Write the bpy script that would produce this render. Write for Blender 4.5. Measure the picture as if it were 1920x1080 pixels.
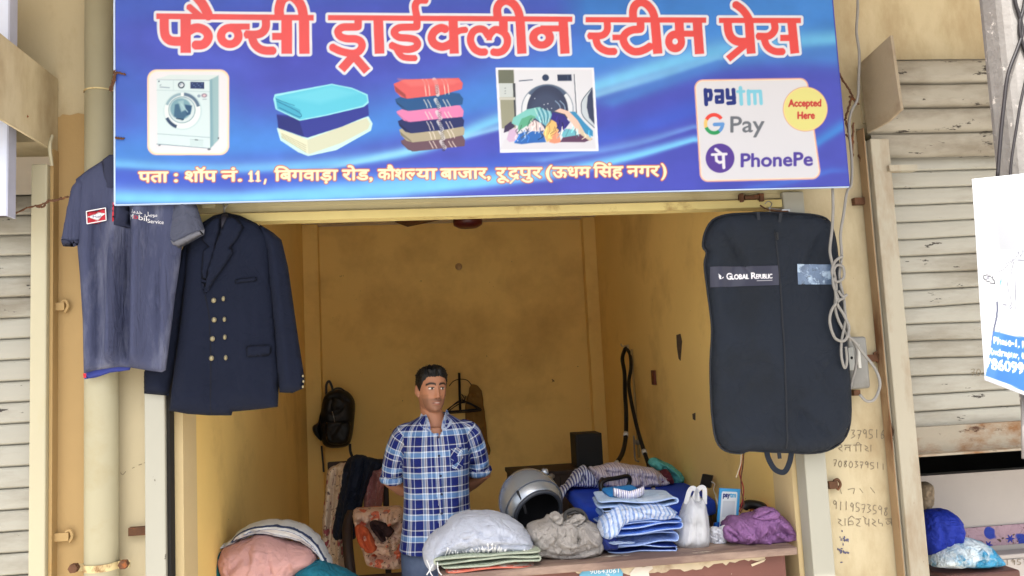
import bpy, bmesh, math, random
import numpy as np
from mathutils import Vector, Matrix, noise as mnoise
from mathutils.geometry import delaunay_2d_cdt
random.seed(7); RNG = np.random.default_rng(7)
R = math.radians
scene = bpy.context.scene
for o in list(bpy.data.objects): bpy.data.objects.remove(o)
COL = scene.collection

# ------------------------------------------------------------------ camera
FOC, YAW, PITCH, ROLL = 1526.0, R(6.6), R(5.45), R(2.8)
CAM = np.array([0.0, -3.05, 1.7])
FW = np.array([math.sin(YAW)*math.cos(PITCH), math.cos(YAW)*math.cos(PITCH), math.sin(PITCH)])
_rt = np.array([math.cos(YAW), -math.sin(YAW), 0.0]); _up = np.cross(_rt, FW)
RT = _rt*math.cos(ROLL) - _up*math.sin(ROLL); UP = _up*math.cos(ROLL) + _rt*math.sin(ROLL)
cd = bpy.data.cameras.new('camera'); cam = bpy.data.objects.new('camera', cd); COL.objects.link(cam)
cd.sensor_width = 36.0; cd.lens = FOC/1920*36.0; cd.clip_start = 0.05; cd.clip_end = 500
cam.matrix_world = Matrix(((RT[0], UP[0], -FW[0], CAM[0]), (RT[1], UP[1], -FW[1], CAM[1]), (RT[2], UP[2], -FW[2], CAM[2]), (0, 0, 0, 1)))
scene.camera = cam

# ------------------------------------------------------------------ light
SUN_EL, SUN_AZ = R(60), R(192)       # sun in front of the shops, a little to the left; the balcony slab shades them
w = bpy.data.worlds.new('World'); scene.world = w; w.use_nodes = True
nt = w.node_tree; bg = nt.nodes['Background']
sky = nt.nodes.new('ShaderNodeTexSky'); sky.sky_type = 'NISHITA'; sky.sun_disc = False
sky.sun_elevation = SUN_EL; sky.sun_rotation = SUN_AZ; sky.dust_density = 4.0; sky.air_density = 1.0; sky.ozone_density = 0.6
hs = nt.nodes.new('ShaderNodeHueSaturation'); hs.inputs['Saturation'].default_value = 0.45
nt.links.new(sky.outputs[0], hs.inputs['Color']); nt.links.new(hs.outputs[0], bg.inputs[0])
bg.inputs[1].default_value = 0.14
sd = bpy.data.lights.new('sun', 'SUN'); sd.energy = 4.0; sd.angle = R(0.5); sd.color = (1.0, 0.965, 0.91)
sun = bpy.data.objects.new('sun', sd); COL.objects.link(sun)
_d = Vector((math.sin(SUN_AZ)*math.cos(SUN_EL), math.cos(SUN_AZ)*math.cos(SUN_EL), math.sin(SUN_EL)))
sun.rotation_euler = _d.to_track_quat('Z', 'Y').to_euler()
scene.view_settings.view_transform = 'Standard'; scene.view_settings.look = 'None'
scene.view_settings.exposure = 1.5; scene.view_settings.gamma = 1.0
scene.cycles.use_denoising = True
scene.cycles.max_bounces = 10; scene.cycles.diffuse_bounces = 6; scene.cycles.sample_clamp_indirect = 6.0

# ------------------------------------------------------------------ pixel -> place on a real plane
def _dir(px, py): return FW + RT*(px-960)/FOC + UP*(540-py)/FOC
def PY(px, py, Y):
    d = _dir(px, py); return CAM + d*((Y-CAM[1])/d[1])
def PX(px, py, X):
    d = _dir(px, py); return CAM + d*((X-CAM[0])/d[0])
def PZ(px, py, Z):
    d = _dir(px, py); return CAM + d*((Z-CAM[2])/d[2])
def PROJ(p):
    v = np.asarray(p, float)-CAM; d = v@FW
    return np.stack([960+FOC*(v@RT)/d, 540-FOC*(v@UP)/d], -1)

# ------------------------------------------------------------------ objects
OFF = {}
def setp(o, label=None, cat=None, group=None, kind=None):
    if label: o['label'] = label
    if cat: o['category'] = cat
    if group: o['group'] = group
    if kind: o['kind'] = kind
    return o
def thing(name, label, cat, loc, group=None, kind=None):
    o = bpy.data.objects.new(name, None); COL.objects.link(o); o.empty_display_size = 0.1
    o.location = loc; OFF[o.name] = np.array(loc, float)
    return setp(o, label, cat, group, kind)
def mesh(name, V, F, mat, parent=None, smooth=True, label=None, cat=None, group=None, kind=None, cols=None, uv=None, mats=None, fm=None):
    """V in world metres; one mesh object, a part of parent or a thing with its origin at its base"""
    V = np.asarray(V, float).reshape(-1, 3)
    if parent is not None: off = OFF[parent.name]
    else: off = np.array([(V[:, 0].min()+V[:, 0].max())/2, (V[:, 1].min()+V[:, 1].max())/2, V[:, 2].min()])
    me = bpy.data.meshes.new(name)
    if isinstance(F, np.ndarray):
        n, k = F.shape
        me.vertices.add(len(V)); me.vertices.foreach_set('co', (V-off).ravel())
        me.loops.add(n*k); me.loops.foreach_set('vertex_index', F.ravel().astype(np.int32))
        me.polygons.add(n); me.polygons.foreach_set('loop_start', np.arange(0, n*k, k, dtype=np.int32))
        me.update(calc_edges=True)
    else:
        me.from_pydata((V-off).tolist(), [], [list(map(int, f)) for f in F])
    me.validate(); me.update()
    me.polygons.foreach_set('use_smooth', [bool(smooth)]*len(me.polygons))
    for m in (mats or [mat]): me.materials.append(m)
    if fm is not None and len(fm) == len(me.polygons): me.polygons.foreach_set('material_index', np.asarray(fm, np.int32))
    if cols is not None:
        a = me.color_attributes.new('Col', 'FLOAT_COLOR', 'POINT')
        c = np.ones((len(V), 4), np.float32); c[:, :3] = lin(np.asarray(cols)); a.data.foreach_set('color', c.ravel())
    if uv is not None:
        l = me.uv_layers.new(name='UVMap'); vi = np.empty(len(me.loops), np.int32); me.loops.foreach_get('vertex_index', vi)
        uv = np.asarray(uv, np.float32)
        l.data.foreach_set('uv', (uv[vi] if len(uv) == len(V) else uv).ravel())
    o = bpy.data.objects.new(name, me); COL.objects.link(o)
    if parent is not None:
        o.parent = parent
        OFF[o.name] = off
    else:
        o.location = off; OFF[o.name] = off
    return setp(o, label, cat, group, kind)
def lin(c):
    c = np.asarray(c, float); return np.where(c <= .04045, c/12.92, ((c+.055)/1.055)**2.4)
def S(r, g, b): return tuple(lin(np.array([r, g, b])/255.0))
def smod(o, level=1):
    m = o.modifiers.new('sub', 'SUBSURF'); m.levels = level; m.render_levels = level; return o
def solid(o, t, off=0, rim=0):
    m = o.modifiers.new('solid', 'SOLIDIFY'); m.thickness = t; m.offset = off; m.material_offset_rim = rim; return o
def bev(o, wd=.004, seg=2):
    m = o.modifiers.new('bev', 'BEVEL'); m.width = wd; m.segments = seg; m.limit_method = 'ANGLE'; m.angle_limit = R(40); return o

class MB:
    """collects shapes (world metres) into one mesh"""
    def __init__(s): s.V = []; s.F = []; s.n = 0; s.uv = []
    def add(s, V, F, uv=None):
        V = np.asarray(V, float).reshape(-1, 3); s.V.append(V)
        s.F += [[i+s.n for i in f] for f in F]; s.n += len(V)
        s.uv.append(np.zeros((len(V), 2)) if uv is None else np.asarray(uv)); return s
    def box(s, a, b):
        x0, y0, z0 = a; x1, y1, z1 = b
        V = [(x0,y0,z0),(x1,y0,z0),(x1,y1,z0),(x0,y1,z0),(x0,y0,z1),(x1,y0,z1),(x1,y1,z1),(x0,y1,z1)]
        return s.add(V, [(0,3,2,1),(4,5,6,7),(0,1,5,4),(1,2,6,5),(2,3,7,6),(3,0,4,7)])
    def hull8(s, V): return s.add(V, [(0,3,2,1),(4,5,6,7),(0,1,5,4),(1,2,6,5),(2,3,7,6),(3,0,4,7)])
    def tube(s, pts, r, n=8, caps=True, closed=False):
        V, F = tube(pts, r, n, caps, closed); return s.add(V, F)
    def cyl(s, a, b, r, n=20, r2=None): return s.tube([a, b], [r, r if r2 is None else r2], n)
    def ell(s, c, r, nu=20, nv=12, rot=None):
        V, F = ellipsoid(c, r, nu, nv, rot); return s.add(V, F)
    def prism(s, poly, axis, a, b):
        """polygon (2-D) extruded along axis from a to b"""
        n = len(poly); V = []
        for t in (a, b):
            for (u, v) in poly: V.append({'x': (t, u, v), 'y': (u, t, v), 'z': (u, v, t)}[axis])
        return s.add(V, [list(range(n))[::-1], list(range(n, 2*n))]+[(i, (i+1) % n, n+(i+1) % n, n+i) for i in range(n)])
    def build(s, name, mat, parent=None, smooth=False, **k):
        return mesh(name, np.concatenate(s.V), s.F, mat, parent, smooth, **({'uv': np.concatenate(s.uv)} | k))
def cr(pts, n=8, closed=False):
    """Catmull-Rom through pts"""
    P = np.asarray(pts, float)
    if len(P) < 3 and not closed: return P
    if closed: Q = np.vstack([P[-1], P, P[0], P[1]])
    else: Q = np.vstack([2*P[0]-P[1], P, 2*P[-1]-P[-2]])
    out = []
    for i in range(1, len(Q)-2):
        for t in np.linspace(0, 1, n, endpoint=False):
            a, b, c, d = Q[i-1], Q[i], Q[i+1], Q[i+2]
            out.append(.5*((2*b)+(c-a)*t+(2*a-5*b+4*c-d)*t*t+(3*b-a-3*c+d)*t**3))
    if not closed: out.append(P[-1])
    return np.array(out)
def tube(pts, r, n=8, caps=True, closed=False):
    P = np.asarray(pts, float); m = len(P); r = np.full(m, r) if np.isscalar(r) else np.asarray(r, float)
    T = np.gradient(P, axis=0)
    if closed: T = np.roll(P, -1, 0)-np.roll(P, 1, 0)
    T /= np.linalg.norm(T, axis=1)[:, None]+1e-12
    ref = np.array([0, 0, 1.]) if abs(T[0][2]) < .9 else np.array([1., 0, 0])
    u = np.cross(T[0], ref); u /= np.linalg.norm(u); V = []
    ang = np.arange(n)*2*math.pi/n
    for i in range(m):
        u = u-T[i]*(u@T[i]); u /= np.linalg.norm(u)+1e-12; v = np.cross(T[i], u)
        V.append(P[i]+r[i]*(np.cos(ang)[:, None]*u+np.sin(ang)[:, None]*v))
    F = []
    for i in range(m if closed else m-1):
        j = (i+1) % m
        for k in range(n): F.append((i*n+k, i*n+(k+1) % n, j*n+(k+1) % n, j*n+k))
    if caps and not closed: F += [list(range(n))[::-1], [(m-1)*n+k for k in range(n)]]
    return np.concatenate(V), F
def ellipsoid(c, r, nu=20, nv=12, rot=None):
    V = [(0, 0, -1)]
    for j in range(1, nv):
        t = -math.pi/2+math.pi*j/nv
        for i in range(nu):
            a = 2*math.pi*i/nu; V.append((math.cos(t)*math.cos(a), math.cos(t)*math.sin(a), math.sin(t)))
    V.append((0, 0, 1)); V = np.array(V)*np.asarray(r)
    if rot is not None: V = V@np.array(rot).T
    F = [(0, 1+(i+1) % nu, 1+i) for i in range(nu)]
    for j in range(nv-2):
        for i in range(nu):
            a = 1+j*nu+i; b = 1+j*nu+(i+1) % nu; F.append((a, b, b+nu, a+nu))
    t = len(V)-1; F += [(t, 1+(nv-2)*nu+i, 1+(nv-2)*nu+(i+1) % nu) for i in range(nu)]
    return V+np.asarray(c), F
def rotm(ax, a): return np.array(Matrix.Rotation(a, 3, ax))
def loft(rings, capped=True):
    """rings: list of equal-length closed loops"""
    m = len(rings); n = len(rings[0]); V = np.concatenate([np.asarray(r, float) for r in rings]); F = []
    for i in range(m-1):
        for k in range(n): F.append((i*n+k, i*n+(k+1) % n, (i+1)*n+(k+1) % n, (i+1)*n+k))
    if capped: F += [list(range(n))[::-1], [(m-1)*n+k for k in range(n)]]
    return V, F
def gridF(nx, ny, flip=False):
    i, j = np.meshgrid(np.arange(nx-1), np.arange(ny-1), indexing='ij')
    a = (i*ny+j).ravel(); F = np.stack([a, a+ny, a+ny+1, a+1], 1)
    return F[:, ::-1].copy() if flip else F
def fbm(P, scale, octv=3, seed=0.0):
    """smooth noise in about -1..1 at points P (n,3)"""
    P = np.asarray(P, float); out = np.zeros(len(P)); a = 1.0; s = scale
    for k in range(octv):
        out += a*np.array([mnoise.noise(Vector((p[0]*s+seed, p[1]*s+seed*1.7+k*9.1, p[2]*s-seed))) for p in P]); a *= .5; s *= 2.1
    return out
def vnoise(x, y, seed=0):
    """fast numpy value noise, -1..1"""
    xi = np.floor(x).astype(int); yi = np.floor(y).astype(int); fx = x-xi; fy = y-yi
    fx = fx*fx*(3-2*fx); fy = fy*fy*(3-2*fy)
    def h(a, b):
        v = np.sin(a*127.1+b*311.7+seed*74.7)*43758.5453; return (v-np.floor(v))*2-1
    return (h(xi, yi)*(1-fx)+h(xi+1, yi)*fx)*(1-fy)+(h(xi, yi+1)*(1-fx)+h(xi+1, yi+1)*fx)*fy
def vfbm(x, y, seed=0, o=4):
    r = 0; a = 1.
    for k in range(o): r = r+a*vnoise(x*2**k, y*2**k, seed+k); a *= .5
    return r

# ------------------------------------------------------------------ materials
def _n(nt, t, **k):
    n = nt.nodes.new(t)
    for a, b in k.items(): setattr(n, a, b)
    return n
def mat(name, col, rough=.6, var=.10, vs=4.0, bump=0.0, bs=120.0, spec=.35, metal=0.0, stain=None, ss=3.0, st=(.55, .7),
        fleck=None, fs=30.0, ft=(.66, .7), vcol=False, weave=0.0, ws=900.0, sheen=0.0, alpha=None, trans=0.0, stretch=(1, 1, 1), wr=0.0, wrs=11.0):
    m = bpy.data.materials.new(name); m.use_nodes = True; nt = m.node_tree; L = nt.links.new
    p = nt.nodes['Principled BSDF']; p.inputs['Roughness'].default_value = rough; p.inputs['Metallic'].default_value = metal
    p.inputs['Specular IOR Level'].default_value = spec
    if sheen: p.inputs['Sheen Weight'].default_value = sheen
    tc = _n(nt, 'ShaderNodeTexCoord'); mp = _n(nt, 'ShaderNodeMapping'); L(tc.outputs['Object'], mp.inputs[0]); mp.inputs['Scale'].default_value = stretch
    if vcol:
        a = _n(nt, 'ShaderNodeAttribute', attribute_name='Col'); c = a.outputs['Color']
    else:
        a = _n(nt, 'ShaderNodeRGB'); a.outputs[0].default_value = (*S(*col), 1); c = a.outputs[0]
    def mix(f, c1, c2, mode='MIX'):
        x = _n(nt, 'ShaderNodeMix', data_type='RGBA', blend_type=mode)
        if hasattr(f, 'default_value') or not isinstance(f, (int, float)): L(f, x.inputs[0])
        else: x.inputs[0].default_value = f
        L(c1, x.inputs[6])
        if isinstance(c2, tuple): x.inputs[7].default_value = (*c2, 1)
        else: L(c2, x.inputs[7])
        return x.outputs[2]
    def noi(scale, det=4, rg=.6):
        x = _n(nt, 'ShaderNodeTexNoise'); x.inputs['Scale'].default_value = scale; x.inputs['Detail'].default_value = det; x.inputs['Roughness'].default_value = rg
        L(mp.outputs[0], x.inputs['Vector']); return x.outputs['Fac']
    def ramp(f, a, b, lo=0.0, hi=1.0):
        x = _n(nt, 'ShaderNodeMapRange'); L(f, x.inputs[0]); x.inputs[1].default_value = a; x.inputs[2].default_value = b
        x.inputs[3].default_value = lo; x.inputs[4].default_value = hi; return x.outputs[0]
    if var:
        f = ramp(noi(vs, 6), .25, .75, 1-var, 1+var)
        x = _n(nt, 'ShaderNodeVectorMath', operation='SCALE'); L(c, x.inputs[0]); L(f, x.inputs['Scale']); c = x.outputs[0]
    if stain: c = mix(ramp(noi(ss, 8, .65), *st), c, S(*stain))
    if fleck: c = mix(ramp(noi(fs, 5, .7), *ft), c, S(*fleck))
    L(c, p.inputs['Base Color'])
    h = None
    if bump:
        b = _n(nt, 'ShaderNodeBump'); b.inputs['Strength'].default_value = bump; b.inputs['Distance'].default_value = .004
        L(noi(bs, 5), b.inputs['Height']); h = b
    if weave:
        wv = _n(nt, 'ShaderNodeTexWave'); wv.inputs['Scale'].default_value = ws; wv.inputs['Distortion'].default_value = 1.5; L(mp.outputs[0], wv.inputs['Vector'])
        b = _n(nt, 'ShaderNodeBump'); b.inputs['Strength'].default_value = weave; b.inputs['Distance'].default_value = .001
        L(wv.outputs['Fac'], b.inputs['Height'])
        if h: L(h.outputs[0], b.inputs['Normal'])
        h = b
    if wr: h = wrinkle(nt, wr, wrs, h, mp.outputs[0])
    if h: L(h.outputs[0], p.inputs['Normal'])
    if alpha is not None: p.inputs['Alpha'].default_value = alpha
    if trans: p.inputs['Transmission Weight'].default_value = trans
    return m
def wrinkle(nt, k, sc, prev=None, vec=None):
    """creased-cloth relief: two ridged noises, one fine"""
    L = nt.links.new; last = prev
    for s_, d_, ds in ((sc, .016, 1.2), (sc*2.7, .006, .8)):
        n = _n(nt, 'ShaderNodeTexNoise'); n.inputs['Scale'].default_value = s_; n.inputs['Detail'].default_value = 2.5; n.inputs['Distortion'].default_value = ds
        if vec is not None: L(vec, n.inputs['Vector'])
        else: L(_n(nt, 'ShaderNodeTexCoord').outputs['Object'], n.inputs['Vector'])
        a = _n(nt, 'ShaderNodeMath', operation='SUBTRACT'); L(n.outputs['Fac'], a.inputs[0]); a.inputs[1].default_value = .5
        b = _n(nt, 'ShaderNodeMath', operation='ABSOLUTE'); L(a.outputs[0], b.inputs[0])
        c = _n(nt, 'ShaderNodeMath', operation='POWER'); L(b.outputs[0], c.inputs[0]); c.inputs[1].default_value = .6
        bp_ = _n(nt, 'ShaderNodeBump'); bp_.inputs['Strength'].default_value = k; bp_.inputs['Distance'].default_value = d_; L(c.outputs[0], bp_.inputs['Height'])
        if last: L(last.outputs[0], bp_.inputs['Normal'])
        last = bp_
    return last
def plaid(name, us, vs, ucols, vcols, rough=.75, fac=.5, wr=.5, wrs=12.0):
    """woven check: two constant ramps over the repeat of UV u (warp) and v (weft)"""
    m = bpy.data.materials.new(name); m.use_nodes = True; nt = m.node_tree; L = nt.links.new
    p = nt.nodes['Principled BSDF']; p.inputs['Roughness'].default_value = rough; p.inputs['Specular IOR Level'].default_value = .2
    uvn = _n(nt, 'ShaderNodeUVMap'); sp = _n(nt, 'ShaderNodeSeparateXYZ'); L(uvn.outputs[0], sp.inputs[0])
    outs = []
    for k, (s, cols) in enumerate(((us, ucols), (vs, vcols))):
        a = _n(nt, 'ShaderNodeMath', operation='MULTIPLY'); L(sp.outputs[k], a.inputs[0]); a.inputs[1].default_value = s
        b = _n(nt, 'ShaderNodeMath', operation='FRACT'); L(a.outputs[0], b.inputs[0])
        r = _n(nt, 'ShaderNodeValToRGB'); r.color_ramp.interpolation = 'CONSTANT'; e = r.color_ramp.elements
        while len(e) < len(cols): e.new(0.5)
        for el, (pos, c) in zip(e, cols): el.position = pos; el.color = (*S(*c), 1)
        L(b.outputs[0], r.inputs[0]); outs.append(r.outputs[0])
    x = _n(nt, 'ShaderNodeMix', data_type='RGBA'); x.inputs[0].default_value = fac
    L(outs[0], x.inputs[6]); L(outs[1], x.inputs[7])
    no = _n(nt, 'ShaderNodeTexNoise'); no.inputs['Scale'].default_value = 60; 
    b = _n(nt, 'ShaderNodeBump'); b.inputs['Strength'].default_value = .15; b.inputs['Distance'].default_value = .003; L(no.outputs[0], b.inputs['Height'])
    if wr: b = wrinkle(nt, wr, wrs, b)
    L(b.outputs[0], p.inputs['Normal']); L(x.outputs[2], p.inputs['Base Color'])
    return m
VC = mat('printed_surface', (0, 0, 0), rough=.35, var=0, vcol=True, spec=.3)
VCM = mat('printed_matte', (0, 0, 0), rough=.8, var=.03, vcol=True, spec=.2)
RUST = mat('rusty_iron', (92, 62, 42), .8, .3, 40, bump=.4, bs=200, stain=(150, 84, 40), ss=30)
BLACKP = mat('black_plastic', (22, 22, 24), .4, .1, 20, spec=.4)
STEEL = mat('bare_steel', (150, 150, 150), .3, .1, 30, metal=.9)
# ================================================================== painting flat printed things
class Canvas:
    """colour field in photograph-like pixel units, later read into the colour attribute of a flat printed mesh"""
    def __init__(s, x0, y0, x1, y1, k, bg):
        s.x0, s.y0, s.k = x0, y0, k; s.w = int((x1-x0)*k); s.h = int((y1-y0)*k)
        s.c = np.ones((s.h, s.w, 3))*np.array(bg)/255.
    def win(s, pts, pad):
        p = np.asarray(pts, float); a = p.min(0)-pad; b = p.max(0)+pad
        i0 = max(0, int((a[0]-s.x0)*s.k)); i1 = min(s.w, int((b[0]-s.x0)*s.k)+2); j0 = max(0, int((a[1]-s.y0)*s.k)); j1 = min(s.h, int((b[1]-s.y0)*s.k)+2)
        if i1 <= i0 or j1 <= j0: return None
        X, Y = np.meshgrid(s.x0+(np.arange(i0, i1)+.5)/s.k, s.y0+(np.arange(j0, j1)+.5)/s.k)
        return (slice(j0, j1), slice(i0, i1)), X, Y
    def put(s, sl, a, col):
        col = np.asarray(col, float)
        if col.ndim == 1: col = col/255.
        s.c[sl] = s.c[sl]*(1-a[..., None])+col*a[..., None]
    def aa(s, d, soft): return np.clip(.5-d/max(soft, 1./s.k), 0, 1)
    def poly(s, pts, col, soft=0, op=1., grow=0):
        pts = np.asarray(pts, float); w = s.win(pts, soft+grow+2)
        if w is None: return
        sl, X, Y = w; s.put(sl, s.aa(sd_poly(X, Y, pts)-grow, soft)*op, col)
    def ell(s, cx, cy, rx, ry, col, soft=0, op=1., ring=None, ang=0, a0=None, a1=None):
        w = s.win([(cx-max(rx, ry), cy-max(rx, ry)), (cx+max(rx, ry), cy+max(rx, ry))], soft+3+(ring or 0))
        if w is None: return
        sl, X, Y = w; dx = (X-cx)*math.cos(ang)+(Y-cy)*math.sin(ang); dy = -(X-cx)*math.sin(ang)+(Y-cy)*math.cos(ang)
        q = np.hypot(dx/rx, dy/ry); d = (q-1)*min(rx, ry)
        if ring: d = np.abs(d)-ring/2
        a = s.aa(d, soft)*op
        if a0 is not None:
            t = np.degrees(np.arctan2(-dy, dx)) % 360; a = a*(((t-a0) % 360) <= ((a1-a0) % 360))
        s.put(sl, a, col)
    def line(s, pts, wd, col, soft=0, op=1., curve=False):
        if curve: pts = cr(pts, 8)
        w = s.win(pts, wd+soft+2)
        if w is None: return
        sl, X, Y = w; s.put(sl, s.aa(sd_line(X, Y, np.asarray(pts, float), wd/2, True), soft)*op, col)
    def rrect(s, x0, y0, x1, y1, r, col, soft=0, grow=0):
        w = s.win([(x0, y0), (x1, y1)], soft+grow+2)
        if w is None: return
        sl, X, Y = w; qx = np.abs(X-(x0+x1)/2)-(x1-x0)/2+r; qy = np.abs(Y-(y0+y1)/2)-(y1-y0)/2+r
        d = np.hypot(np.maximum(qx, 0), np.maximum(qy, 0))+np.minimum(np.maximum(qx, qy), 0)-r
        s.put(sl, s.aa(d-grow, soft), col)
    def field(s, d_fn, pts, pad, col, grow=0, soft=0):
        w = s.win(pts, pad)
        if w is None: return
        sl, X, Y = w; s.put(sl, s.aa(d_fn(X, Y)-grow, soft), col)
    def text(s, txt, x, y, size, col, bold=0.0, sx=1.0, slope=0.0, skew=0.0, width=None, op=1., xcut=None):
        tris = text_tris(txt)
        if tris is None: return
        wd = tris[..., 0].max()
        if width: sx = width/(wd*size)
        T = np.empty_like(tris); T[..., 0] = x+(tris[..., 0]*sx+tris[..., 1]*skew)*size; T[..., 1] = y-tris[..., 1]*size+slope*(T[..., 0]-x)
        w = s.win(T.reshape(-1, 2), 2+bold)
        if w is None: return
        sl, X, Y = w; ss = 3; h, ww = X.shape; acc = np.zeros((h*ss, ww*ss), bool)
        gx = (T[..., 0]-X[0, 0])*s.k*ss+ss/2; gy = (T[..., 1]-Y[0, 0])*s.k*ss+ss/2
        for a, b in zip(gx, gy):
            i0, i1 = max(0, int(a.min())), min(ww*ss, int(a.max())+2); j0, j1 = max(0, int(b.min())), min(h*ss, int(b.max())+2)
            if i1 <= i0 or j1 <= j0: continue
            u, v = np.meshgrid(np.arange(i0, i1)+.5, np.arange(j0, j1)+.5)
            e = [(a[(k+1) % 3]-a[k])*(v-b[k])-(b[(k+1) % 3]-b[k])*(u-a[k]) for k in range(3)]
            acc[j0:j1, i0:i1] |= ((e[0] >= 0) & (e[1] >= 0) & (e[2] >= 0)) | ((e[0] <= 0) & (e[1] <= 0) & (e[2] <= 0))
        if xcut is not None: acc[:, max(0, int((xcut-X[0, 0])*s.k*ss)):] = False
        if bold:
            r = max(1, int(round(bold*s.k*ss))); b0 = acc.copy(); H, W = acc.shape
            for dy in range(-r, r+1):
                for dx in range(-r, r+1):
                    if 0 < dx*dx+dy*dy <= r*r:
                        acc[max(0, dy):H+min(0, dy), max(0, dx):W+min(0, dx)] |= b0[max(0, -dy):H+min(0, -dy), max(0, -dx):W+min(0, -dx)]
        s.put(sl, acc.reshape(h, ss, ww, ss).mean((1, 3))*op, col)
    def sample(s, px, py):
        u = np.clip((px-s.x0)*s.k-.5, 0, s.w-1.001); v = np.clip((py-s.y0)*s.k-.5, 0, s.h-1.001)
        i = u.astype(int); j = v.astype(int); fu = (u-i)[:, None]; fv = (v-j)[:, None]; c = s.c
        return (c[j, i]*(1-fu)+c[j, i+1]*fu)*(1-fv)+(c[j+1, i]*(1-fu)+c[j+1, i+1]*fu)*fv
def sd_poly(X, Y, P):
    d = np.full(X.shape, 1e18); ins = np.zeros(X.shape, bool); n = len(P)
    for i in range(n):
        a = P[i]; b = P[(i+1) % n]; e = b-a; wx = X-a[0]; wy = Y-a[1]
        t = np.clip((wx*e[0]+wy*e[1])/(e@e+1e-12), 0, 1); d = np.minimum(d, (wx-e[0]*t)**2+(wy-e[1]*t)**2)
        c = ((a[1] <= Y) & (b[1] > Y)) | ((b[1] <= Y) & (a[1] > Y))
        if abs(e[1]) > 1e-12: ins ^= c & (X < a[0]+(Y-a[1])/e[1]*e[0])
    d = np.sqrt(d); return np.where(ins, -d, d)
def sd_line(X, Y, P, r, rnd=False):
    """distance field of a thick polyline with square (or round) ends"""
    d = np.full(X.shape, 1e9)
    for i in range(len(P)-1):
        a = P[i]; e = P[i+1]-a; L = math.hypot(*e)+1e-9; ux, uy = e/L; wx = X-a[0]; wy = Y-a[1]
        al = wx*ux+wy*uy; ac = np.abs(wy*ux-wx*uy)
        if rnd: t = np.clip(al, 0, L); d = np.minimum(d, np.hypot(wx-ux*t, wy-uy*t)-r)
        else:
            qx = np.abs(al-L/2)-L/2; qy = ac-r
            d = np.minimum(d, np.hypot(np.maximum(qx, 0), np.maximum(qy, 0))+np.minimum(np.maximum(qx, qy), 0))
            if i > 0: d = np.minimum(d, np.hypot(wx, wy)-r)
    return d
_TT = {}
def text_tris(txt):
    key = txt
    if key in _TT: return _TT[key]
    cu = bpy.data.curves.new('t', 'FONT'); cu.body = txt; cu.size = 1.0; cu.resolution_u = 4
    o = bpy.data.objects.new('t', cu); COL.objects.link(o)
    me = bpy.data.meshes.new_from_object(o.evaluated_get(bpy.context.evaluated_depsgraph_get()))
    me.calc_loop_triangles(); V = np.array([v.co[:2] for v in me.vertices]) if len(me.vertices) else None
    r = None
    if V is not None:
        I = np.array([t.vertices[:] for t in me.loop_triangles]); r = V[I]; r = r-np.array([r[..., 0].min(), 0])
    bpy.data.objects.remove(o); bpy.data.curves.remove(cu); bpy.data.meshes.remove(me)
    _TT[key] = r; return r
def printed(name, fn, nu, nv, cv, pix, m, parent, **k):
    """grid surface: fn(u,v)->world points, pix(u,v,points)->canvas coordinates"""
    u, v = np.meshgrid(np.linspace(0, 1, nu), np.linspace(0, 1, nv), indexing='ij'); u = u.ravel(); v = v.ravel()
    P = fn(u, v); q = pix(u, v, P); return mesh(name, P, gridF(nu, nv), m, parent, True, cols=cv.sample(q[:, 0], q[:, 1]), **k)
# ================================================================== the setting
CREAM = (188, 176, 145); OCHRE = (168, 141, 96); PALE = (176, 170, 144)
m_wall = mat('cream_distemper', CREAM, .85, .06, 2.0, bump=.25, bs=60, stain=(140, 118, 82), ss=2.0, st=(.5, .74), fleck=(110, 88, 60), fs=24, ft=(.70, .72), stretch=(1, 1, .45))
m_in = mat('ochre_distemper', (240, 208, 130), .75, .06, 1.5, bump=.2, bs=50, stain=(206, 172, 106), ss=1.3, st=(.5, .75), fleck=(96, 74, 46), fs=11, ft=(.715, .722))
m_och = mat('old_ochre_paint', OCHRE, .85, .06, 2.0, bump=.2, bs=60, stain=(170, 128, 66), ss=2, st=(.6, .8))
m_pale = mat('pale_enamel', PALE, .45, .06, 3, bump=.12, bs=40, stain=(172, 158, 112), ss=2.2, st=(.58, .8), fleck=(96, 78, 58), fs=35, ft=(.74, .76), stretch=(1, 1, .35))
m_slat = mat('shutter_enamel', (160, 158, 147), .55, .12, 3, bump=.15, bs=30, stain=(112, 104, 88), ss=3, st=(.47, .70), fleck=(52, 46, 40), fs=22, ft=(.655, .675), stretch=(.35, 1, 1.4))
m_slatd = mat('soiled_shutter_enamel', (148, 143, 130), .65, .14, 3, bump=.2, bs=30, stain=(92, 80, 62), ss=2.8, st=(.44, .66), fleck=(50, 44, 38), fs=20, ft=(.62, .66), stretch=(.4, 1, 1.3))
m_ceil = mat('grey_plaster', (212, 202, 188), .9, .05, 3)
m_conc = mat('street_concrete', (172, 166, 158), .9, .12, 2, bump=.5, bs=40)
m_floor = mat('cement_floor', (200, 192, 176), .8, .12, 3)
m_dark = mat('gap_shade', (30, 28, 26), .9, .1)  # near-black colour standing in for shade in gaps and overhead

st = MB().box((-60, -60, -.30), (60, -.55, -.15)).build('street', m_conc, kind='structure')
st = MB().box((-8, -.55, -.29), (8, 6, 0)).build('shop_floor', m_floor, kind='structure')

XL, XR, YB, ZC, ZO = -.873, 1.432, 3.4, 2.86, 2.28      # inside faces, ceiling, underside of shutter box
bld = thing('shop_building', 'cream plastered shop building with an ochre room open to the street', 'building', (0, 0, 0))
B = MB()
B.box((-6, .03, -.2), (-1.66, .2, 2.56)) if 0 else None
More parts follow.
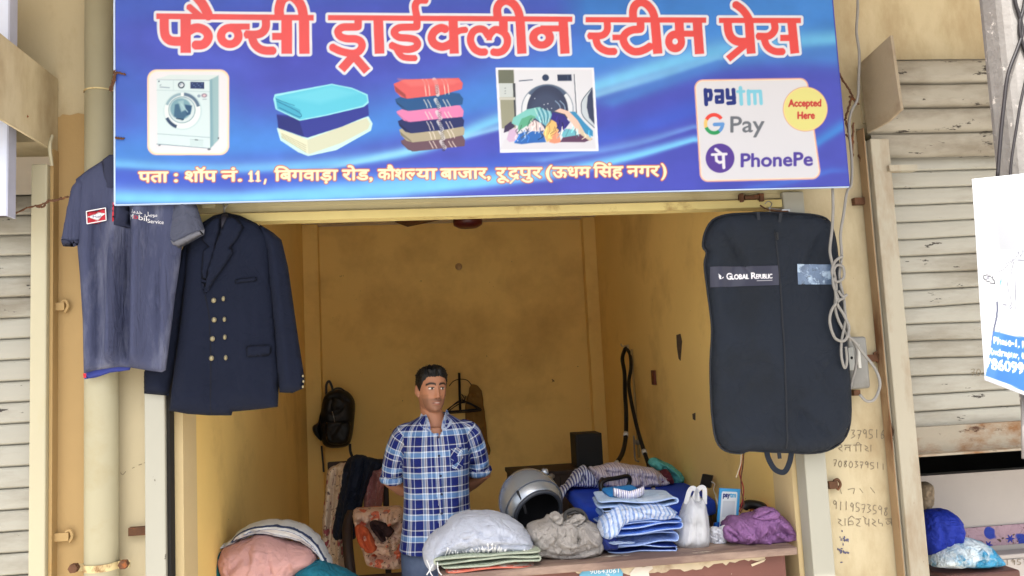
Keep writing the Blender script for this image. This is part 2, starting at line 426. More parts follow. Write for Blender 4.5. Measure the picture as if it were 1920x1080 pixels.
# front wall: strips between the three shutters, then the whole band above
XA, XB = PY(55, 700, -.03)[0], PY(93, 700, -.03)[0]
B.box((XB+.004, .04, 0), (-.96, .24, 2.60)); B.box((1.535, .04, 0), (1.812, .24, 2.60))
B.box((-7, .04, 2.60), (7, .24, 3.36))
fw_ = B.build('front_wall', m_wall, bld)
# old ochre coat left of the drain pipe, with a ragged top edge
top = [(PY(x, y, .036)[0], PY(x, y, .036)[2]) for x, y in ((94, 235), (100, 233), (103, 221), (112, 219), (117, 214), (131, 216), (146, 212), (156, 214))]
o_ = MB().prism([(XB+.006, 0), (-1.19, 0)]+[(top[-1][0]+.02, top[-1][1])]+top[::-1], 'y', .036, .041).build('old_paint_patch', m_och, bld)
B = MB().box((XL-.16, .242, 0), (XL, YB, ZC)); 
B.build('side_wall', m_in, bld)
B = MB().box((XR, .242, 0), (XR+.16, YB, ZC)); B.build('side_wall', m_in, bld)
B = MB().box((XL-.16, YB, 0), (XR+.16, YB+.16, ZC)); B.build('back_wall', m_in, bld)
MB().box((XL+.002, YB-.12, 0), (XL+.115, YB-.002, ZC-.002)).build('corner_column', m_in, bld)
MB().box((XR-.10, YB-.10, 0), (XR-.002, YB-.002, ZC-.002)).build('corner_column', m_in, bld)
MB().box((XL-.16, .242, ZC), (XR+.16, YB+.16, ZC+.15)).build('ceiling', m_ceil, bld)
# door reveals behind the guide rails
m_rev = mat('reveal_paint', (204, 184, 140), .8, .06, 2, bump=.2, bs=60)
MB().box((-.955, .06, 0), (XL+.004, .238, ZO)).build('reveal', m_rev, bld)
MB().box((XR-.004, .06, 0), (1.53, .238, ZO)).build('reveal', m_rev, bld)
MB().box((-7, -1.45, 3.36), (7, 5, 3.50)).build('balcony_slab', m_ceil, bld)
# shutter box of the open shop
m_box = mat('shutter_box_paint', (188, 178, 139), .55, .07, 2, bump=.12, bs=40, stain=(150, 130, 84), ss=1.6, st=(.58, .8), fleck=(96, 78, 58), fs=30, ft=(.74, .76))
os_ = thing('rolled_shutter', 'cream rolled up shutter box and side rails framing the open shop', 'shutter', (.25, .04, 0))
B = MB().box((-.98, -.006, ZO+.03), (1.54, .0, 2.56)); B.box((-.98, -.004, ZO+.045), (1.54, .30, 2.555))
B.build('box_cover', m_box, os_)
MB().box((-.905, -.022, ZO-.008), (1.44, .05, ZO+.022)).build('bottom_bar', mat('yellow_bar', (206, 190, 128), .5, .1, 6, stain=(150, 120, 70), ss=8, st=(.6, .75)), os_)
MB().box((-.70, -.012, ZO+.050), (1.43, -.0065, ZO+.062)).build('seam', m_box, os_)
bev(MB().box((-.974, -.03, 0), (-.905, .05, ZO+.05)).build('guide_rail', mat('white_rail', (160, 159, 147), .45, .05, 3, stain=(140, 132, 108), ss=4, st=(.55, .75), fleck=(60, 54, 46), fs=30, ft=(.69, .71), stretch=(1, 1, .35)), os_), .004)
bev(MB().box((1.442, -.03, 0), (1.528, .05, ZO+.05)).build('guide_rail', bpy.data.materials['white_rail'], os_), .004)
MB().box((-.9045, -.012, 0), (-.893, .04, ZO+.02)).build('rail_groove', m_dark, os_)  # solid dark strip in place of the groove's shade

# ---- neighbour's closed shutter on the left
def slats(x0, x1, z0, z1, pitch, y, amp, nx=2, jit=0.0):
    n = int(round((z1-z0)/pitch)); prof = []
    for i in range(n):
        z = z0+i*pitch
        for t, d in ((0.0, .0), (.03, -.6), (.08, -.95), (.3, -1.0), (.6, -.85), (.85, -.5), (.93, -.1), (.955, .9), (.985, .9)): prof.append((z+t*pitch, d*amp))
    prof.append((z0+n*pitch, 0)); P = np.array(prof); xs = np.linspace(x0, x1, nx)
    X, Zi = np.meshgrid(xs, np.arange(len(P)), indexing='ij'); V = np.stack([X.ravel(), y+P[Zi.ravel(), 1], P[Zi.ravel(), 0]], 1)
    V[:, 1] += .004*vfbm(V[:, 0]*2.3, V[:, 2]*1.7, 5, 3)
    V[:, 2] += jit*vnoise(V[:, 0]*3, V[:, 2]*8, 3)
    return V, gridF(nx, len(P))
ls = thing('closed_shutter', 'closed cream slatted shutter with black chips at the left edge of the photo', 'shutter', (-1.6, 0, 0))
V, F = slats(-3.6, XA+.012, 0.02, 2.42, .0745, .03, .011, 40, .0025)
mesh('slat_curtain', V, F, m_slat, ls, smooth=False)
bev(MB().box((XA, -.03, 0), (XB-.012, .06, 2.50)).build('guide_rail', m_pale, ls), .005)
MB().box((XB-.011, -.008, 0), (XB, .05, 2.56)).build('rail_lip', m_och, ls)
def lug(px, py, w_, Y=.036, m=None, par=None, name='wall_lug'):
    c = PY(px, py, Y); b = MB().box((c[0]-w_, Y-.022, c[2]-.014), (c[0], Y+.004, c[2]+.014)).tube(cr([(c[0], Y-.012, c[2]-.02), (c[0]+.012, Y-.018, c[2]), (c[0]+.004, Y-.016, c[2]+.02), (c[0]-.012, Y-.016, c[2]+.016)], 5), .006, 6)
    return bev(b.build(name, m or m_pale, par), .003)
lug(125, 575, .07, m=m_och, par=ls); lug(133, 1004, .075, m=m_och, par=ls)
a = PY(92, 148, .03); b_ = PY(90, 287, .03)
hz = [(-.42, a[2]), (.035, a[2]), (.035, b_[2]), (-.42, b_[2]+.0)]
bev(MB().prism(hz, 'x', XB-.012, XB-.003).build('hood_end_plate', m_wall, ls), .002)
MB().box((-3.6, -.42, a[2]-.012), (XB-.013, .035, a[2]-.002)).box((-3.6, -.41, b_[2]+.002), (XB-.013, -.40, a[2]-.013)).build('hood_cover', m_slatd, ls)
MB().tube(cr([(XB, -.02, b_[2]-.06), (XB+.003, -.045, b_[2]), (XB, -.02, b_[2]+.05)], 6), .006, 6).build('hinge_strap', m_pale, ls)

# ---- neighbour's half raised shutter on the right
rs = thing('half_raised_shutter', 'soiled cream slatted shutter pulled half way up with a rusty bottom edge', 'shutter', (2.4, 0, 0))
zb = PY(1800, 800, .06)[2]; zt = PY(1760, 300, .06)[2]
V, F = slats(1.86, 4.6, zb, zt, .0705, .07, .011, 40, .004); mesh('slat_curtain', V, F, m_slat, rs, smooth=False)
zr = PY(1760, 122, .02)[2]
# curtain winding on to its roller, no cover: wider, softer ridges
V, F = slats(1.84, 4.6, zt+.004, zr, .095, .03, .020, 10, .004); V[:, 1] -= .10*np.sin(np.clip((V[:, 2]-zt)/(zr-zt), 0, 1)*math.pi*.55)
mesh('rolled_slats', V, F, m_slatd, rs, smooth=True)
MB().box((1.84, .03, zr), (4.6, .06, 2.62)).build('lintel', m_wall, rs)
m_brust = mat('rusty_bar_paint', (148, 140, 124), .75, .15, 5, bump=.5, bs=60, stain=(120, 84, 50), ss=5, st=(.48, .6), fleck=(70, 44, 26), fs=16, ft=(.6, .68), stretch=(.5, 1, 1))
zq = PY(1780, 850, .03)[2]
B = MB().box((1.875, .03, zq), (4.6, .075, zb+.01)).box((1.875, -.02, zq), (4.6, .03, zq+.008)); B.build('bottom_bar', m_brust, rs)
m_rail = mat('weathered_rail', (162, 156, 139), .55, .1, 3, bump=.2, bs=50, stain=(128, 104, 76), ss=3.5, st=(.52, .70), fleck=(84, 60, 42), fs=18, ft=(.64, .67), stretch=(1, 1, .3))
ztop = PY(1630, 262, -.02)[2]
bev(MB().box((1.826, -.035, 0), (1.905, .05, ztop)).box((1.812, -.01, 0), (1.824, .045, ztop)).build('guide_rail', m_rail, rs), .004)
MB().box((1.8075, -.02, 0), (1.8115, .03, ztop+.05)).build('rail_edge', mat('rusty_cream_edge', (150, 126, 96), .7, .2, 6, stain=(104, 70, 44), ss=6, st=(.5, .66), stretch=(1, 1, .3)), rs)
p = [PX(x, y, 1.828) for x, y in ((1613, 120), (1672, 66), (1692, 205), (1668, 228), (1628, 250))]
bev(MB().prism([(q[1], q[2]) for q in p], 'x', 1.822, 1.834).build('hood_end_plate', mat('plate_paint', (150, 138, 118), .7, .12, 5, bump=.5, bs=70, stain=(118, 98, 74), ss=5, st=(.5, .75)), rs), .002)
c = PY(1675, 318, -.02); MB().box((c[0]-.035, -.05, c[2]-.012), (c[0]+.085, -.012, c[2]+.012)).build('bolt', m_rail, rs)
# its room behind
nr = thing('neighbour_room', 'grey plastered room seen under the half raised shutter', 'room', (2.6, .5, 0))
m_grey = mat('grey_wall_paint', (170, 164, 160), .8, .06, 3, stain=(140, 132, 126), ss=3, st=(.55, .8))
zbk = PY(1800, 888, .55)[2]
MB().box((1.70, .55, 0), (4.6, .62, zbk)).build('back_wall', m_grey, nr)
m_dkw = mat('shade_dark_wall', (70, 66, 66), .9, .1)  # wall colour darkened to stand in for shade in the deep room
MB().box((1.60, .245, 0), (1.70, .62, 2.6)).build('side_wall', m_grey, nr)
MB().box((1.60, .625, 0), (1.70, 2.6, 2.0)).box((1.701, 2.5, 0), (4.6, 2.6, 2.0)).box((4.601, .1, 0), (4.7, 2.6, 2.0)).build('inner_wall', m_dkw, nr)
MB().box((1.701, .10, 1.70), (4.6, 2.499, 1.75)).build('ceiling', m_dark, nr)  # ceiling coloured near-black in place of the room's shade

# ---- drain pipe
x0 = PY(155, 700, -.04)[0]; x1 = PY(217, 700, -.04)[0]; pcx = (x0+x1)/2; pr = (x1-x0)/2; PCY = .036-pr
dp = thing('drain_pipe', 'cream painted round drain pipe running down the wall behind the shirt', 'pipe', (pcx, PCY, 0))
MB().cyl((pcx, PCY, 0), (pcx, PCY, 3.36), pr, 40).build('pipe', mat('pipe_paint', (160, 155, 130), .5, .07, 3, bump=.08, bs=30, stain=(150, 138, 102), ss=2.5, st=(.52, .75), fleck=(92, 70, 48), fs=40, ft=(.77, .78)), dp, True)
cz = PY(185, 1070, -.1)[2]; m_cl = mat('clamp_paint', (196, 180, 134), .5, .1, 8, stain=(120, 80, 44), ss=14, st=(.52, .64))
MB().cyl((pcx, PCY, cz-.012), (pcx, PCY, cz+.012), pr+.004, 40).box((pcx-pr-.04, -.03, cz-.012), (pcx+pr+.04, -.022, cz+.012)).build('clamp', m_cl, dp, False)
for sx in (-1, 1):
    MB().cyl((pcx+sx*(pr+.026), -.05, cz), (pcx+sx*(pr+.026), -.01, cz), .011, 6).cyl((pcx+sx*(pr+.026), -.056, cz+.003), (pcx+sx*(pr+.026), -.03, cz+.003), .016, 6).build('bolt', RUST, dp)
MB().cyl((pcx, PCY, 2.76), (pcx, PCY, 2.765), pr+.003, 40).build('joint_ring', m_cl, dp)
# ================================================================== the big sign
SY = -.165; SX0, SX1 = PY(217, 380, SY)[0], PY(1591, 352, SY)[0]; SZ0 = (PY(217, 380, SY)[2]+PY(1591, 352, SY)[2])/2; SZ1 = 3.16
cv = Canvas(200, -70, 1610, 395, 1.0, (70, 78, 184))
X, Y = np.meshgrid(cv.x0+np.arange(cv.w), cv.y0+np.arange(cv.h)); al = slice(0, cv.h), slice(0, cv.w)
def glow(pts, wd, col, op, skew=0):
    """soft streak of the printed backdrop along a curve"""
    P = cr(pts, 10); xs, ys = P[:, 0], P[:, 1]; yy = np.interp(X, xs, ys); ww = np.interp(X, [p[0] for p in pts], wd if np.ndim(wd) else [wd]*len(pts))
    d = (Y-yy)/ww; a = np.where(d < 0, np.exp(-d*d*(1+skew)), np.exp(-d*d*3)); e = np.clip((X-xs[0]+60)/60, 0, 1)*np.clip((xs[-1]+60-X)/60, 0, 1)
    cv.put(al, np.clip(a*op*e, 0, 1), col)
glow([(150, 20), (600, -20), (1000, -10), (1610, 30)], 70, (60, 110, 200), .45)
glow([(1100, 20), (1350, 30), (1610, 60)], 90, (52, 122, 200), .8)
glow([(150, 120), (300, 200), (420, 230)], 80, (62, 112, 205), .6)
glow([(150, 300), (400, 275), (600, 260), (900, 190), (1200, 90), (1610, 0)], [50, 60, 55, 60, 70, 60], (66, 138, 222), .85, -.3)
glow([(150, 305), (450, 318), (750, 290), (930, 226), (1110, 165), (1340, 100), (1610, 70)], [10, 14, 14, 16, 20, 24, 18], (120, 208, 246), .85)
glow([(600, 318), (760, 285), (935, 240), (1000, 225)], [5, 8, 8, 4], (150, 220, 250), .7)
glow([(1040, 205), (1120, 178), (1240, 142), (1345, 108)], [5, 10, 12, 8], (160, 226, 246), .7)
glow([(1150, 190), (1350, 120), (1480, 105), (1610, 110)], [20, 30, 34, 30], (70, 142, 214), .6)
glow([(150, 335), (500, 345), (800, 330), (1000, 290), (1200, 240), (1320, 200)], 26, (58, 92, 204), .7)
glow([(150, 372), (450, 372), (740, 356), (1000, 330), (1160, 300), (1300, 262)], [22, 16, 26, 16, 12, 8], (120, 205, 252), .95)
glow([(560, 372), (760, 350), (1000, 335)], [16, 22, 8], (110, 190, 250), .6)
glow([(1020, 300), (1180, 272), (1300, 238)], [8, 10, 6], (120, 180, 240), .55)
glow([(1500, 290), (1560, 250), (1640, 200)], [14, 16, 14], (60, 140, 220), .8)
glow([(1380, 362), (1480, 340), (1560, 320)], [8, 12, 8], (70, 120, 220), .6)
glow([(217, 60), (330, 90), (470, 130)], 30, (80, 100, 210), .4)
cv.c *= (1+.03*vfbm(X/37., Y/29., 5, 3))[..., None]
# --- headline, stroke by stroke (coordinates inside enlarged windows of the lettering)
WORDS = [
 (280, 0, 6.0, [
  ((78,183),(1850,200),64), ('c',(167,190),(170,350),(195,425),(260,462),(400,464),104), ((409,190),(409,595),118),
  ('c',(440,350),(500,320),(560,315),(630,345),(664,405),(645,465),(595,503),(508,508),102), ('c',(500,-70),(580,20),(640,120),(668,190),108), ('c',(440,70),(510,130),(580,190),72),
  ('o',905,405,98,92,92), ((905,300),(1130,300),70), ('c',(1308,200),(1312,290),(1285,352),(1215,388),(1078,388),92), ('c',(1150,400),(1180,490),(1235,545),(1310,570),(1403,570),94),
  ((1382,410),(1495,410),80), ((1545,200),(1546,605),122), ((1740,200),(1745,605),116), ('c',(1464,195),(1462,90),(1500,-10),(1590,-45),(1670,10),(1715,90),(1735,195),108)]),
 (600, 0, 7.2, [
  ((108,238),(1700,250),70), ('c',(514,250),(514,345),(500,362),(400,364),(310,368),(255,400),(243,440),(275,492),(360,522),(480,526),(548,558),(567,622),(530,690),(450,722),(350,710),(250,680),(155,632),102),
  ((470,735),(288,938),116), ((440,735),(636,962),112), ((785,240),(805,725),132),
  ('c',(1308,250),(1308,345),(1290,364),(1180,366),(1070,374),(1006,418),(1010,462),(1070,505),(1190,515),(1280,535),(1318,590),(1290,640),(1200,668),(1080,655),(950,606),98),
  ('c',(1010,610),(1060,710),(1120,770),(1200,784),(1293,786),84), ('c',(1312,240),(1288,130),(1290,60),(1335,8),(1440,4),96),
  ('c',(1700,395),(1630,378),(1545,425),(1508,510),(1545,592),(1640,632),(1730,610),(1800,560),112)]),
 (830, 0, 7.2, [
  ((-40,248),(1750,260),70), ((140,260),(158,725),124), ('c',(180,440),(235,412),(320,402),86),
  ('c',(580,702),(500,700),(425,655),(378,560),(388,470),(432,412),(500,392),(565,410),(622,490),100), ('c',(622,490),(655,440),(710,400),(775,412),(835,450),(872,520),(868,605),(820,680),(750,708),(675,702),100),
  ((590,500),(665,500),90), ((818,260),(822,420),118), ((1045,260),(1070,725),126), ('c',(745,240),(735,130),(770,50),(850,8),(945,45),(1010,130),(1045,240),112),
  ('o',1335,508,112,100,106), ((1320,385),(1590,385),82), ((1625,260),(1652,725),126)]),
 (1080, 0, 7.2, [
  ((130,266),(1758,272),72), ('c',(415,270),(425,385),(390,455),(315,485),(168,484),94), ('c',(262,490),(290,600),(350,660),(430,692),(530,694),98), ((492,505),(620,505),76),
  ('c',(870,270),(872,380),(850,395),(770,402),(700,430),(650,480),(640,545),(680,630),(765,690),(850,694),(930,668),(1012,618),104),
  ((1065,270),(1105,725),126), ('c',(772,240),(770,150),(800,70),(875,30),(955,60),(1025,140),(1062,240),108),
  ((1390,270),(1402,470),122), ('o',1338,560,86,94,102), ((1400,455),(1625,455),82), ((1635,270),(1668,730),126)]),
 (1330, 0, 7.2, [
  ((130,275),(1236,277),70), ('c',(245,280),(258,420),(300,510),(385,562),(520,566),114), ((535,280),(566,725),120), ((490,600),(252,798),92),
  ('c',(345,55),(430,115),(495,190),(545,275),104), ('c',(870,280),(886,380),(855,448),(785,490),(645,490),98), ('c',(732,500),(770,610),(830,668),(905,696),(1000,696),96),
  ((957,512),(1090,512),86), ((1110,280),(1155,722),120)])]
def word_field(w):
    ox, oy, k, st = w
    def f(X, Y):
        d = np.full(X.shape, 1e9)
        for s in st:
            if s[0] == 'o':
                _, cx, cy, rx, ry, wd = s
                q = np.hypot((X-ox-cx/k)/(rx/k), (Y-oy-cy/k)/(ry/k)); d = np.minimum(d, np.abs(q-1)*(rx+ry)/2/k-wd/2/k)
            elif s[0] == 'c':
                P = cr(s[1:-1], 5)/k+np.array([ox, oy]); d = np.minimum(d, sd_line(X, Y, P, s[-1]/2/k))
            else:
                P = np.array(s[:-1], float)/k+np.array([ox, oy]); d = np.minimum(d, sd_line(X, Y, P, s[-1]/2/k))
        return d
    return f, [(ox-10, oy-70), (ox+2000/k, oy+1100/k)]
flds = [word_field(w) for w in WORDS]
fx = [slice(0, cv.h), slice(0, cv.w)]
D = np.full(X.shape, 1e9)
for f, box in flds:
    sl, xx, yy = cv.win(box, 4); D[sl] = np.minimum(D[sl], f(xx, yy))
cv.put(al, np.clip(.5-(D-6.2)/1.2, 0, 1)*.35, (40, 60, 160)); cv.put(al, np.clip(.5-(D-5.0), 0, 1), (222, 228, 240))
cv.put(al, np.clip(.5-D, 0, 1), np.stack([(222+6*vnoise(X/60, Y/40, 2)), 92-14*(X-300)/1200, 96-20*(X-300)/1200], -1)/255.)
# --- address line
def addr():
    yb = lambda x: 341.5-(x-260)*.0105-max(0, (x-900))*.004
    segs = [('पता', 260, 55), (':', 327, 6), ('शॉप', 347, 59), ('नं.', 415, 38), ('िबगवाड़ा', 515, 118), ('रोड,', 642, 56), ('कौश', 709, 52), ('ल', 761, 25), ('या', 780, 39), ('बाजार,', 826, 93), ('रू', 930, 25), ('द', 953, 22), ('पुर', 973, 43), ('(', 1024, 11), ('ऊधम', 1036, 71), ('िसंह', 1113, 55), ('नगर', 1176, 60), (')', 1240, 9)]
    for col, gr in (((196, 96, 84), 2.6), ((250, 240, 196), 1.15)):
        for t, x, wd in segs: cv.text(t, x, yb(x), 33 if t in '():' else 30, col, bold=gr, width=wd, slope=-.011, xcut=(x+17 if t == 'ल' else None))
        for x in (471, 484): cv.line([(x, 322), (x, 339)], 3.4+gr*1.2, col); cv.line([(x-4, 326), (x, 322)], 2+gr, col); cv.line([(x-4, 339), (x+4, 339)], 1.5+gr, col)
        cv.line([(498, 337), (496, 344)], 2.5+gr, col); cv.line([(966, 334), (957, 343)], 2+gr, col)
addr()
# --- washing machine picture
cv.rrect(276, 130, 430, 291, 18, (236, 200, 176), grow=0); cv.rrect(278, 132, 428, 289, 17, (244, 226, 200)); cv.rrect(280, 134, 426, 287, 16, (222, 224, 232))
cv.poly([(294, 148), (318, 140), (410, 141), (393, 150)], (206, 222, 226)); cv.poly([(393, 150), (410, 141), (410, 262), (394, 278)], (150, 184, 192), soft=2)
cv.poly([(393, 150), (398, 148), (400, 272), (394, 278)], (126, 166, 180), soft=3); cv.poly([(294, 149), (393, 151), (394, 278), (295, 270)], (206, 226, 232))
cv.line([(294, 149), (393, 151)], .8, (120, 150, 170)); cv.line([(294, 169), (393, 172)], .8, (160, 190, 200)); cv.line([(325, 150), (325, 169)], .8, (170, 196, 206))
cv.line([(300, 163), (318, 164.5)], 1, (80, 100, 130)); cv.line([(300, 160), (302, 159)], 1, (80, 100, 130)); cv.ell(298, 152.5, 1.4, 1.4, (70, 80, 110))
cv.ell(340, 159.5, 6.3, 6.3, (52, 66, 90)); cv.ell(340, 159.5, 4, 4, (214, 222, 230)); cv.ell(338.5, 158.5, 1.8, 1.8, (150, 170, 190))
cv.poly([(357, 153.5), (383, 154), (383, 166.5), (357, 166)], (38, 56, 104)); [cv.line([(360+3*i, 157+(i % 3)*3), (361.5+3*i, 157+(i % 3)*3)], .9, (130, 160, 200)) for i in range(7)]
cv.ell(373, 180, 3, 3, (140, 160, 180)); cv.ell(383, 179, 5.5, 4, (150, 140, 160)); cv.ell(383, 179, 2.5, 2, (220, 190, 196)); cv.line([(380, 186), (387, 186)], 1, (120, 140, 160))
cv.ell(342.5, 208, 36, 35.5, (186, 214, 222), 2); cv.ell(342, 207.5, 34, 34, (222, 232, 236), 1.5)
cv.ell(342, 207.5, 31, 31, (86, 112, 140), 2, ring=6, a0=15, a1=85); cv.ell(342, 207.5, 32, 32, (44, 66, 100), 1.5, ring=6, a0=205, a1=250)
cv.ell(342, 207.5, 31, 31, (140, 172, 186), 2, ring=5, a0=95, a1=160); cv.ell(341, 206, 25.5, 25, (128, 160, 174), 1); cv.ell(341, 206, 24, 23.5, (204, 222, 228), 1)
cv.ell(339, 204, 20, 20, (120, 162, 178), 3); cv.poly([(328, 196), (345, 192), (352, 214), (342, 226), (326, 218)], (60, 100, 132), 2.5); cv.poly([(346, 196), (360, 198), (357, 214), (350, 217)], (44, 82, 120), 2)
cv.poly([(334, 190), (344, 188), (348, 206), (340, 210)], (150, 186, 196), 3); cv.line([(331, 222), (344, 224)], 2, (30, 60, 90)); cv.line([(340, 195), (352, 210)], 1.6, (170, 206, 214), 1)
cv.line([(295, 251), (393, 258)], .9, (130, 160, 176)); cv.poly([(356, 261), (381, 263), (381, 275), (356, 273)], (196, 218, 224)); cv.line([(356, 261), (381, 263)], .6, (160, 186, 196)); cv.line([(366, 262), (371, 262.5)], 1.2, (50, 60, 70))
cv.line([(294, 270), (394, 278)], 1, (96, 130, 150)); cv.ell(299, 272.5, 2.4, 1.5, (120, 130, 140)); cv.ell(392, 280, 3, 1.6, (90, 96, 104)); cv.ell(409.5, 259, 1.2, 1.6, (60, 70, 80))
# --- three folded towels
cv.poly([(521, 241), (534, 243), (576, 260), (640, 236), (690, 220), (697, 232), (694, 244), (630, 280), (578, 291), (560, 284), (527, 262)], (196, 236, 232), 1, grow=1.6)
cv.poly([(523, 242), (535, 246), (577, 262), (640, 238), (688, 221), (694, 232), (690, 242), (640, 268), (580, 289), (529, 258)], (206, 212, 188), 1)
cv.poly([(523, 242), (576, 262), (578, 289), (529, 258)], (222, 226, 200), 1)
for i in range(4): cv.line([(528, 250+i*2.6), (574, 273+i*4.2)], .8, (150, 150, 120))
cv.poly([(519, 214), (560, 218), (690, 196), (692, 216), (640, 238), (577, 258), (566, 256), (522, 240)], (46, 56, 150), 1.5); cv.poly([(519, 216), (560, 222), (570, 256), (522, 240)], (34, 42, 120), 2)
cv.poly([(514, 186), (516, 178), (622, 158.5), (660, 166), (688, 178), (690, 192), (682, 199), (610, 216), (562, 225), (518, 204)], (150, 226, 240), 1, grow=1.4)
cv.poly([(516, 181), (622, 159.5), (660, 167), (687, 179), (689, 190), (680, 198), (610, 215), (563, 224), (562, 206)], (92, 198, 226), 1)
cv.poly([(530, 182), (622, 161), (672, 174), (600, 194)], (112, 210, 234), 10, .7)
cv.poly([(516, 182), (563, 206), (563, 224), (520, 204)], (70, 172, 206), 1); cv.line([(520, 190), (560, 210), (561, 219), (524, 202)], 1.2, (24, 96, 140), .6, curve=True); cv.line([(518, 186), (552, 198)], 1, (30, 110, 150))
# --- six striped towels
tow = [((218, 98, 100), 147, 185), ((34, 84, 140), 176, 208), ((222, 130, 180), 199, 229), ((34, 44, 100), 217, 250), ((172, 164, 140), 233, 267), ((104, 78, 92), 254, 284)]
for i in range(5, -1, -1):
    c, ya, yb_ = tow[i]; xo = 738+i*2.6
    cv.poly([(xo, ya+10), (xo+20, ya+2), (xo+100, ya+2-(2 if i == 0 else 5)), (xo+122-i*1.2, ya-1), (xo+130-i*1.8, ya+9), (xo+128-i*1.6, ya+20), (xo+90, yb_-7), (xo+26, yb_), (xo+14, yb_-3), (xo+3, yb_-14)], c, 1)
    cv.poly([(xo+1, ya+13), (xo+22, ya+30), (xo+24, yb_), (xo+4, yb_-13)], tuple(np.array(c)*.72), 1.5)
    for q, wd, cc in ((58, 1.6, (236, 226, 214)), (65, 1.6, (236, 226, 214)), (80, 7, (214, 214, 220)), (94, 1.6, (236, 226, 214)), (101, 1.6, (236, 226, 214))):
        yt = ya+ (4 if i == 0 else 13); cv.line([(xo+q-4, yt-2), (xo+q, yt+5), (xo+q+3, yb_-6-(q-58)*.06)], wd, cc, .4, .85, curve=True)
    for j in range(6): cv.line([(xo+78, ya+11+j*3.2), (xo+81, ya+13+j*3.2), (xo+84, ya+10.5+j*3.2)], 1, tuple(np.array(c)*.6), .3)
cv.poly([(746, 148), (770, 150), (840, 147), (862, 152), (850, 158), (770, 162)], (230, 116, 116), 6, .8)
# --- photo of laundry before a machine
Q = lambda x, y: (920+x/5.686, 110+y/5.686)
def qp(pts, col, soft=0, op=1.): cv.poly([Q(*p) for p in pts], col, soft, op)
def ql(pts, wd, col, soft=.4, curve=False): cv.line([Q(*p) for p in pts], wd/5.686, col, soft, curve=curve)
qp([(52, 95), (1100, 95), (1152, 985), (100, 1003)], (232, 236, 246)); qp([(80, 120), (1080, 115), (1125, 960), (110, 970)], (218, 222, 232))
qp([(80, 120), (245, 120), (270, 740), (120, 745)], (150, 152, 132)); qp([(80, 120), (245, 120), (248, 260), (84, 262)], (106, 112, 98), 1); qp([(88, 262), (236, 262), (240, 410), (96, 412)], (196, 206, 208)); qp([(236, 262), (262, 262), (272, 620), (255, 640)], (60, 66, 74), 1)
qp([(90, 412), (262, 412), (264, 440), (92, 440)], (196, 198, 190)); [cv.ell(*Q(155, y), 1.2, .8, (110, 120, 124)) for y in (315, 345, 372)]
ql([(890, 170), (915, 580)], 10, (90, 100, 116)); ql([(905, 170), (930, 580)], 5, (240, 244, 250))
ql([(305, 237), (445, 226)], 10, (70, 84, 110)); cv.ell(*Q(585, 203), 6.4, 6.2, (44, 60, 92)); qp([(710, 170), (860, 168), (866, 236), (714, 238)], (40, 52, 80)); ql([(820, 180), (824, 230)], 4, (90, 110, 140))
cv.ell(*Q(605, 540), 49, 47, (120, 136, 156), 1.5); cv.ell(*Q(605, 540), 47.5, 45.5, (222, 228, 236), 1.5); cv.ell(*Q(605, 540), 43, 42, (80, 98, 126), 2.5, ring=9, a0=40, a1=140); cv.ell(*Q(605, 560), 39, 48, (52, 62, 90), 1.2)
cv.ell(*Q(590, 580), 30, 38, (64, 76, 106), 10, .8); [ql([(690+k*50, 450), (735+k*50, 500), (745+k*50, 570)], 9, (150, 176, 206), .8, True) for k in (0, 1)]; [cv.ell(*Q(x, y), 1, 1, (220, 226, 236)) for x, y in ((470, 425), (570, 490), (610, 480), (650, 530))]
qp([(1085, 310), (1040, 350), (985, 430), (965, 520), (990, 620), (1050, 700), (1105, 735)], (196, 208, 218), 1); qp([(1085, 310), (1035, 400), (1025, 520), (1050, 630), (1107, 700)], (52, 62, 92), 1.5); ql([(1080, 310), (985, 430), (965, 520), (990, 620), (1105, 735)], 8, (70, 84, 104), curve=True)
qp([(150, 860), (100, 970), (1125, 960), (1100, 860)], (214, 216, 226), 2)
for pts, col in (([(140, 790), (150, 720), (215, 670), (260, 720), (200, 770)], (60, 50, 84)), ([(225, 690), (240, 630), (390, 540), (520, 515), (600, 560), (560, 620), (440, 640), (300, 720)], (126, 200, 196)),
                 ([(290, 730), (330, 640), (430, 600), (480, 620), (420, 690), (300, 770)], (92, 172, 140)), ([(170, 860), (200, 760), (270, 740), (300, 800), (260, 880), (200, 890)], (206, 180, 212)),
                 ([(370, 770), (420, 690), (470, 655), (540, 690), (580, 760), (500, 780)], (226, 208, 210)), ([(250, 900), (310, 800), (400, 770), (560, 780), (590, 890), (420, 900), (330, 912)], (44, 104, 186)),
                 ([(480, 640), (520, 530), (640, 560), (660, 620), (590, 720), (540, 680)], (110, 180, 200)), ([(640, 640), (660, 570), (780, 600), (845, 680), (800, 740), (740, 780), (700, 700)], (50, 44, 130)),
                 ([(680, 560), (740, 530), (830, 560), (940, 650), (1000, 790), (940, 800), (860, 680), (790, 590)], (232, 196, 180)), ([(840, 565), (900, 565), (1000, 680), (1090, 770), (1090, 830), (1010, 800), (930, 660)], (56, 140, 190)),
                 ([(560, 800), (600, 700), (650, 650), (700, 680), (720, 770), (660, 860), (600, 890)], (232, 190, 120)), ([(620, 890), (690, 780), (730, 800), (750, 890), (680, 905)], (226, 150, 120)),
                 ([(750, 800), (800, 745), (900, 760), (940, 810), (860, 840), (770, 840)], (110, 186, 204)), ([(740, 890), (770, 840), (900, 820), (1000, 790), (1085, 860), (1000, 890), (850, 890)], (92, 60, 92)), ([(930, 690), (1000, 790), (1085, 850), (1060, 880), (960, 810)], (210, 196, 172))):
    qp(pts, col, 1.2)
rr = random.Random(3)
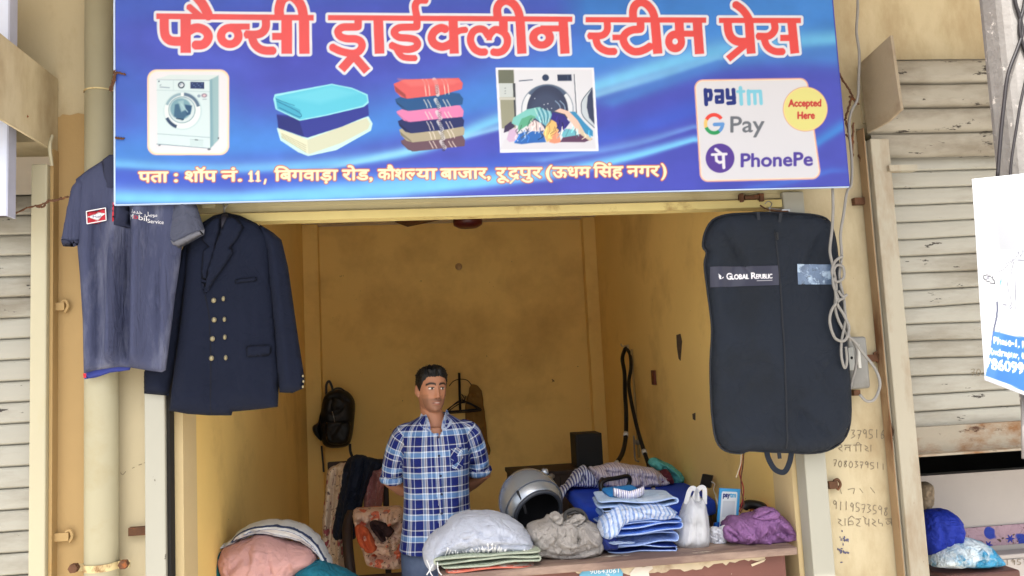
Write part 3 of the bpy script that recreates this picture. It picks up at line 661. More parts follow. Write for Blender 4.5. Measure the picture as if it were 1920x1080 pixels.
for k in range(95):
    x, y = rr.uniform(200, 1050), rr.uniform(560, 880)
    if y < 560+abs(x-600)*.42: continue
    q = [(x, y), (x+rr.uniform(-20, 20), y+rr.uniform(20, 50)), (x+rr.uniform(-50, 20), y+rr.uniform(60, 100))]
    if q[2][1] > 895: continue
    px_, py_ = Q(*q[1]); b_ = cv.sample(np.array([px_]), np.array([py_]))[0]*255; f = rr.choice((.6, .75, 1.2, 1.35)); ql(q, rr.uniform(5, 12), tuple(np.clip(b_*f, 0, 250)), .6, True)
for k in range(7): ql([(470+k*22, 530), (500+k*22, 600), (540+k*12, 680)], 6, (30, 96, 120) if k % 2 else (220, 240, 240), .5, True)
# --- payment card
Q2 = lambda x, y: (1290+x/4.91, 130+y/4.91)
def card(gr, col):
    p = [Q2(*q) for q in ((138, 172), (1030, 158), (1140, 935), (186, 958))]; cv.poly(p, col, 1, grow=gr+11.5)
card(4.6, (236, 190, 170)); card(3.4, (206, 130, 130)); card(2.6, (244, 226, 196)); card(1, (214, 216, 224))
def txt(t, x, y, w_, size, col, bold, slope=-.02): cv.text(t, *Q2(x, y), size, col, bold=bold, width=w_/4.91, slope=slope)
def pl(pts, wd, col): cv.line([Q2(*p) for p in pts], wd/4.91, col)
nv = (30, 46, 124)
pl([(160, 190), (168, 322)], 36, nv); pl([(160, 198), (205, 196), (212, 235), (205, 275), (170, 277)], 36, nv)
pl([(255, 198), (315, 198), (318, 300), (265, 302), (262, 255), (315, 252)], 33, nv); pl([(362, 190), (366, 262), (425, 262)], 36, nv); pl([(418, 188), (426, 308), (370, 312)], 36, nv)
cy = (126, 200, 224)
pl([(482, 170), (492, 318)], 34, cy); pl([(455, 205), (515, 203)], 26, cy); pl([(556, 200), (562, 318)], 34, cy); pl([(560, 204), (665, 202), (674, 314)], 32, cy); pl([(612, 205), (618, 314)], 32, cy)
gx, gy = Q2(240, 502); gr_ = 16
for a0, a1, c in ((35, 150, (224, 70, 60)), (150, 205, (236, 196, 120)), (205, 305, (40, 150, 90)), (305, 358, (96, 150, 214))): cv.ell(gx, gy, gr_, 17, c, 0, ring=6.4, a0=a0, a1=a1)
pl([(245, 508), (320, 505)], 34, (96, 150, 214))
txt('Pay', 392, 580, 310, 43, (104, 110, 120), .55)
cx_, cy_ = Q2(295, 818); cv.ell(cx_, cy_, 27, 27.4, (84, 60, 150))
wh = (226, 226, 236); pl([(222, 785), (352, 780)], 24, wh); pl([(325, 785), (330, 905)], 28, wh); pl([(258, 790), (262, 840), (290, 858), (325, 850)], 26, wh); pl([(255, 735), (310, 780)], 26, wh)
txt('PhonePe', 490, 898, 655, 36, (78, 62, 156), 1.1, -.022)
cx_, cy_ = Q2(1080, 366); cv.ell(cx_, cy_, 42, 42, (206, 150, 130)); cv.ell(cx_, cy_, 41, 41, (240, 214, 150)); cv.ell(cx_, cy_, 39.5, 39.5, (222, 218, 136))
txt('Accepted', 925, 343, 300, 19, (190, 46, 50), .75, -.01); txt('Here', 1010, 455, 155, 19, (190, 46, 50), .75, -.01)
cv.c *= .885
sg = thing('shop_sign', 'big blue printed banner with red Hindi lettering, towels and washing machines above the shop', 'sign', ((SX0+SX1)/2, SY, SZ0))
def sfn(u, v): return np.stack([SX0+(SX1-SX0)*u, np.full(len(u), SY)-.0035*np.abs(np.sin(u*9))*np.sin(v*math.pi)-.003*vfbm(u*7, v*3, 4, 2), SZ0+(SZ1-SZ0)*v], 1)
m_flex = mat('printed_flex', (0, 0, 0), rough=.42, var=0, vcol=True, spec=.25, bump=.05, bs=14)
fl = printed('printed_flex', sfn, 1100, 345, cv, lambda u, v, P: PROJ(P), m_flex, sg)
B = MB()
for (a, b) in (((SX0, SY+.012, SZ0), (SX1, SY+.032, SZ0+.025)), ((SX0, SY+.012, SZ1-.025), (SX1, SY+.032, SZ1)), ((SX0, SY+.012, SZ0+.026), (SX0+.025, SY+.032, SZ1-.026)), ((SX1-.025, SY+.012, SZ0+.026), (SX1, SY+.032, SZ1-.026))): B.box(a, b)
for x in (-.4, .3, 1.0): B.box((x, SY+.012, SZ0+.026), (x+.025, SY+.032, SZ1-.026))
B.build('frame', mat('frame_steel', (120, 110, 100), .5, .2, 20, metal=.5), sg)
m_edge = mat('folded_flex_edge', (176, 196, 226), .5, .1, 10)
MB().box((SX0-.004, SY-.001, SZ0-.004), (SX1+.002, SY+.011, SZ0-.0005)).build('bottom_edge', m_edge, sg)
MB().box((SX0-.006, SY-.001, SZ0), (SX0-.0005, SY+.03, SZ1)).build('side_edge', m_edge, sg)
MB().box((SX1+.0005, SY-.001, SZ0), (SX1+.005, SY+.03, SZ1)).build('side_edge', mat('folded_blue_edge', (52, 60, 150), .5, .1, 10), sg)

# ---- the board at the left edge: seen edge on
lb = thing('neighbour_sign', 'pale blue edge of another signboard at the far left of the photo', 'sign', (-2.6, -.3, 2.3))
e0 = PY(14, 200, -.20)[0]; zb0 = PY(10, 403, -.20)[2]
MB().box((e0-1.8, -.20, zb0), (e0, -.185, 3.14)).build('printed_flex', mat('pale_flex', (206, 214, 234), .4, .06, 3), lb)
MB().box((e0-1.8, -.184, zb0+.002), (e0-.002, -.15, 3.13)).build('frame', mat('dark_frame', (64, 56, 60), .6, .2, 20), lb)
MB().box((e0+.0005, -.203, zb0-.004), (e0+.006, -.15, 3.14)).build('side_edge', mat('edge_strip', (168, 172, 192), .6, .1, 10), lb)
# ================================================================== things made of cloth: an outline filled out front and back
def puff(outline, Y, depth, fold=None, res=.012, back=.6, edge=.03, smooth=0, rag=0.0):
    """cushion-like solid over an outline given at plane Y; returns V, F, uv and the front surface as a function"""
    P = cr(outline, smooth, True) if smooth else np.asarray(outline, float)
    if rag: P = P+rag*np.stack([vfbm(P[:, 0]*.13, P[:, 1]*.13, 3, 3), vfbm(P[:, 0]*.13, P[:, 1]*.13, 7, 3)], 1)
    B = np.array([PY(a, b, Y)[[0, 2]] for a, b in P]); n0 = len(B); out = []
    for i in range(n0):
        a, b = B[i], B[(i+1) % n0]; m = max(1, int(np.hypot(*(b-a))/res)); out += [a+(b-a)*k/m for k in range(m)]
    B = np.array(out); n = len(B)
    lo = B.min(0); hi = B.max(0); gx, gz = np.meshgrid(np.arange(lo[0]+res/2, hi[0], res), np.arange(lo[1]+res/2, hi[1], res))
    gx = gx.ravel()+RNG.uniform(-.2, .2, gx.size)*res; gz = gz.ravel()+RNG.uniform(-.2, .2, gz.size)*res
    sd = sd_poly(gx, gz, B); k = sd < -res*.45; I = np.stack([gx[k], gz[k]], 1)
    V2 = np.vstack([B, I])
    r = delaunay_2d_cdt([Vector(v) for v in V2], [(i, (i+1) % n) for i in range(n)], [], 1, 1e-7)
    V2 = np.array([tuple(v) for v in r[0]]); T = [tuple(f) for f in r[2]]
    def dist(x, z): return np.maximum(0, -sd_poly(np.asarray(x, float), np.asarray(z, float), B))
    def prof(d): return depth*np.sqrt(np.clip(1-(1-np.clip(d/edge, 0, 1))**2, 0, 1))
    def front(x, z):
        x = np.asarray(x, float); z = np.asarray(z, float); d = dist(x, z); t = np.clip(d/edge, 0, 1)
        return Y-prof(d)+(fold(x, z, d)*t if fold else 0)
    d = dist(V2[:, 0], V2[:, 1]); bd = d < res*.05
    yf = front(V2[:, 0], V2[:, 1]); yb = Y+prof(d)*back; m = len(V2)
    idx = np.arange(m)+m; idx[bd] = np.nonzero(bd)[0]
    V = np.vstack([np.stack([V2[:, 0], yf, V2[:, 1]], 1), np.stack([V2[:, 0], yb, V2[:, 1]], 1)])
    F = []
    for f in T:
        a, b, c = f; ar = (V2[b, 0]-V2[a, 0])*(V2[c, 1]-V2[a, 1])-(V2[b, 1]-V2[a, 1])*(V2[c, 0]-V2[a, 0])
        if ar < 0: f = (a, c, b)
        F.append(f); F.append(tuple(idx[i] for i in f[::-1]))
    used = np.zeros(2*m, bool); used[[i for f in F for i in f]] = True; re = np.cumsum(used)-1
    V = V[used]; F = [[re[i] for i in f] for f in F]
    return V, F, V[:, [0, 2]].copy(), front
def pz(px, py, Y): q = PY(px, py, Y); return q[0], q[2]
def folds(lst, Y, noise=.004, ns=(14, 3), seed=1, pleats=()):
    """soft vertical folds: (px top, py top, px bottom, py bottom, width m, amount m; minus = towards the viewer)"""
    L = [(*pz(a, b, Y), *pz(c, d, Y), w_, am) for a, b, c, d, w_, am in lst]
    P_ = [(*pz(a, b, Y), *pz(c, d, Y), w_, am) for a, b, c, d, w_, am in pleats]
    def f(x, z, d):
        r = noise*vfbm(x*ns[0], z*ns[1], seed, 3)
        for x0, z0, x1, z1, w_, am in L:
            t = (z-z0)/(z1-z0); u = (x-(x0+(x1-x0)*t))/w_
            r = r+am*np.exp(-u*u)*np.clip(t*2+.5, 0, 1)*np.clip((1.25-t)*4, 0, 1)
        for x0, z0, x1, z1, w_, am in P_:
            t = (z-z0)/(z1-z0); u = (x-(x0+(x1-x0)*t))/w_; r = r+am*np.where(u < 0, np.exp(u*.35), np.exp(-u*u*3))*np.clip(t*2+.3, 0, 1)
        return r
    return f
def creases(lst, Y, noise=.004, ns=(22, 22), seed=1, warp=.03):
    """folds along traced lines: (points in the picture, width m, amount m; minus = a ridge towards the viewer)"""
    L = [(np.array([pz(*p, Y) for p in cr(pts, 4)]), w_, am) for pts, w_, am in lst]
    def f(x, z, d):
        wx = warp*vfbm(x*16, z*16, seed+9, 2); n_ = np.abs(vfbm((x+wx)*ns[0]*.6, (z+wx*1.3)*ns[1]*.6, seed, 3)); r = -noise*3.4*(np.sqrt(n_+.003)-.55)
        for P, w_, am in L: r = r+1.9*am*np.exp(-((sd_line(x, z, P, 0, True)/w_)**2))
        return r
    return f
def sack(name, outline, Y, depth, lines, m, parent=None, noise=.006, edge=.09, res=.0052, seed=1, back=1.0, ns=(22, 22), floor=None, **k):
    V, F, uv, fr = puff(outline, Y, depth, creases(lines, Y, noise, ns, seed), res, back, edge, 4, 1.4)
    if floor is not None: V[:, 2] = np.maximum(V[:, 2], floor+.0005+.0005*RNG.random(len(V)))
    return mesh(name, V, F, m, parent, True, uv=uv, **k), fr
def on_front(front, pts2, lift):
    p = np.asarray(pts2, float); return np.stack([p[:, 0], front(p[:, 0], p[:, 1])-lift, p[:, 1]], 1)
def patch(name, poly, Y, front, m, parent, lift=.003, res=.01, thick=.004, smooth=0, **k):
    """a flat piece sewn on a front surface"""
    V, F, uv, _ = puff(poly, Y, thick, None, res, 0, .006, smooth)
    b = V[:, 1].max(); rel = V[:, 1]-Y
    V = np.stack([V[:, 0], front(V[:, 0], V[:, 2])-lift+rel, V[:, 2]], 1)
    return mesh(name, V, F, m, parent, True, **k)
def letters(mb, txt, px, py, size, Y, front, lift=.0035, width=None, slope=0.0):
    """lettering laid on a front surface (size and width in photo pixels)"""
    T = text_tris(txt); sx = width/(T[..., 0].max()*size) if width else 1
    q = T.reshape(-1, 2); X_ = px+q[:, 0]*size*sx; Y_ = py-q[:, 1]*size+slope*(X_-px)
    p = np.array([pz(a, b, Y) for a, b in zip(X_, Y_)]); V = on_front(front, p, lift)
    F = [(3*i, 3*i+1, 3*i+2) for i in range(len(T))]; mb.add(V, F)
def hook(name, px, py, Y, m, parent, top=.05, r=.0022):
    c = PY(px, py, Y); return MB().tube(cr([c, c+[0, 0, top*.4], c+[.006, 0, top*.6], c+[.012, .004, top*.8], c+[.002, .012, top], c+[-.012, .014, top*.82]], 6), r, 6).build(name, m, parent, True)

# ---------------------------------------------------------------- polo shirt
m_polo = mat('faded_navy_pique', (66, 71, 96), .85, .1, 5, weave=.25, ws=420, spec=.15, stain=(122, 126, 146), ss=6, st=(.52, .76), stretch=(1, 1, .28), wr=.55, wrs=13)
m_polo2 = mat('navy_rib', (50, 54, 74), .85, .08, 8, weave=.3, ws=500, spec=.15)
m_poloin = mat('shirt_inside', (52, 62, 130), .85, .1, 6, spec=.15)
YP = -.112
ps = thing('polo_shirt', 'faded navy short sleeved polo shirt with a red badge hanging at the sign corner', 'shirt', PY(235, 400, YP))
fo = folds([(226, 400, 210, 700, .018, -.034), (243, 390, 238, 700, .016, .040), (262, 400, 258, 700, .022, -.036), (290, 420, 290, 700, .02, .020), (185, 380, 186, 700, .020, .026), (160, 420, 168, 700, .016, -.016), (318, 440, 306, 700, .016, -.020), (300, 520, 300, 700, .010, .014), (200, 560, 198, 700, .010, .012)], YP, .004, pleats=[(222, 400, 219, 700, .010, -.030), (296, 430, 286, 700, .012, -.016), (178, 420, 181, 700, .010, -.014)])
body = [(192, 301), (165, 318), (142, 336), (146, 400), (145, 462), (150, 520), (155, 600), (156, 660), (157, 700), (180, 694), (206, 690), (222, 688), (243, 689), (262, 692), (285, 696), (304, 698), (311, 694), (318, 640), (328, 560), (338, 490), (342, 455), (345, 400), (345, 352), (318, 330), (285, 312), (262, 303), (245, 314), (225, 318), (206, 312)]
V, F, uv, fp = puff(body, YP, .026, fo, .0095, .55, .05); mesh('body', V, F, m_polo, ps)
V, F, uv, _ = puff([(160, 694), (158, 711), (180, 708), (206, 699), (243, 694), (250, 680), (200, 670)], YP+.016, .006, None, .012); mesh('back_hem', V, F, m_poloin, ps)
V, F, uv, fs_ = puff([(150, 331), (134, 352), (124, 400), (115, 450), (119, 462), (138, 463), (152, 458), (157, 440), (160, 390), (164, 345)], YP-.006, .028, folds([(140, 350, 130, 460, .015, -.01), (150, 360, 148, 450, .012, .012)], YP, .002), .0095, .6, .04); sl = mesh('sleeve', V, F, m_polo, ps)
patch('cuff_band', [(115, 449), (119, 462), (138, 463), (152, 458), (154, 450), (136, 453)], YP-.006, fs_, m_polo2, sl, .004)
V, F, uv, fs2 = puff([(332, 345), (352, 350), (370, 388), (384, 432), (382, 441), (362, 452), (336, 466), (322, 460), (313, 448), (320, 410), (326, 375)], YP-.008, .030, folds([(345, 360, 360, 450, .015, -.012), (335, 360, 330, 460, .012, .008)], YP, .002), .0095, .6, .04); sl = mesh('sleeve', V, F, mat('faded_sleeve_pique', (74, 78, 94), .85, .1, 6, weave=.25, ws=420, spec=.15, wr=.5), ps)
patch('cuff_band', [(313, 448), (323, 461), (336, 466), (362, 452), (383, 440), (384, 431), (350, 447), (330, 455)], YP-.008, fs2, mat('grey_rib', (104, 106, 116), .85, .1, 8, weave=.3, ws=500), sl, .004)
V, F, uv, fc = puff([(192, 300), (205, 290), (219, 289), (221, 330), (222, 352), (210, 358), (199, 352), (193, 325)], YP-.022, .012, None, .008, .8, .012); mesh('collar', V, F, m_polo2, ps)
V, F, uv, _ = puff([(219, 291), (262, 300), (268, 326), (252, 352), (240, 350), (228, 318)], YP-.016, .010, None, .01, .8, .012); mesh('collar', V, F, m_polo2, ps)
patch('placket', [(223, 330), (243, 332), (246, 429), (225, 427)], YP, fp, m_polo2, ps, .003)
red = mat('red_thread', (176, 36, 52), .7, .05); white = mat('white_thread', (222, 222, 226), .7, .04)
patch('placket_edge', [(220, 384), (223, 384), (225, 420), (223, 422)], YP, fp, red, ps, .0045, .006, .002)
patch('hem_tag', [(157, 700), (163, 700), (163, 708), (158, 709)], YP, lambda x, z: np.full(np.shape(x), YP-.004), red, ps, .002, .006, .002)
b = patch('badge', [(169, 400), (206, 394), (208, 417), (171, 423)], YP, fp, red, ps, .005, .006, .002)
patch('badge_diamond', [(171, 410), (189, 400), (206, 405), (188, 416)], YP, fp, white, b, .008, .005, .002)
mb = MB(); mb.n = 0
for a in (((169.5, 400), (206, 394)), ((206, 394), (208, 417)), ((208, 417), (171, 423)), ((171, 423), (169.5, 400))): mb.tube([np.array([*pz(*q, YP)]) @ np.array([[1, 0, 0], [0, 0, 1]])+[0, float(fp(*pz(*q, YP)))-.008, 0] for q in a], .0018, 5)
mb.build('badge_border', white, b); mb = MB()
letters(mb, 'Mobil', 180, 411, 6, YP, fp, .011, 17); mb.build('badge_lettering', mat('navy_thread', (40, 50, 110), .7), b)
mb = MB(); letters(mb, 'M', 250, 414, 13, YP, fp, .005, 9.5, .12); letters(mb, 'bil', 269, 416.5, 13, YP, fp, .005, 12, .12); letters(mb, 'Service', 282, 420, 10, YP, fp, .005, 31, .12)
letters(mb, 'ﺔﻣﺪﺧ ﻞﻴﺑﻮﻣ', 254, 404, 10, YP, fp, .005, 46, .12); mb.build('lettering', white, ps)
mb = MB(); letters(mb, 'o', 260, 415, 13, YP, fp, .005, 8, .12); mb.build('red_letter', red, ps)
hook('hanger_hook', 236, 302, YP+.012, STEEL, ps, .10)

# ---------------------------------------------------------------- blazer
m_blz = mat('navy_suiting', (17, 23, 40), .92, .12, 4, weave=.15, ws=700, spec=.2, stain=(20, 25, 40), ss=5, st=(.6, .8), fleck=(90, 96, 110), fs=70, ft=(.78, .79), wr=.45, wrs=6)
m_pip0 = mat('dark_seam', (9, 11, 18), .9, .05)
m_lin = mat('jacket_lining', (36, 34, 44), .5, .1, 10)
YB_ = -.05
bz = thing('blazer', 'double breasted navy blazer with two rows of metal buttons on a hanger', 'jacket', PY(420, 400, YB_))
V, F, uv, _ = puff([(362, 425), (340, 470), (316, 560), (292, 640), (270, 698), (270, 738), (316, 742), (328, 690), (340, 600), (356, 500)], YB_+.012, .028, folds([(340, 470, 296, 735, .02, -.008)], YB_, .003), .012, .6, .04); s1 = mesh('sleeve', V, F, m_blz, bz)
fo = folds([(395, 560, 398, 775, .014, .008), (452, 470, 470, 770, .03, -.012), (360, 470, 345, 770, .03, -.010), (498, 520, 506, 765, .016, .010), (430, 690, 440, 775, .02, -.006)], YB_, .0035, (10, 4), 3)
body = [(424, 398), (400, 404), (375, 420), (352, 445), (346, 520), (338, 600), (326, 690), (317, 770), (350, 776), (392, 779), (434, 779), (436, 772), (480, 768), (521, 763), (524, 700), (520, 620), (513, 540), (510, 470), (508, 440), (480, 418), (450, 404)]
V, F, uv, fb = puff(body, YB_, .040, fo, .0105, .5, .07); mesh('body', V, F, m_blz, bz)
V, F, uv, f2 = puff([(486, 420), (512, 436), (528, 450), (540, 500), (550, 570), (560, 640), (571, 708), (569, 728), (548, 737), (524, 736), (519, 690), (514, 620), (506, 540), (500, 470)], YB_-.006, .038, folds([(510, 450, 545, 730, .02, -.012), (530, 470, 562, 720, .014, .010), (505, 560, 525, 640, .012, .008)], YB_, .003, (10, 6), 5), .0105, .6, .045); s2 = mesh('sleeve', V, F, m_blz, bz)
patch('lapel', [(432, 408), (450, 412), (462, 430), (452, 452), (438, 468), (446, 474), (434, 492), (412, 524), (390, 556), (388, 550), (398, 500), (414, 450)], YB_, fb, m_blz, bz, .008, .009, .008)
patch('lapel', [(419, 408), (402, 414), (385, 432), (386, 455), (396, 466), (387, 474), (384, 510), (386, 552), (398, 510), (410, 470), (417, 440)], YB_, fb, m_blz, bz, .007, .009, .008)
patch('lining', [(421, 402), (429, 402), (434, 412), (424, 446), (414, 414)], YB_, fb, m_lin, bz, .002)
patch('breast_pocket', [(446, 527), (485, 521), (486, 529), (447, 535)], YB_, fb, m_blz, bz, .004, .008, .006)
patch('pocket_flap', [(466, 649), (511, 646), (512, 667), (469, 670)], YB_, fb, m_blz, bz, .005, .009, .006)
MB().tube(on_front(fb, np.array([pz(*p_, YB_) for p_ in cr([(389, 552), (397, 600), (400, 690), (399, 777)], 10)]), -.0004), .0018, 6).build('front_edge', m_pip0, bz, True)
m_btn = mat('dull_silver_button', (140, 132, 106), .35, .2, 200, metal=.85)
for px, py in ((406, 565), (407, 601), (404, 636), (402, 672), (424, 562), (426, 600), (427, 633), (429, 671)):
    x, z = pz(px, py, YB_); y = float(fb(x, z)); side = px > 415
    MB().ell((x, y-.006, z), (.0046 if side else .0072, .005, .0080), 14, 8).tube([(x+(.0046 if side else .0072)*math.cos(a), y-.0055, z+.0080*math.sin(a)) for a in np.arange(12)*math.pi/6], .0016, 5, closed=True).build('button', m_btn, bz, True)
for px, py, Yc in ((272, 706, -.02), (272, 716, -.02), (272, 726, -.02), (568, 705, -.07), (569, 715, -.07), (568, 725, -.07)):
    c = PY(px, py, Yc); MB().ell(c, (.005, .006, .006), 10, 6).build('cuff_button', m_btn, bz, True)
h = thing('coat_hanger', 'black plastic hanger with a steel hook inside the navy blazer collar', 'hanger', PY(422, 398, YB_))
bar = [PY(*q, YB_+.004) for q in ((375, 430), (395, 412), (422, 403), (450, 412), (490, 430))]
MB().tube(cr(bar, 5), .007, 8).build('shoulder_bar', BLACKP, h, True); hook('hook', 421, 404, YB_, STEEL, h, .055)

# ---------------------------------------------------------------- garment bag
m_bag = mat('dark_nonwoven', (30, 36, 46), .74, .1, 3, bump=.15, bs=300, spec=.15, stain=(26, 30, 35), ss=2.4, st=(.5, .72), wr=.6, wrs=5)
m_pip = mat('bag_piping', (28, 32, 40), .7, .1, 10)
YG = -.075
gb = thing('garment_bag', 'dark navy zipped garment bag hanging at the right side of the shop opening', 'garment bag', PY(1450, 400, YG))
out = [(1440, 399), (1400, 400), (1362, 403), (1336, 413), (1322, 436), (1318, 462), (1325, 474), (1321, 496), (1326, 540), (1332, 585), (1335, 622), (1332, 680), (1333, 740), (1336, 785), (1343, 826), (1360, 845), (1388, 850), (1404, 845), (1440, 847), (1480, 848), (1515, 850), (1550, 845), (1580, 826), (1594, 790), (1593, 720), (1586, 630), (1578, 560), (1572, 500), (1566, 450), (1555, 416), (1532, 404), (1485, 400)]
fo = folds([(1448, 430, 1466, 850, .02, -.006), (1380, 420, 1360, 560, .03, .008), (1520, 420, 1540, 560, .03, .008), (1400, 560, 1420, 840, .06, -.010), (1520, 560, 1530, 840, .05, -.008), (1485, 720, 1500, 800, .02, .010), (1350, 430, 1390, 500, .012, .012), (1545, 430, 1500, 500, .012, .012), (1345, 800, 1400, 700, .016, -.012), (1580, 790, 1520, 690, .016, -.012), (1480, 760, 1560, 830, .014, .010)], YG, .009, (5, 4), 8)
V, F, uv, fg = puff(out, YG, .042, fo, .0115, .7, .06); body_bag = mesh('shell', V, F, m_bag, gb)
ed = np.array([PY(*q, YG) for q in cr(out, 3, True)]); MB().tube(ed, .0045, 6, closed=True).build('piping', m_pip, gb, True)
def runon(pts, r, m, name, par, front=fg, Y=YG, lift=.001, n=6):
    q = np.array([pz(*p, Y) for p in cr(pts, 10)]); return MB().tube(on_front(front, q, lift), r, n).build(name, m, par, True)
zp = runon([(1443, 436), (1450, 520), (1458, 640), (1464, 760), (1466, 840)], .0032, m_pip, 'zip', gb)
x, z = pz(1446, 440, YG); y = float(fg(x, z)); bev(MB().box((x-.004, y-.010, z-.028), (x+.004, y-.004, z)).build('zip_pull', BLACKP, zp), .002)
lb_c = Canvas(1325, 495, 1452, 545, 4, (50, 52, 68))
lb_c.text('G', 1356, 526, 17, (226, 226, 232), .35, width=10); lb_c.text('LOBAL', 1366.5, 526, 13, (226, 226, 232), .35, width=29, slope=.01); lb_c.text('R', 1400, 526.5, 17, (226, 226, 232), .35, width=8.5); lb_c.text('EPUBLIC', 1409, 526.5, 12.5, (226, 226, 232), .35, width=28)
lb_c.line([(1410, 530), (1437, 530)], 1.1, (170, 170, 180)); lb_c.poly([(1340, 515), (1345, 520), (1344, 525), (1350, 521), (1352, 515), (1349, 524), (1342, 526)], (226, 226, 232))
def on_bag(q, lift):
    q = np.array(q, float)
    def fn(u, v):
        p = (q[0][None]*(1-u)[:, None]+q[1][None]*u[:, None])*(1-v)[:, None]+(q[3][None]*(1-u)[:, None]+q[2][None]*u[:, None])*v[:, None]
        xz = np.array([pz(a, b, YG) for a, b in p]); return on_front(fg, xz, lift)
    return fn
printed('name_panel', on_bag([(1328, 540), (1449, 537), (1448, 501), (1327, 502)], .0025), 110, 36, lb_c, lambda u, v, P: np.stack([1327+121*u, 540-38*v], 1), VC, gb)
m_win = mat('clear_pocket_film', (84, 104, 132), .15, .5, 18, bump=.9, bs=45, spec=.8, stain=(150, 172, 196), ss=22, st=(.52, .6), fleck=(30, 38, 50), fs=18, ft=(.56, .64))
printed('window_pocket', on_bag([(1485, 536), (1552, 535), (1550, 498), (1484, 498)], .003), 12, 8, Canvas(0, 0, 4, 4, 1, (90, 100, 120)), lambda u, v, P: np.ones((len(u), 2)), m_win, gb)
def strap(name, pts, Y, w_, m, par, dy=0):
    q = np.array([PY(*p, Y) for p in cr(pts, 8)]); T = np.gradient(q, axis=0); T /= np.linalg.norm(T, axis=1)[:, None]; N = np.cross(T, [0, 1, 0]); N /= np.linalg.norm(N, axis=1)[:, None]
    rings = [[a-n*w_/2-[0, .002, 0], a+n*w_/2-[0, .002, 0], a+n*w_/2+[0, .002, 0], a-n*w_/2+[0, .002, 0]] for a, n in zip(q, N)]
    V, F = loft(rings); return mesh(name, V, F, m, par, False)
strap('handle', [(1421, 398), (1424, 418), (1434, 428), (1450, 429), (1460, 418), (1464, 400)], YG-.038, .012, m_pip, gb)
strap('handle', [(1437, 842), (1441, 860), (1453, 880), (1470, 885), (1480, 868), (1485, 842)], YG-.004, .020, m_bag, gb)
strap('tab', [(1459, 842), (1461, 852), (1462, 860)], YG-.002, .014, m_pip, gb)
hook('hanger_hook', 1444, 400, YG+.02, STEEL, gb, .05)
MB().tube(cr([PY(*q, -.06) for q in ((1425, 385), (1440, 393), (1460, 396), (1478, 396))], 5), .003, 6).build('hanging_wire', RUST, gb, True)
# ================================================================== the man behind the counter
YM = .78
def W(px, py, dy=0.0): return PY(px, py, YM)+np.array([0, dy, 0])
def remesh(V, F, voxel, it=2):
    me = bpy.data.meshes.new('tmp'); me.from_pydata(np.asarray(V).tolist(), [], [list(map(int, f)) for f in F]); o = bpy.data.objects.new('tmp', me); COL.objects.link(o)
    m = o.modifiers.new('r', 'REMESH'); m.mode = 'VOXEL'; m.voxel_size = voxel; m.adaptivity = 0
    if it: s = o.modifiers.new('s', 'SMOOTH'); s.factor = .5; s.iterations = it
    r = bpy.data.meshes.new_from_object(o.evaluated_get(bpy.context.evaluated_depsgraph_get()))
    n = len(r.vertices); c = np.empty(n*3); r.vertices.foreach_get('co', c); F2 = [tuple(p.vertices) for p in r.polygons]
    bpy.data.objects.remove(o); bpy.data.meshes.remove(me); bpy.data.meshes.remove(r); return c.reshape(-1, 3), F2
HSC = .87; HC = W(809, 732); HYAW = R(20); HR = rotm('Z', HYAW)@rotm('Y', R(2.5))
prof = np.array([(.113, .012, .010, .020), (.109, .032, .034, .048), (.097, .054, .060, .074), (.075, .068, .078, .092), (.045, .0735, .086, .099), (.015, .0735, .089, .098), (-.012, .0715, .087, .092), (-.036, .068, .086, .080),
                 (-.058, .063, .085, .066), (-.076, .057, .084, .052), (-.092, .048, .083, .040), (-.104, .036, .079, .030), (-.111, .020, .071, .012), (-.114, .006, .060, -.03)])
def headpt(a, z):
    """a: 0 = straight ahead, positive to the picture's right; local x right, y back, z up"""
    w_ = np.interp(-z, -prof[:, 0], prof[:, 1]); f = np.interp(-z, -prof[:, 0], prof[:, 2]); b = np.interp(-z, -prof[:, 0], prof[:, 3])
    s, c = np.sin(a), np.cos(a); e = .86
    x = w_*np.sign(s)*np.abs(s)**e; y = -np.where(c > 0, f, b)*np.sign(c)*np.abs(c)**e; return x, y
def G(u, s): return np.exp(-(u/s)**2)
def facedisp(x, z):
    ax = np.abs(x)
    d = .0045*G(z-.030, .010)*G(ax-.026, .026)-.010*G(ax-.031, .016)*G(z-.011, .011)+.0065*G(ax-.031, .010)*G(z-.010, .0065)
    ram = np.clip((.024-z)/.055, 0, 1)
    d = d+np.where((z < .026) & (z > -.044), .005+.019*ram**1.1, 0)*G(x, .0085+.004*ram)*np.clip((z+.043)/.008, 0, 1)
    d = d+.008*G(ax-.0125, .0065)*G(z+.034, .008)
    d = d+.0065*G(z+.0575, .0045)*G(x, .019)+.0075*G(z+.0695, .005)*G(x, .016)-.0055*G(z+.0635, .0022)*G(x, .021)+.003*G(z+.062, .016)*G(x, .026)
    d = d+.006*G(z+.098, .012)*G(x, .018)-.002*G(z+.083, .005)*G(x, .016)+.0035*G(ax-.044, .016)*G(z+.016, .016)-.002*G(ax-.030, .008)*G(z+.052, .014)
    return d
def head_surface(na=128, nz=120):
    zs = np.concatenate([np.linspace(.113, .09, 12, endpoint=False), np.linspace(.09, -.114, nz-12)]); a = np.arange(na)*2*math.pi/na
    A, Z_ = np.meshgrid(a, zs); x, y = headpt(A, Z_); fr = np.clip(np.cos(A)*1.6, 0, 1); y = y-facedisp(x, Z_)*fr
    return np.stack([x, y, Z_], -1)
HS = head_surface()
def h2w(P): return (np.asarray(P)*HSC)@HR.T+HC
mb = MB()
V, F = loft([h2w(r) for r in HS]); mb.add(V, F)
for sx in (-1, 1):
    mb.ell(h2w([sx*.077, .008, .0]), (.008, .018, .028), 14, 10, HR@rotm('X', R(-14))@rotm('Z', R(-sx*22))); mb.ell(h2w([sx*.075, .002, -.024]), (.008, .011, .012), 10, 8, HR)
NB = W(815, 797, .012)
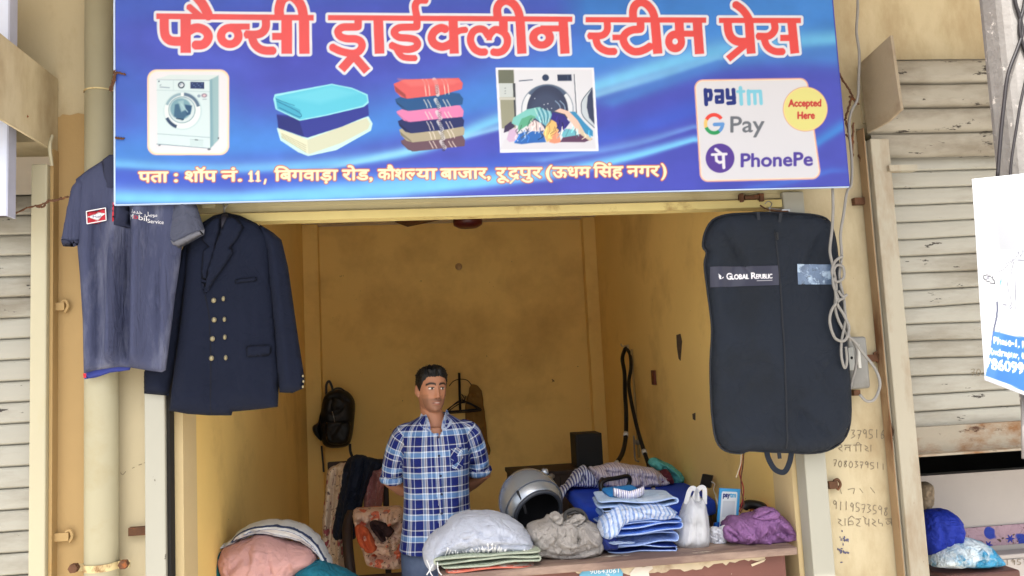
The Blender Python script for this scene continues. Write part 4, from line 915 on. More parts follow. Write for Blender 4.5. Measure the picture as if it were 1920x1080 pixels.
mb.tube([h2w([0, .028, -.03]), h2w([0, .022, -.085]), NB+[0, .0, .012], NB+[0, .01, -.05]], [.049, .049, .053, .066], 20)
mb.tube([W(752, 818, .01), W(790, 803, .01), NB, W(845, 800, .01), W(880, 811, .01)], [.036, .040, .055, .040, .036], 16)
mb.tube([W(816, 800, .01), W(816, 860, .01), W(817, 930, .015), W(818, 1000, .02), W(819, 1050, .02)], [.075, .105, .098, .098, .10], 24)
for sx in (-1, 1): mb.ell(W(816+sx*28, 860, .0), (.075, .075, .10), 16, 10)
ARM = {}
for sx, sh, el, wr in ((-1, W(755, 820, .01), W(731, 908, .09), W(800, 955, .235)), (1, W(880, 813, .01), W(909, 893, .09), W(838, 953, .25))):
    ARM[sx] = (sh, el, wr); mid = (sh+el)/2; fm = (el+wr)/2
    mb.tube([sh, mid+[0, .012, 0], el, el*.7+wr*.3, fm*.6+wr*.4, wr], [.036, .036, .037, .038, .033, .026], 16)
    d = (wr-el)/np.linalg.norm(wr-el); hd = wr+d*.05; n = np.cross(d, [0, 1, 0]); n /= np.linalg.norm(n)
    mb.tube([wr-d*.01, wr+d*.03, wr+d*.075], [.024, .036, .030], 10)                       # palm, then five bent fingers
    for k in range(4):
        o_ = wr+d*.07+n*(k-1.5)*.017; L = (.066, .076, .072, .056)[k]
        mb.tube([o_, o_+d*L*.45+[0, -.006, -.002], o_+d*L*.75+[0, -.022, -.006], o_+d*L*.8+[0, -.04, -.012]], [.0095, .009, .008, .0065], 8)
    mb.tube([wr+d*.015-n*.022, wr+d*.045-n*.045+[0, -.012, 0], wr+d*.07-n*.05+[0, -.03, 0]], [.012, .010, .008], 8)
HIP = {-1: W(790, 1055, .02), 1: W(850, 1055, .02)}
for sx in (-1, 1):
    hp = HIP[sx]; kn = np.array([hp[0]+sx*.015, hp[1]-.015, .50]); an = np.array([hp[0]+sx*.02, hp[1]+.02, .085])
    mb.tube([hp+[0, 0, .04], hp+[0, 0, -.10], kn, (kn*.6+an*.4)+[0, .015, 0], an], [.085, .08, .055, .05, .036], 16)
    mb.tube([an+[0, .03, -.045], an+[0, -.04, -.05], an+[sx*.01, -.13, -.06], an+[sx*.015, -.18, -.065]], [.035, .036, .03, .018], 12)
Vb, Fb = remesh(np.concatenate(mb.V), mb.F, .0034, 2)
# natural skin colouring: brows, eyes, lips, stubble
L_ = (Vb-HC)@HR/HSC; x, y, z = L_[:, 0], L_[:, 1], L_[:, 2]; ax = np.abs(x); front = (y < -.03) & (z > -.12) & (ax < .08); N0 = len(Vb)
c = np.tile(np.array([[166, 116, 90]]), (N0, 1)).astype(float)
def blend(a, col): global c; a = np.clip(a, 0, 1)[:, None]; c = c*(1-a)+np.array(col)*a
blend(.5*G(z+.02, .03)*front*G(ax-.03, .03), (176, 122, 94)); blend(.35*front*G(z-.06, .03), (172, 120, 90))
blend(.42*front*(z < -.038)*np.clip((-.036-z)/.012, 0, 1)*np.clip((.12+z)/.01, 0, 1), (96, 70, 58)); blend(.5*front*G(z+.047, .005)*G(x, .026), (70, 50, 42)); blend(.25*(ax > .045)*(z < -.02)*(z > -.1)*(y < .03), (100, 74, 60))
blend(.85*front*G(z+.0575, .0035)*G(x, .019), (132, 78, 70)); blend(.9*front*G(z+.0695, .0045)*G(x, .017), (150, 90, 80))
blend(front*G(z+.0635, .0019)*G(x, .017)*.95, (196, 186, 178)); blend(front*G(z+.0645, .0012)*G(ax-.019, .006)*.9, (60, 34, 32))
bz_ = .0335+.004*G(ax-.034, .018)-.006*np.clip((ax-.04)/.02, 0, 1)-.004*np.clip((.018-ax)/.012, 0, 1)
blend(1.3*front*G(z-bz_, .0047)*(ax > .009)*(ax < .056), (24, 18, 16))
e = ((ax-.031)/.0135)**2+((z-.0105)/.0052)**2; blend((e < 1)*front*1.0, (214, 206, 198)); ir = ((ax-.031-.004*np.sign(x))/.0056)**2+((z-.0108)/.0056)**2; blend(((ir < 1) & (e < 1.15) & front)*1., (26, 16, 12))
blend(front*.9*G(z-.0168, .0022)*(ax > .016)*(ax < .046), (34, 22, 18)); blend(.5*front*G(z-.0045, .0022)*(ax > .018)*(ax < .045), (92, 58, 44))
blend(.6*front*G(ax-.0085, .004)*G(z+.041, .0025), (60, 34, 28)); 
rgb = c/255.
m_skin = mat('skin', (0, 0, 0), .5, .05, 30, bump=.06, bs=220, spec=.35, vcol=True)
man = thing('person', 'man in a blue checked shirt standing behind the counter with his hands behind his back', 'person', (W(818, 1000)[0], YM, 0))
body = mesh('body', Vb, Fb, m_skin, man, True, cols=rgb)
# hair: short, swept up and to one side
na = 200; H_ = head_surface(na, 200); a = np.arange(na)*2*math.pi/na; A = np.minimum(a, 2*math.pi-a)
line = np.interp(A, [0, .35, .75, 1.0, 1.2, 1.45, 1.9, 2.4, math.pi], [.070, .069, .062, .046, .016, -.014, -.030, -.052, -.060])
line = line+.002*np.sin(a*9)+.0015*np.sin(a*31+1)
dd = H_[..., 2]-line[None, :]; t = np.clip(dd/.030, 0, 1)**.7
nrm = H_/np.array([.074, .092, .113])**2; nrm /= np.linalg.norm(nrm, axis=-1)[..., None]
AA = np.broadcast_to(a[None], dd.shape); th = (.0045+.011*np.clip((H_[..., 2]-.04)/.07, 0, 1)+.006*np.clip(np.cos(AA), 0, 1)*np.clip((H_[..., 2]-.065)/.03, 0, 1))
th = th*(1+.45*vfbm(AA*9, H_[..., 2]*30, 4, 3))
Hh = H_+nrm*(th*t-.003*(1-t))[..., None]; V, F = loft([h2w(r) for r in Hh]); keep = (dd > -.003).ravel()
F = [f for f in F if all(keep[i] for i in f)]; used = sorted({i for f in F for i in f}); re = {k: i for i, k in enumerate(used)}
mb = MB().add(V[used], [[re[i] for i in f] for f in F]); rg = random.Random(11); FL = Hh.reshape(-1, 3); NL = nrm.reshape(-1, 3); ok = np.nonzero((dd > .004).ravel())[0]
for k in range(1500):
    i_ = ok[rg.randrange(len(ok))]; p = FL[i_]-NL[i_]*.002; n_ = NL[i_]; sw = np.array([.35, .55 if p[1] > -.03 else -.15, -.25 if p[2] < .06 else .35]); sw = sw-n_*(sw@n_); L = rg.uniform(.006, .014)*(1.3 if p[2] > .07 else .7)
    q = [p, p+n_*L*.35+sw*L*.5, p+n_*L*.45+sw*L*1.2+np.array([rg.uniform(-.002, .002), 0, 0])]; mb.tube([h2w(x_) for x_ in q], [.0012, .0010, .0004], 3, False)
hair = mb.build('hair', mat('black_hair', (15, 13, 12), .5, .25, 60, bump=.8, bs=160, spec=.35), man, True)
# ---- shirt
lev = [(772, 798, 836, .050, .056), (778, 791, 842, .060, .064), (784, 781, 851, .070, .072), (791, 768, 862, .081, .08), (800, 757, 872, .093, .086), (812, 752, 878, .103, .09), (830, 752, 881, .112, .095), (856, 752, 882, .122, .10), (890, 755, 880, .124, .10), (925, 757, 880, .122, .10), (960, 756, 882, .121, .102), (1000, 752, 888, .124, .108), (1024, 749, 893, .128, .112), (1036, 748, 895, .13, .114)]
nr_ = 96; th_ = np.arange(nr_)*2*math.pi/nr_; rings = []
fine = np.linspace(0, len(lev)-1, 64); La = np.array(lev, float)
for q in fine:
    py, xl, xr, df, db = [np.interp(q, np.arange(len(lev)), La[:, k]) for k in range(5)]
    a_ = W(xl, py); b_ = W(xr, py-(xr-xl)*.035); cx_ = (a_+b_)/2; hw = (b_[0]-a_[0])/2; s, co = np.sin(th_), np.cos(th_); e = .82
    x_ = cx_[0]+hw*np.sign(s)*np.abs(s)**e; y_ = YM+.012-np.where(co > 0, df, db)*np.sign(co)*np.abs(co)**e
    zz = cx_[2]+np.zeros(nr_)+.02*np.clip(np.abs(s)-.4, 0, 1)*(py > 1015)*(py-1015)/21
    rings.append(np.stack([x_, y_, zz], 1))
V, F = loft(rings[::-1]); sm = MB().add(V, F)
sl = {-1: [W(775, 806, .012), W(755, 817, .012), W(742, 848, .035), W(735, 880, .060), W(734, 903, .075)], 1: [W(861, 800, .012), W(881, 811, .012), W(892, 840, .035), W(899, 868, .060), W(901, 888, .075)]}
for sx in (-1, 1): sm.tube(cr(sl[sx], 6), np.interp(np.linspace(0, 1, 25), np.linspace(0, 1, 5), [.040, .050, .051, .049, .047]), 24)
V, F = remesh(np.concatenate(sm.V), sm.F, .0062, 5)
# which cloth panel each point belongs to
def axis_param(P, A):
    best = np.full(len(P), 9.); tt = np.zeros(len(P)); acc = 0
    for i in range(len(A)-1):
        e = A[i+1]-A[i]; L = np.linalg.norm(e); t = np.clip(((P-A[i])@e)/L**2, 0, 1); d = np.linalg.norm(P-A[i]-t[:, None]*e, axis=1)
        k = d < best; best = np.where(k, d, best); tt = np.where(k, acc+t*L, tt); acc += L
    return best, tt
cxw = W(817, 900)[0]; uvt = np.stack([np.arctan2((V[:, 0]-cxw)/1.38, -(V[:, 1]-YM-.012))*.150, V[:, 2]], 1)
lab = np.zeros(len(V), int); uvs = {0: uvt}
for k, sx in ((1, -1), (2, 1)):
    A = cr(sl[sx], 4); d, t = axis_param(V, A); inside = (sx*(V[:, 0]-W(758 if sx < 0 else 877, 860)[0]) > 0) & (d < .085) & (t > .045); lab[inside] = k
    e = V-A[np.clip((t/.02).astype(int), 0, len(A)-1)]; uvs[k] = np.stack([np.arctan2(V[:, 0]-np.interp(V[:, 2], A[::-1, 2], A[::-1, 0]), -(V[:, 1]-np.interp(V[:, 2], A[::-1, 2], A[::-1, 1])))*.058+.02*k, t], 1)
# creases
pxy = PROJ(V); fr = V[:, 1] < YM+.05
wv = .0050*vfbm(pxy[:, 0]/26+pxy[:, 1]/60, pxy[:, 1]/34, 2, 3)+.0042*np.sin(pxy[:, 1]*.10+pxy[:, 0]*.06+2.2*np.sin(pxy[:, 0]*.035))*np.clip((pxy[:, 1]-850)/120, .2, 1)+.0035*np.sin(pxy[:, 0]*.16+pxy[:, 1]*.02)
for (x0, y0, x1, y1, wd, am) in ((765, 850, 800, 905, 4, -.007), (872, 846, 840, 880, 4, -.006), (760, 930, 800, 950, 5, .006), (880, 925, 845, 960, 5, -.007), (762, 985, 815, 1010, 5, -.006), (850, 980, 888, 1000, 5, .007), (768, 820, 790, 870, 4, .005)):
    d_ = sd_line(pxy[:, 0], pxy[:, 1], np.array([(x0, y0), (x1, y1)], float), 0, True); wv = wv+am*np.exp(-(d_/wd)**2)
for k, sx in ((1, -1), (2, 1)):
    m_ = lab == k; wv[m_] = (.006*np.sin(uvs[k][:, 1]*95+uvs[k][:, 0]*40)+.004*vfbm(uvs[k][:, 0]*30, uvs[k][:, 1]*28, k, 2))[m_]
V[:, 1] += np.where(fr, wv, wv*.3)
neck = np.array([(794, 760), (840, 758), (835, 792), (822, 819), (817, 818), (801, 795)], float); kill = (sd_poly(pxy[:, 0], pxy[:, 1], neck) < 0) & (V[:, 1] < YM+.0)
top_ = (np.hypot((V[:, 0]-NB[0])/.060, (V[:, 1]-NB[1])/.062) < 1) & (V[:, 2] > NB[2]-.012); kill |= top_
F = [f for f in F if not any(kill[i] for i in f)]
luv = np.concatenate([uvs[max((lab[i] for i in f))][list(f)] for f in F])
used = sorted({i for f in F for i in f}); re = {k: i for i, k in enumerate(used)}; F = [[re[i] for i in f] for f in F]; V = V[used]
m_chk = plaid('blue_check', 1/.074, 1/.092,
              [(0, (22, 34, 104)), (.24, (214, 222, 232)), (.28, (126, 148, 184)), (.40, (216, 222, 232)), (.46, (112, 100, 98)), (.49, (210, 216, 226)), (.56, (40, 56, 120)), (.76, (182, 198, 220)), (.81, (24, 36, 106))],
              [(0, (16, 28, 98)), (.20, (206, 216, 230)), (.25, (112, 158, 208)), (.46, (206, 220, 236)), (.52, (20, 34, 104)), (.75, (210, 216, 226)), (.79, (92, 84, 88)), (.82, (20, 32, 100))])
shirt = mesh('shirt', V, F, m_chk, man, True, uv=luv)
SHV = V
for sx in (-1, 1):
    P = sl[sx]; d = (P[-1]-P[-2]); d /= np.linalg.norm(d); q = [P[-1]-d*.022, P[-1]-d*.004, P[-1]+d*.012]
    V, F = tube(cr(q, 4), [.050, .0535, .055, .056, .056, .055, .053, .050, .044], 26, False); V += .0025*np.stack([vfbm(V[:, 2]*40, V[:, 0]*40, 3, 2)]*3, 1)
    k = np.arange(len(V)) % 26; c_ = mesh('rolled_cuff', V, F, m_chk, man, True, uv=np.stack([k*2*math.pi/26*.058, V[:, 2]*1.0+.03], 1)); solid(c_, .004, 0)
def collar_leaf(sx, pts):
    V, F, uv, _ = puff(pts, YM, .004, None, .006, .8, .006); return V, F, uv
def on_shirt(p, lift=.004):
    """front of the shirt below a point of the picture"""
    q = W(*p); d_ = np.hypot(SHV[:, 0]-q[0], SHV[:, 2]-q[2])+(SHV[:, 1] > YM)*9; k_ = np.argsort(d_)[:3]; return np.array([q[0], SHV[k_, 1].mean()-lift, q[2]])
m_col = mat('collar_cloth', (164, 176, 200), .8, .1, 40, stain=(74, 100, 164), ss=34, st=(.52, .58), wr=.4)
for pts in ([(793, 766, .035), (788, 776, -.005), (783, 794, -.074), (795, 803, -.092), (807, 810, -.102), (808, 795, -.086), (799, 775, -.036)],
            [(837, 764, .035), (842, 775, -.005), (850, 791, -.074), (839, 801, -.092), (826, 808, -.102), (826, 793, -.086), (835, 773, -.036)]):
    P = [W(a_, b_, d_+.004) for a_, b_, d_ in pts]; mb = MB(); c0 = np.mean(P, 0); mb.add(P+[c0], [(i, (i+1) % len(P), len(P)) for i in range(len(P))])
    o = mb.build('collar', m_col, man, True); solid(o, .006, 0); smod(o, 2)
strip = [on_shirt((x_, y_), .0035) for x_, y_ in zip(np.linspace(816, 829, 30), np.linspace(810, 1030, 30))]
rr_ = [[a_+[-.013, .001, 0], a_+[.013, .001, 0], a_+[.013, .004, 0], a_+[-.013, .004, 0]] for a_ in strip]; V, F = loft(rr_)
uv = np.stack([np.tile([0.025, .051, .051, .025], 30), V[:, 2]], 1); mesh('placket', V, F, m_chk, man, False, uv=uv)
m_sb = mat('dark_shirt_button', (30, 36, 70), .4, .05)
for k, (x_, y_) in enumerate(((820, 817), (822, 850), (825, 886), (827, 920), (827, 955), (828, 990))):
    p = on_shirt((x_, y_), .0055); MB().ell(p, (.0058, .003, .0058), 12, 6).build('button', m_sb, man, True)
pk = [on_shirt(q, .004) for q in ((843, 838), (865, 834), (867, 868), (857, 876), (846, 872))]; mb = MB(); c0 = np.mean(pk, 0)
mb.add(pk+[c0], [(i, (i+1) % 5, 5) for i in range(5)]); V = np.concatenate(mb.V); th2 = R(52)
o = mesh('pocket', V, mb.F, m_chk, man, False, uv=np.stack([(V[:, 0]*math.cos(th2)+V[:, 2]*math.sin(th2)), (-V[:, 0]*math.sin(th2)+V[:, 2]*math.cos(th2))], 1)); solid(o, .003, 0)
# ---- trousers
m_den = mat('grey_blue_denim', (74, 88, 116), .85, .12, 6, weave=.3, ws=600, stain=(96, 110, 138), ss=4, st=(.5, .75))
mb = MB(); mb.tube([W(820, 1000, .02), W(820, 1050, .02), (HIP[-1]+HIP[1])/2+[0, 0, -.02]], [.105, .118, .10], 24)
for sx in (-1, 1):
    hp = HIP[sx]; kn = np.array([hp[0]+sx*.015, hp[1]-.012, .50]); an = np.array([hp[0]+sx*.02, hp[1]+.02, .07])
    mb.tube([hp+[0, 0, .05], hp+[0, 0, -.10], kn, kn*.5+an*.5, an], [.094, .092, .078, .074, .068], 20)
V, F = remesh(np.concatenate(mb.V), mb.F, .012, 3); V[:, 1] += .006*vfbm(V[:, 0]*20, V[:, 2]*14, 3, 2); mesh('trousers', V, F, m_den, man)
# ================================================================== cloth that is dropped and comes to rest
def drape(nx, ny, lx, ly, ctr, coll, floor=None, rot=0.0, steps=160, it=5, seed=1, damp=.97, crumple=0.0, fric=.75, pin=None):
    """small position based cloth; coll = list of (centre, radii) ellipsoids; returns V, F, uv"""
    rg = np.random.default_rng(seed); u, v = np.meshgrid(np.linspace(-.5, .5, nx), np.linspace(-.5, .5, ny), indexing='ij')
    X = np.stack([u*lx, v*ly, .02*vfbm(u*5+seed, v*5, seed, 3)+.01*rg.normal(size=u.shape)], -1)
    if crumple: X[..., :2] *= (1-crumple); X[..., 2] += crumple*.12*vfbm(u*9, v*9, seed+5, 2)
    c, s = math.cos(rot), math.sin(rot); X = np.stack([X[..., 0]*c-X[..., 1]*s, X[..., 0]*s+X[..., 1]*c, X[..., 2]], -1)+np.asarray(ctr)
    old = X.copy(); dx, dy = lx/(nx-1), ly/(ny-1); dd = math.hypot(dx, dy); A = slice(None, -1); B = slice(1, None)
    cons = [((A, slice(None)), (B, slice(None)), dx, 1.), ((slice(None), A), (slice(None), B), dy, 1.), ((A, A), (B, B), dd, .6), ((A, B), (B, A), dd, .6), ((slice(None, -2), slice(None)), (slice(2, None), slice(None)), 2*dx, .25), ((slice(None), slice(None, -2)), (slice(None), slice(2, None)), 2*dy, .25)]
    P0 = X.copy()
    for st_ in range(steps):
        vel = (X-old)*damp; old = X.copy(); X = X+vel; X[..., 2] -= 9.8*(.012**2)
        for _ in range(it):
            for a, b, L, k in cons:
                e = X[b]-X[a]; l = np.linalg.norm(e, axis=-1, keepdims=True)+1e-9; f = e*((l-L)/l*.5*k*.9)
                f = np.where(l > L, f, f*.35); X[a] += f; X[b] -= f
            for (cc, rr) in coll:
                q = (X-cc)/rr; n = np.linalg.norm(q, axis=-1, keepdims=True); ins = n < 1
                X = np.where(ins, cc+q/np.maximum(n, 1e-6)*rr, X); old = np.where(ins, old*(1-fric)+X*fric, old)
            if floor is not None:
                k_ = X[..., 2] < floor; X[..., 2] = np.where(k_, floor+.0005, X[..., 2]); old = np.where(k_[..., None], old*(1-fric)+X*fric, old)
            if pin is not None: X[pin] = P0[pin]
    return X, gridF(nx, ny), np.stack([u*lx, v*ly], -1).reshape(-1, 2)
def cloth(name, D, m, parent=None, th=.003, sub=1, **k):
    X, F, uv = D; o = mesh(name, X.reshape(-1, 3), F, m, parent, True, uv=uv, **k); solid(o, th, 1)
    if sub: smod(o, sub)
    return o
def bundle(name, ctr, r, m, parent=None, seed=1, nf=11, amp=.10, knot=(0.1, -.1), flat=.35, n=(96, 56), **k):
    """knotted cloth sack: folds run from the gathered knot down the sides; ctr is the middle of its base"""
    nu, nv = n; u = np.arange(nu)*2*math.pi/nu; v = np.linspace(0, 1, nv); U, T = np.meshgrid(u, v); ph = T*math.pi*.93
    s = np.sin(ph); cxy = np.cos(ph)
    warp = .5*vfbm(np.cos(U)*1.6+seed, np.sin(U)*1.6+T*2, seed, 2); fold = np.abs(np.sin(nf*.5*(U+warp)+seed))**.8
    rid = 1-np.abs(vfbm(np.cos(U)*2.2*s+seed*3.1, np.sin(U)*2.2*s+T*1.5, seed+3, 3))
    d = 1+amp*(fold-.6)*np.clip(1-T*.9, 0, 1)*np.clip(T*7, 0, 1)+amp*1.3*(rid-.65)*np.clip(T*5, 0, 1)+amp*.25*vfbm(U*5, T*16, seed, 2)*0
    x = s*np.cos(U)*d; y = s*np.sin(U)*d; z = cxy*d; z = np.where(z < 0, z*flat, z); zmin = z.min(); z = (z-zmin)/(1-zmin)
    z = z+.16*np.exp(-(T/.045)**2)*(1+.5*np.sin(U*4)); x = x+knot[0]*(1-T)**2; y = y+knot[1]*(1-T)**2
    V = np.stack([x*r[0]+ctr[0], y*r[1]+ctr[1], z*r[2]+ctr[2]], -1).reshape(-1, 3); F = []
    for i in range(nv-1):
        for j in range(nu): F.append((i*nu+j, (i+1)*nu+j, (i+1)*nu+(j+1) % nu, i*nu+(j+1) % nu))
    F.append([(nv-1)*nu+j for j in range(nu)]); F.append(list(range(nu))[::-1])
    F = [f[::-1] for f in F]
    o = mesh(name, V, [f[::-1] for f in F], m, parent, True, uv=np.stack([U.ravel()*r[0], T.ravel()*r[2]*2], 1), **k); smod(o, 1); return o
def stripes(name, base, cols, n, rough=.85, axis=0, cross=None):
    m = plaid(name, n, n, [(0, base)]+cols, [(0, base)]+(cross or []), rough, 0.0 if axis == 0 else 1.0, .9, 13)
    if cross: m.node_tree.nodes['Mix'].inputs[0].default_value = .5
    return m
def floral(name, base, c1, c2, sc=14.0):
    m = mat(name, base, .85, .08, 6, wr=.9, wrs=9); nt = m.node_tree; L = nt.links.new; p = nt.nodes['Principled BSDF']; tc = nt.nodes['Texture Coordinate']
    src = p.inputs['Base Color'].links[0].from_socket
    for k, (col, s_, th) in enumerate(((c1, sc, .28), (c2, sc*1.7, .2), ((84, 66, 60), sc*2.6, .16))):
        no = _n(nt, 'ShaderNodeTexNoise'); no.inputs['Scale'].default_value = s_*.8; L(tc.outputs['Object'], no.inputs['Vector'])
        ad = _n(nt, 'ShaderNodeMix', data_type='VECTOR'); ad.inputs[0].default_value = .12; L(tc.outputs['Object'], ad.inputs[4]); L(no.outputs['Color'], ad.inputs[5])
        vo = _n(nt, 'ShaderNodeTexVoronoi'); vo.inputs['Scale'].default_value = s_; L(ad.outputs[1], vo.inputs['Vector'])
        mr = _n(nt, 'ShaderNodeMapRange'); mr.inputs[1].default_value = th+.04; mr.inputs[2].default_value = th; L(vo.outputs['Distance'], mr.inputs[0])
        x = _n(nt, 'ShaderNodeMix', data_type='RGBA'); L(mr.outputs[0], x.inputs[0]); L(src, x.inputs[6]); x.inputs[7].default_value = (*S(*col), 1); src = x.outputs[2]
    L(src, p.inputs['Base Color']); return m

# ================================================================== the counter
ZT = .966
m_top = mat('worn_wood_edge', (108, 88, 80), .6, .18, 6, bump=.25, bs=60, stain=(150, 130, 116), ss=6, st=(.48, .64), fleck=(186, 176, 160), fs=16, ft=(.63, .66), stretch=(.25, 1, 1))
m_cnt = mat('peeling_brown_paint', (104, 66, 58), .55, .12, 5, bump=.2, bs=50, stain=(120, 80, 70), ss=3, st=(.5, .75), fleck=(196, 184, 164), fs=13, ft=(.625, .635))
ct = thing('counter', 'brown wooden shop counter with peeling paint and torn stickers at the front of the shop', 'counter', (.72, .2, 0))
bev(MB().box((.035, -.03, ZT-.028), (1.385, .46, ZT)).build('top', m_top, ct), .004)
MB().box((.06, -.002, .02), (1.345, .025, ZT-.03)).build('front_panel', m_cnt, ct)
MB().box((.06, .026, .02), (.085, .44, ZT-.03)).build('side_panel', m_cnt, ct); MB().box((1.32, .026, .02), (1.345, .44, ZT-.03)).build('side_panel', m_cnt, ct)
def sheet(pts, Y, m, name, par, th=.002):
    q = [tuple(PY(a, b, Y)[[0, 2]]) for a, b in pts]; return MB().prism(q, 'y', Y-th, Y).build(name, m, par)
rr = random.Random(5); t0 = [(1050, 1061), (1120, 1055), (1200, 1049), (1300, 1042), (1434, 1032)]; low = []
for i in range(48):
    x = 1434-i*8.0; f = np.interp(x, [1050, 1085, 1120, 1240, 1330, 1434], [3, 14, 26, 27, 22, 14]); y0 = np.interp(x, [a for a, b in t0], [b for a, b in t0]); low.append((x+rr.uniform(-2, 2), y0+f+rr.uniform(-4, 4)))
sheet(t0+low, -.0025, mat('bare_primer', (188, 174, 148), .8, .1, 8, stain=(150, 130, 108), ss=6, st=(.55, .7)), 'peeled_band', ct, .0004)
sheet([(1096, 1066), (1160, 1062), (1168, 1074), (1166, 1092), (1092, 1096), (1086, 1078)], -.0045, mat('blue_sticker', (96, 158, 186), .6, .1, 20, fleck=(200, 206, 200), fs=20, ft=(.6, .64)), 'sticker', ct)
mb = MB(); letters(mb, '90643061', 1106, 1076, 11, -.0065, lambda x, z: np.full(np.shape(x), -.0065), .001, 54, -.05); mb.build('sticker_lettering', mat('white_print', (220, 224, 226), .6), ct)
sheet([(1188, 1066), (1196, 1060), (1206, 1064), (1222, 1058), (1224, 1066), (1216, 1072), (1218, 1084), (1200, 1092), (1196, 1080), (1184, 1084), (1180, 1076)], -.0045, mat('torn_paper', (196, 188, 176), .9, .08, 30, bump=.6, bs=40), 'torn_paper', ct)
for q in ([(1380, 1040), (1388, 1036), (1386, 1044)], [(1408, 1058), (1436, 1048), (1432, 1053), (1410, 1062)], [(1092, 1062), (1104, 1059), (1102, 1063)], [(1455, 1030), (1462, 1026), (1463, 1040)], [(1010, 1070), (1013, 1064), (1014, 1072)], [(848, 1086), (868, 1080), (870, 1096), (846, 1100)]): sheet(q, -.0045, bpy.data.materials['bare_primer'], 'paint_chip', ct)

# ---- white cloth bundle with fringe
m_wht = mat('white_cotton', (164, 170, 184), .9, .05, 6, weave=.2, ws=300, spec=.1, bump=.3, bs=50, wr=.7, wrs=11)
c0 = PY(893, 1010, .2); wb = thing('cloth_bundle', 'bundle wrapped in a white cotton cloth with a knotted fringe on the counter end', 'bundle', (c0[0], .2, ZT))
base = (c0[0], .2, ZT+.055)
YW = .14
wl = [([(838, 1012), (870, 990), (920, 978), (968, 985)], .006, -.006), ([(826, 1004), (850, 985), (880, 972)], .008, .007), ([(860, 1020), (900, 1010), (960, 1008), (996, 1018)], .006, .010), ([(905, 962), (930, 975), (975, 1000)], .010, -.008), ([(815, 1020), (835, 1000), (848, 980)], .006, -.007), ([(800, 1030), (812, 1010), (826, 996)], .005, .008), ([(880, 968), (900, 990), (950, 996)], .007, .006), ([(930, 1000), (965, 1004), (990, 1008)], .005, -.006), ([(806, 1042), (818, 1022), (838, 1014)], .005, -.006)]
cl, fw2 = sack('white_cloth', [(792, 1036), (798, 1014), (812, 998), (834, 986), (846, 970), (872, 960), (905, 957), (940, 962), (968, 976), (988, 994), (998, 1012), (999, 1034), (975, 1036), (940, 1037), (900, 1036), (868, 1036), (842, 1040), (826, 1056), (812, 1066), (800, 1062)], YW, .15, wl, m_wht, wb, .006, .075, .0055, 4, 1.0)
m_fr = mat('fringe_yarn', (206, 208, 210), .9, .1, 30); mb = MB(); rg = random.Random(4)
for i in range(74):
    x_ = 838+i*2.15+rg.uniform(-1.5, 1.5); y_ = 1016+rg.uniform(-5, 7)+8*math.sin(i*.13); L_ = rg.uniform(12, 26); q = [(x_, y_), (x_+rg.uniform(-3, 3), y_+L_*.5), (x_+rg.uniform(-6, 4), y_+L_)]
    p = np.array([pz(*a_, YW) for a_ in cr(q, 3)]); lf = np.linspace(.002, .010, len(p)); P_ = on_front(fw2, p, 0); P_[:, 1] -= lf; mb.tube(P_, [.0021]*(len(P_)-1)+[.0012], 5)
    if i % 4 == 0: mb.ell(P_[0], (.004, .004, .0045), 6, 5)
for q in ([(812, 1058), (806, 1070), (812, 1082)], [(820, 1054), (822, 1070), (828, 1078)], [(800, 1050), (806, 1066), (800, 1078)]): mb.tube([PY(a_, b_, -.045) for a_, b_ in cr(q, 4)], .002, 5)
mb.build('fringe', m_fr, wb, True)
EDGE = mat('pale_cloth_edge', (150, 172, 214), .9, .15, 40)
def folded(name, ctr, w_, d_, h, layers, t, m, parent=None, seed=0, yaw=0, edge=None, **k):
    """cloth folded to and fro, its open folds towards the street"""
    rg = random.Random(seed); pts = []; x0, x1 = -w_/2, w_/2; lz = (h-t)/(layers-1) if layers > 1 else 0
    for i in range(layers):
        z = t/2+i*lz*rg.uniform(.93, 1.07); x0, x1 = -w_/2+rg.uniform(-.014, .014), w_/2+rg.uniform(-.016, .016); a, b = (x0, x1) if i % 2 == 0 else (x1, x0); j = rg.uniform(-.006, .006)
        for s_ in np.linspace(0, 1, 7): pts.append((a+(b-a)*s_+(j if .1 < s_ < .9 else 0), z+.0035*math.sin(s_*6+i*2+seed)))
        if i < layers-1:
            for ang in np.linspace(-1.2, 1.2, 5): pts.append((b+math.copysign(lz*.5*math.cos(ang), b-a), z+lz/2+lz*.5*math.sin(ang)))
    P = np.array(pts); P = P[np.concatenate([[True], np.linalg.norm(np.diff(P, axis=0), axis=1) > 1e-5])]; ny = 7; V = []
    T = np.gradient(P, axis=0); T /= np.linalg.norm(T, axis=1)[:, None]; N = np.stack([-T[:, 1], T[:, 0]], 1)
    for j in range(ny):
        y = -d_/2+d_*j/(ny-1); jig = .003*vnoise(P[:, 0]*20+seed, np.full(len(P), j*.7), seed)
        V.append(np.stack([P[:, 0]+jig, np.full(len(P), y)+.018*vnoise(P[:, 0]*9, P[:, 1]*60, seed+2)*(j == 0)+.012*math.sin(seed*3)*P[:, 0]/.14*(j == 0), P[:, 1]+.0015*math.sin(j*1.3+seed)+.006*vnoise(P[:, 0]*14+seed*3, np.full(len(P), j*.5), seed+4)+.004*np.abs(P[:, 0])/.14*math.sin(seed*2.1)], 1))
    V = np.concatenate(V); c, s = math.cos(yaw), math.sin(yaw); V = np.stack([V[:, 0]*c-V[:, 1]*s, V[:, 0]*s+V[:, 1]*c, V[:, 2]], 1)+np.asarray(ctr)
    n = len(P); o = mesh(name, V, gridF(ny, n), m, parent, True, uv=V[:, :2].copy(), **k); o.data.materials.append(edge or EDGE); solid(o, t*.8, 0, 1); smod(o, 1); return o
